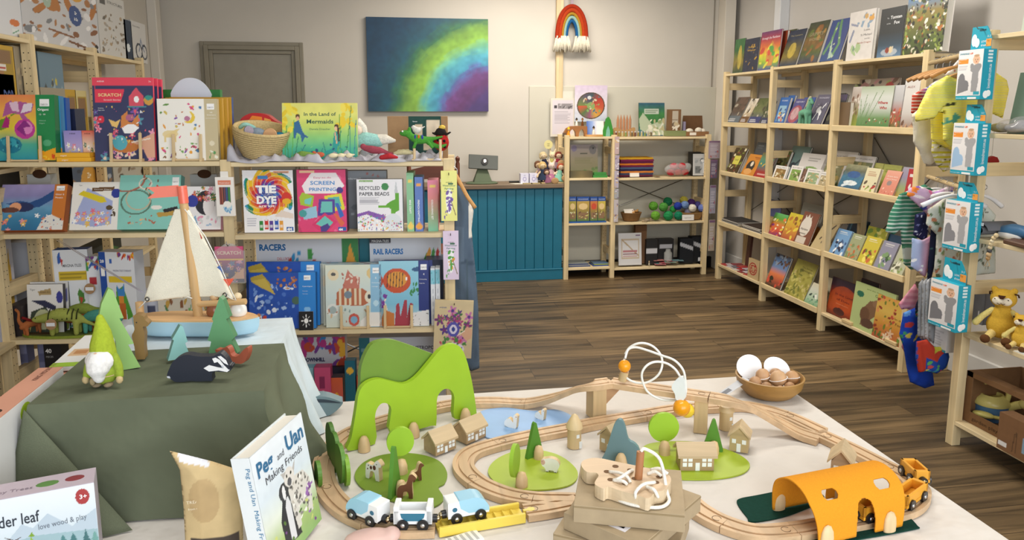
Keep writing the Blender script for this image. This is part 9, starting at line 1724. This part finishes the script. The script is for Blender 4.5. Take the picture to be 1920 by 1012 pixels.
b=MB().box((-w_,0,0),(0,.055,h_),'#b9b0ba').grid(a,w_,h_,Matrix.Translation((-w_,-.0004,0)))
b.text('tender leaf',-w_*.88,h_*.72,.026,'#2c3440',y=-.001,width=w_*.44,bold=.01).text('love wood & play',-w_*.46,h_*.63,.013,'#6a7480',y=-.001,width=w_*.38,rot=.04).text('3+',-w_*.125,h_*.86,.010,'#fff',y=-.001,bold=.02)
b.box((-w_,.0005,h_),(-.0005,.0545,h_+.0006),'#c4b6c2').text('My Tiny Trees',-.16,.018,.013,'#8a7a8a',y=0,M=Matrix.Translation((0,0,h_+.001))@Matrix.Rotation(D(-90),4,'X')).ball((-.028,.028,h_+.0006),(.014,.01,.0005),'#8a3a40',14).ball((-.065,.026,h_+.0006),(.016,.01,.0005),'#5f8a4a',12)
b.obj('toy_box',mat(),None,fr.M(0,0,TZ+.0008),label='white boxed toy with a misty fir forest picture at the front left corner',cat='box')
fp=Fr(PY(345,1012,1.215),(1,.10));P=[(318,845),(340,850),(400,865),(440,878),(455,888),(456,1012),(457,1050),(345,1052),(347,1012),(344,950),(337,880)]
A2=art(50,80,'#cbb283',('n',.05,6),('e',.45,.60,.22,.18,'#bb9f72'),('r',.22,.0,.9,.28,'#4a3f38'),('e',.5,.1,.25,.12,'#6a7a80'),('p',[(.1,1),(.5,.93),(.55,.85),(.14,.92)],'#dfe1ea'))
o=puff([on(fp,x,y)for x,y in P],A2,.018,'paper_pouch','kraft paper pouch with a window and white price label before the olive cloth','pouch',fp.M(0,0,0),fold=(.003,5),kind='card')
u_,z_=on(fp,376,932);MB().text('TREASURES',u_,z_,.0075,'#e8dcc0',y=-.0185,align='c').text('from the forest',u_,z_-.011,.0055,'#e8dcc0',y=-.0185,align='c').obj('printing',mat(),o)
A2=art(130,150,'#cfdde8',('g','#8ab06a','#a8c07a','#dfe6da','#d3dfe8','#dfe8f0','#e6ecf2'),('n',.04,8),('p',[(.3,.1),(.28,.32),(.36,.46),(.34,.56),(.46,.60),(.54,.5),(.56,.3),(.6,.08)],'#2f2f33'),('p',[(.40,.1),(.40,.4),(.46,.5),(.5,.4),(.5,.1)],'#dcdde0'),('e',.42,.53,.09,.07,'#3a3a3f'),('e',.42,.52,.03,.06,'#e6e6e8'),('p',[(.52,.3),(.5,.5),(.58,.58),(.82,.55),(.92,.44),(.88,.16),(.8,.16),(.78,.3),(.64,.3),(.62,.14),(.55,.14)],'#d8d4cc'),('b',60,['#f2f0ea','#8a8580','#bdb6aa','#5a5654'],.008,.02,.54,.2,.9,.54),('e',.56,.60,.10,.08,'#dcd8d2'),('e',.55,.56,.04,.035,'#5a5a60'),('p',[(.46,.62),(.42,.68),(.52,.66)],'#b8b4b0'),('p',[(.64,.64),(.72,.70),(.66,.6)],'#b8b4b0'),('e',.52,.62,.015,.015,'#222'),('e',.6,.62,.015,.015,'#222'),('b',30,['#7a4a8a','#5a7a3a','#9a6ab0','#c8d07a'],.008,.02,0,0,1,.3),('b',10,['#7a4a8a','#9a6ab0'],.01,.02,.8,.3,1,.42),seed=6)
phi,lam,rol,w_,h_=1.205,.141,.023,.171,.204;fk=Fr((-.189,1.129),(math.cos(phi),math.sin(phi)))
M_=fk.M(0,0,TZ+.0068,lam)@Matrix.Rotation(-rol,4,'Y');t=.032
b=MB().box((0,0,0),(w_,.002,h_),'#dfe6ea').box((0,t-.002,0),(w_,t,h_),'#dfe6ea').box((-.001,.0,0),(.0025,t,h_),'#e6ecef').grid(A2,w_,h_,Matrix.Translation((0,-.0004,0)))
b.text('Peg',.06*w_,.80*h_,.034,'#2f6a94',y=-.001,bold=.03).text('and',.42*w_,.80*h_,.016,'#4a4a52',y=-.001).text('Uan',.60*w_,.80*h_,.038,'#2f6a94',y=-.001,bold=.03).text('Making Friends',.16*w_,.70*h_,.018,'#3a3a42',y=-.001,width=.72*w_)
b.text('Peg and Uan  Making Friends',0,0,.011,'#3f7fa8',y=0,M=Matrix.Translation((-.0016,t*.3,h_*.92))@Matrix.Rotation(D(-90),4,'Z')@Matrix.Rotation(D(90),4,'Y'),width=.145)
o=b.obj('board_book',mat(),None,M_,label='pale board book with a sheepdog and lamb, standing in front of the olive cloth',cat='book')
MB().box((.003,.0024,.002),(w_-.004,t-.0024,h_-.003),'#eae6dc').obj('pages',mat('matte'),o)
# cartons with the lacing toy
def carton(lb,cx_,cy_,z,w_,d_,h_,rz_,extra=None):
 b=MB().box((-w_/2,-d_/2,0),(w_/2,d_/2,h_),'#ab987a',.0008).box((-w_/2+.001,-d_/2-.0006,h_-.004),(w_/2-.001,-d_/2,h_-.001),'#93805f').box((-w_/2-.0004,-d_/2+.003,.002),(-w_/2,-d_/2+.005,h_*.9),'#4a3826')
 for x0_,y0_,x1_,y1_,c in extra or():b.box((x0_,y0_,h_),(x1_,y1_,h_+.0005),c)
 return b.obj('cardboard_carton',mat('card'),None,TR(cx_,cy_,z,D(rz_)),label=lb,cat='box',group='flat brown cartons')
cz=TZ+.0142
carton('lowest flat brown carton of the stack on the track',.385,1.13,cz,.20,.15,.030,-32)
carton('middle flat brown carton with a white barcode sticker',.405,1.135,cz+.0306,.20,.15,.030,-50+90,[(-.085,-.035,-.045,.01,'#e4e2ea'),(-.078,-.028,-.06,.0,'#6a6a78')])
TZ2=cz+.0614+.0302
a_=[T2(x,y,TZ2)for x,y in((1074,944),(1283,963),(1280,885),(1090,866))];c_=sum(a_)/4;dw=a_[1]-a_[0]
carton('topmost flat brown carton under the wooden lacing animal',c_[0],c_[1],cz+.0614,float(np.linalg.norm(dw)),float(np.linalg.norm(a_[3]-a_[0]))+.004,.030,math.degrees(math.atan2(dw[1],dw[0])))
q=lambda x,y,z:T2(x,y,z)
zt=TZ2+.0105;oc=q(1170,905,zt);r=thing('lacing_toy','wooden animal-shaped lacing toy with white cord on the topmost carton','toy',TR(oc[0],oc[1],0))
px=[(1090,872),(1095,862),(1120,858),(1160,866),(1200,874),(1235,882),(1254,890),(1258,902),(1248,916),(1240,920),(1228,922),(1216,934),(1196,928),(1165,920),(1140,912),(1132,916),(1116,908),(1117,900),(1122,892),(1118,886),(1100,884)]
P=[q(x,y,zt+.012)-oc for x,y in px];S=spline([(p[0],p[1],0)for p in P],3,True)
bev(MB().slab([(p[0],p[1])for p in S],TZ2+.001,zt+.012,'#d4b896','#dec8a6').obj('animal_board',mat('woodx'),r),.001)
b=MB()
for x,y in((1138,884),(1154,874),(1145,899),(1182,881),(1190,897),(1230,904),(1236,894),(1172,906)):
 p=q(x,y,zt+.012)-oc;MB().slab([(p[0]+.0055*math.cos(t_),p[1]+.0055*math.sin(t_))for t_ in np.linspace(0,6.28,17)[:-1]],zt+.0121,zt+.0124,'#6f5238').obj('lacing_hole',mat('matte'),r)
p=q(1197,897,zt+.012)-oc;MB().cyl((p[0],p[1],zt+.012),(p[0]+.004,p[1]+.004,zt+.058),.0065,'#b57a4e',14).obj('lacing_peg',mat('woodz'),r,smooth=45)
def cord(pts):MB().tube(spline([tuple(q(x,y,zt+h_)-oc)[:2]+(zt+h_,)for x,y,h_ in pts],6),.0028,'#f0ece2',8).obj('cord',mat('rope'),r,smooth=1)
top=(p[0]+.004,p[1]+.004,zt+.058)
P=[top,(p[0]+.012,p[1]+.004,zt+.062),(p[0]+.035,p[1]-.005,zt+.045)]+[tuple(q(x,y,TZ2+h_)-oc)[:2]+(TZ2+h_,)for x,y,h_ in((1250,920,.014),(1254,940,.004),(1235,951,.0035),(1190,947,.0035),(1160,937,.0035),(1152,928,.0035))]
MB().tube(spline(P,6),.0029,'#f0ece2',8).obj('cord',mat('rope'),r,smooth=1)
cord([(1143,884,.0135),(1160,886,.019),(1175,893,.019),(1182,904,.0135)]);cord([(1151,900,.0135),(1162,896,.019),(1178,885,.020),(1186,881,.0135)])
cord([(1150,900,.0135),(1168,902,.018),(1176,908,.0135)]);cord([(1192,934,.004),(1192,922,.016),(1206,908,.020),(1228,904,.0135)]);cord([(1212,912,.016),(1226,918,.018),(1234,932,.004)]);cord([(1214,888,.0135),(1228,884,.019),(1240,892,.0135)]);cord([(1220,880,.0135),(1236,878,.018),(1252,888,.0135)])
MB().text('lacing toys',0,0,.008,'#5a4030',y=0).obj('burnt_lettering',mat('matte'),r,Matrix.Translation(tuple(q(1144,921,TZ2+.008)-oc)[:2]+(TZ2+.008,))@Matrix.Rotation(math.atan2(dw[1],dw[0])-.06,4,'Z')@Matrix.Translation((0,-.0045,0)))
p=T2(702,1004);r=blob('pink_whale',[('e',(-.006,0,.008),(.046,.028,.013)),('e',(.030,.004,.010),(.016,.018,.012))],'#dcb8ae',kind='paint',mw=TR(p[0],p[1]-.024,TZ+.002),vox=.003,label='pale pink rounded wooden toy at the lower edge in front of the train',cat='toy')
p=T2(868,1006);b=MB().box((-.03,-.02,0),(.03,.012,.003),'#ececea')
for k in range(5):b.box((-.026+.011*k,-.018,.003),(-.021+.011*k,.010,.0034),'#b8b8b6')
b.obj('striped_card',mat(),None,TR(p[0],p[1]-.008,TZ+.001,D(20)),label='white striped card at the lower edge below the yellow track',cat='card')
a_,c_=LU.P(LU.u(105,-.01,Z2-.02),-.01,Z2-.02),PY(266,548,1.76)
r=thing('silver_line','thin double silver cord running from the display unit down towards the boat','cord',TR(0,0,0))
for k in range(2):MB().cyl((a_[0]+.008*k,a_[1],a_[2]),(c_[0]+.004*k,c_[1],c_[2]),.0011,'#d8dce2',6).obj('strand',mat('metal','#ccd'),r,smooth=1)
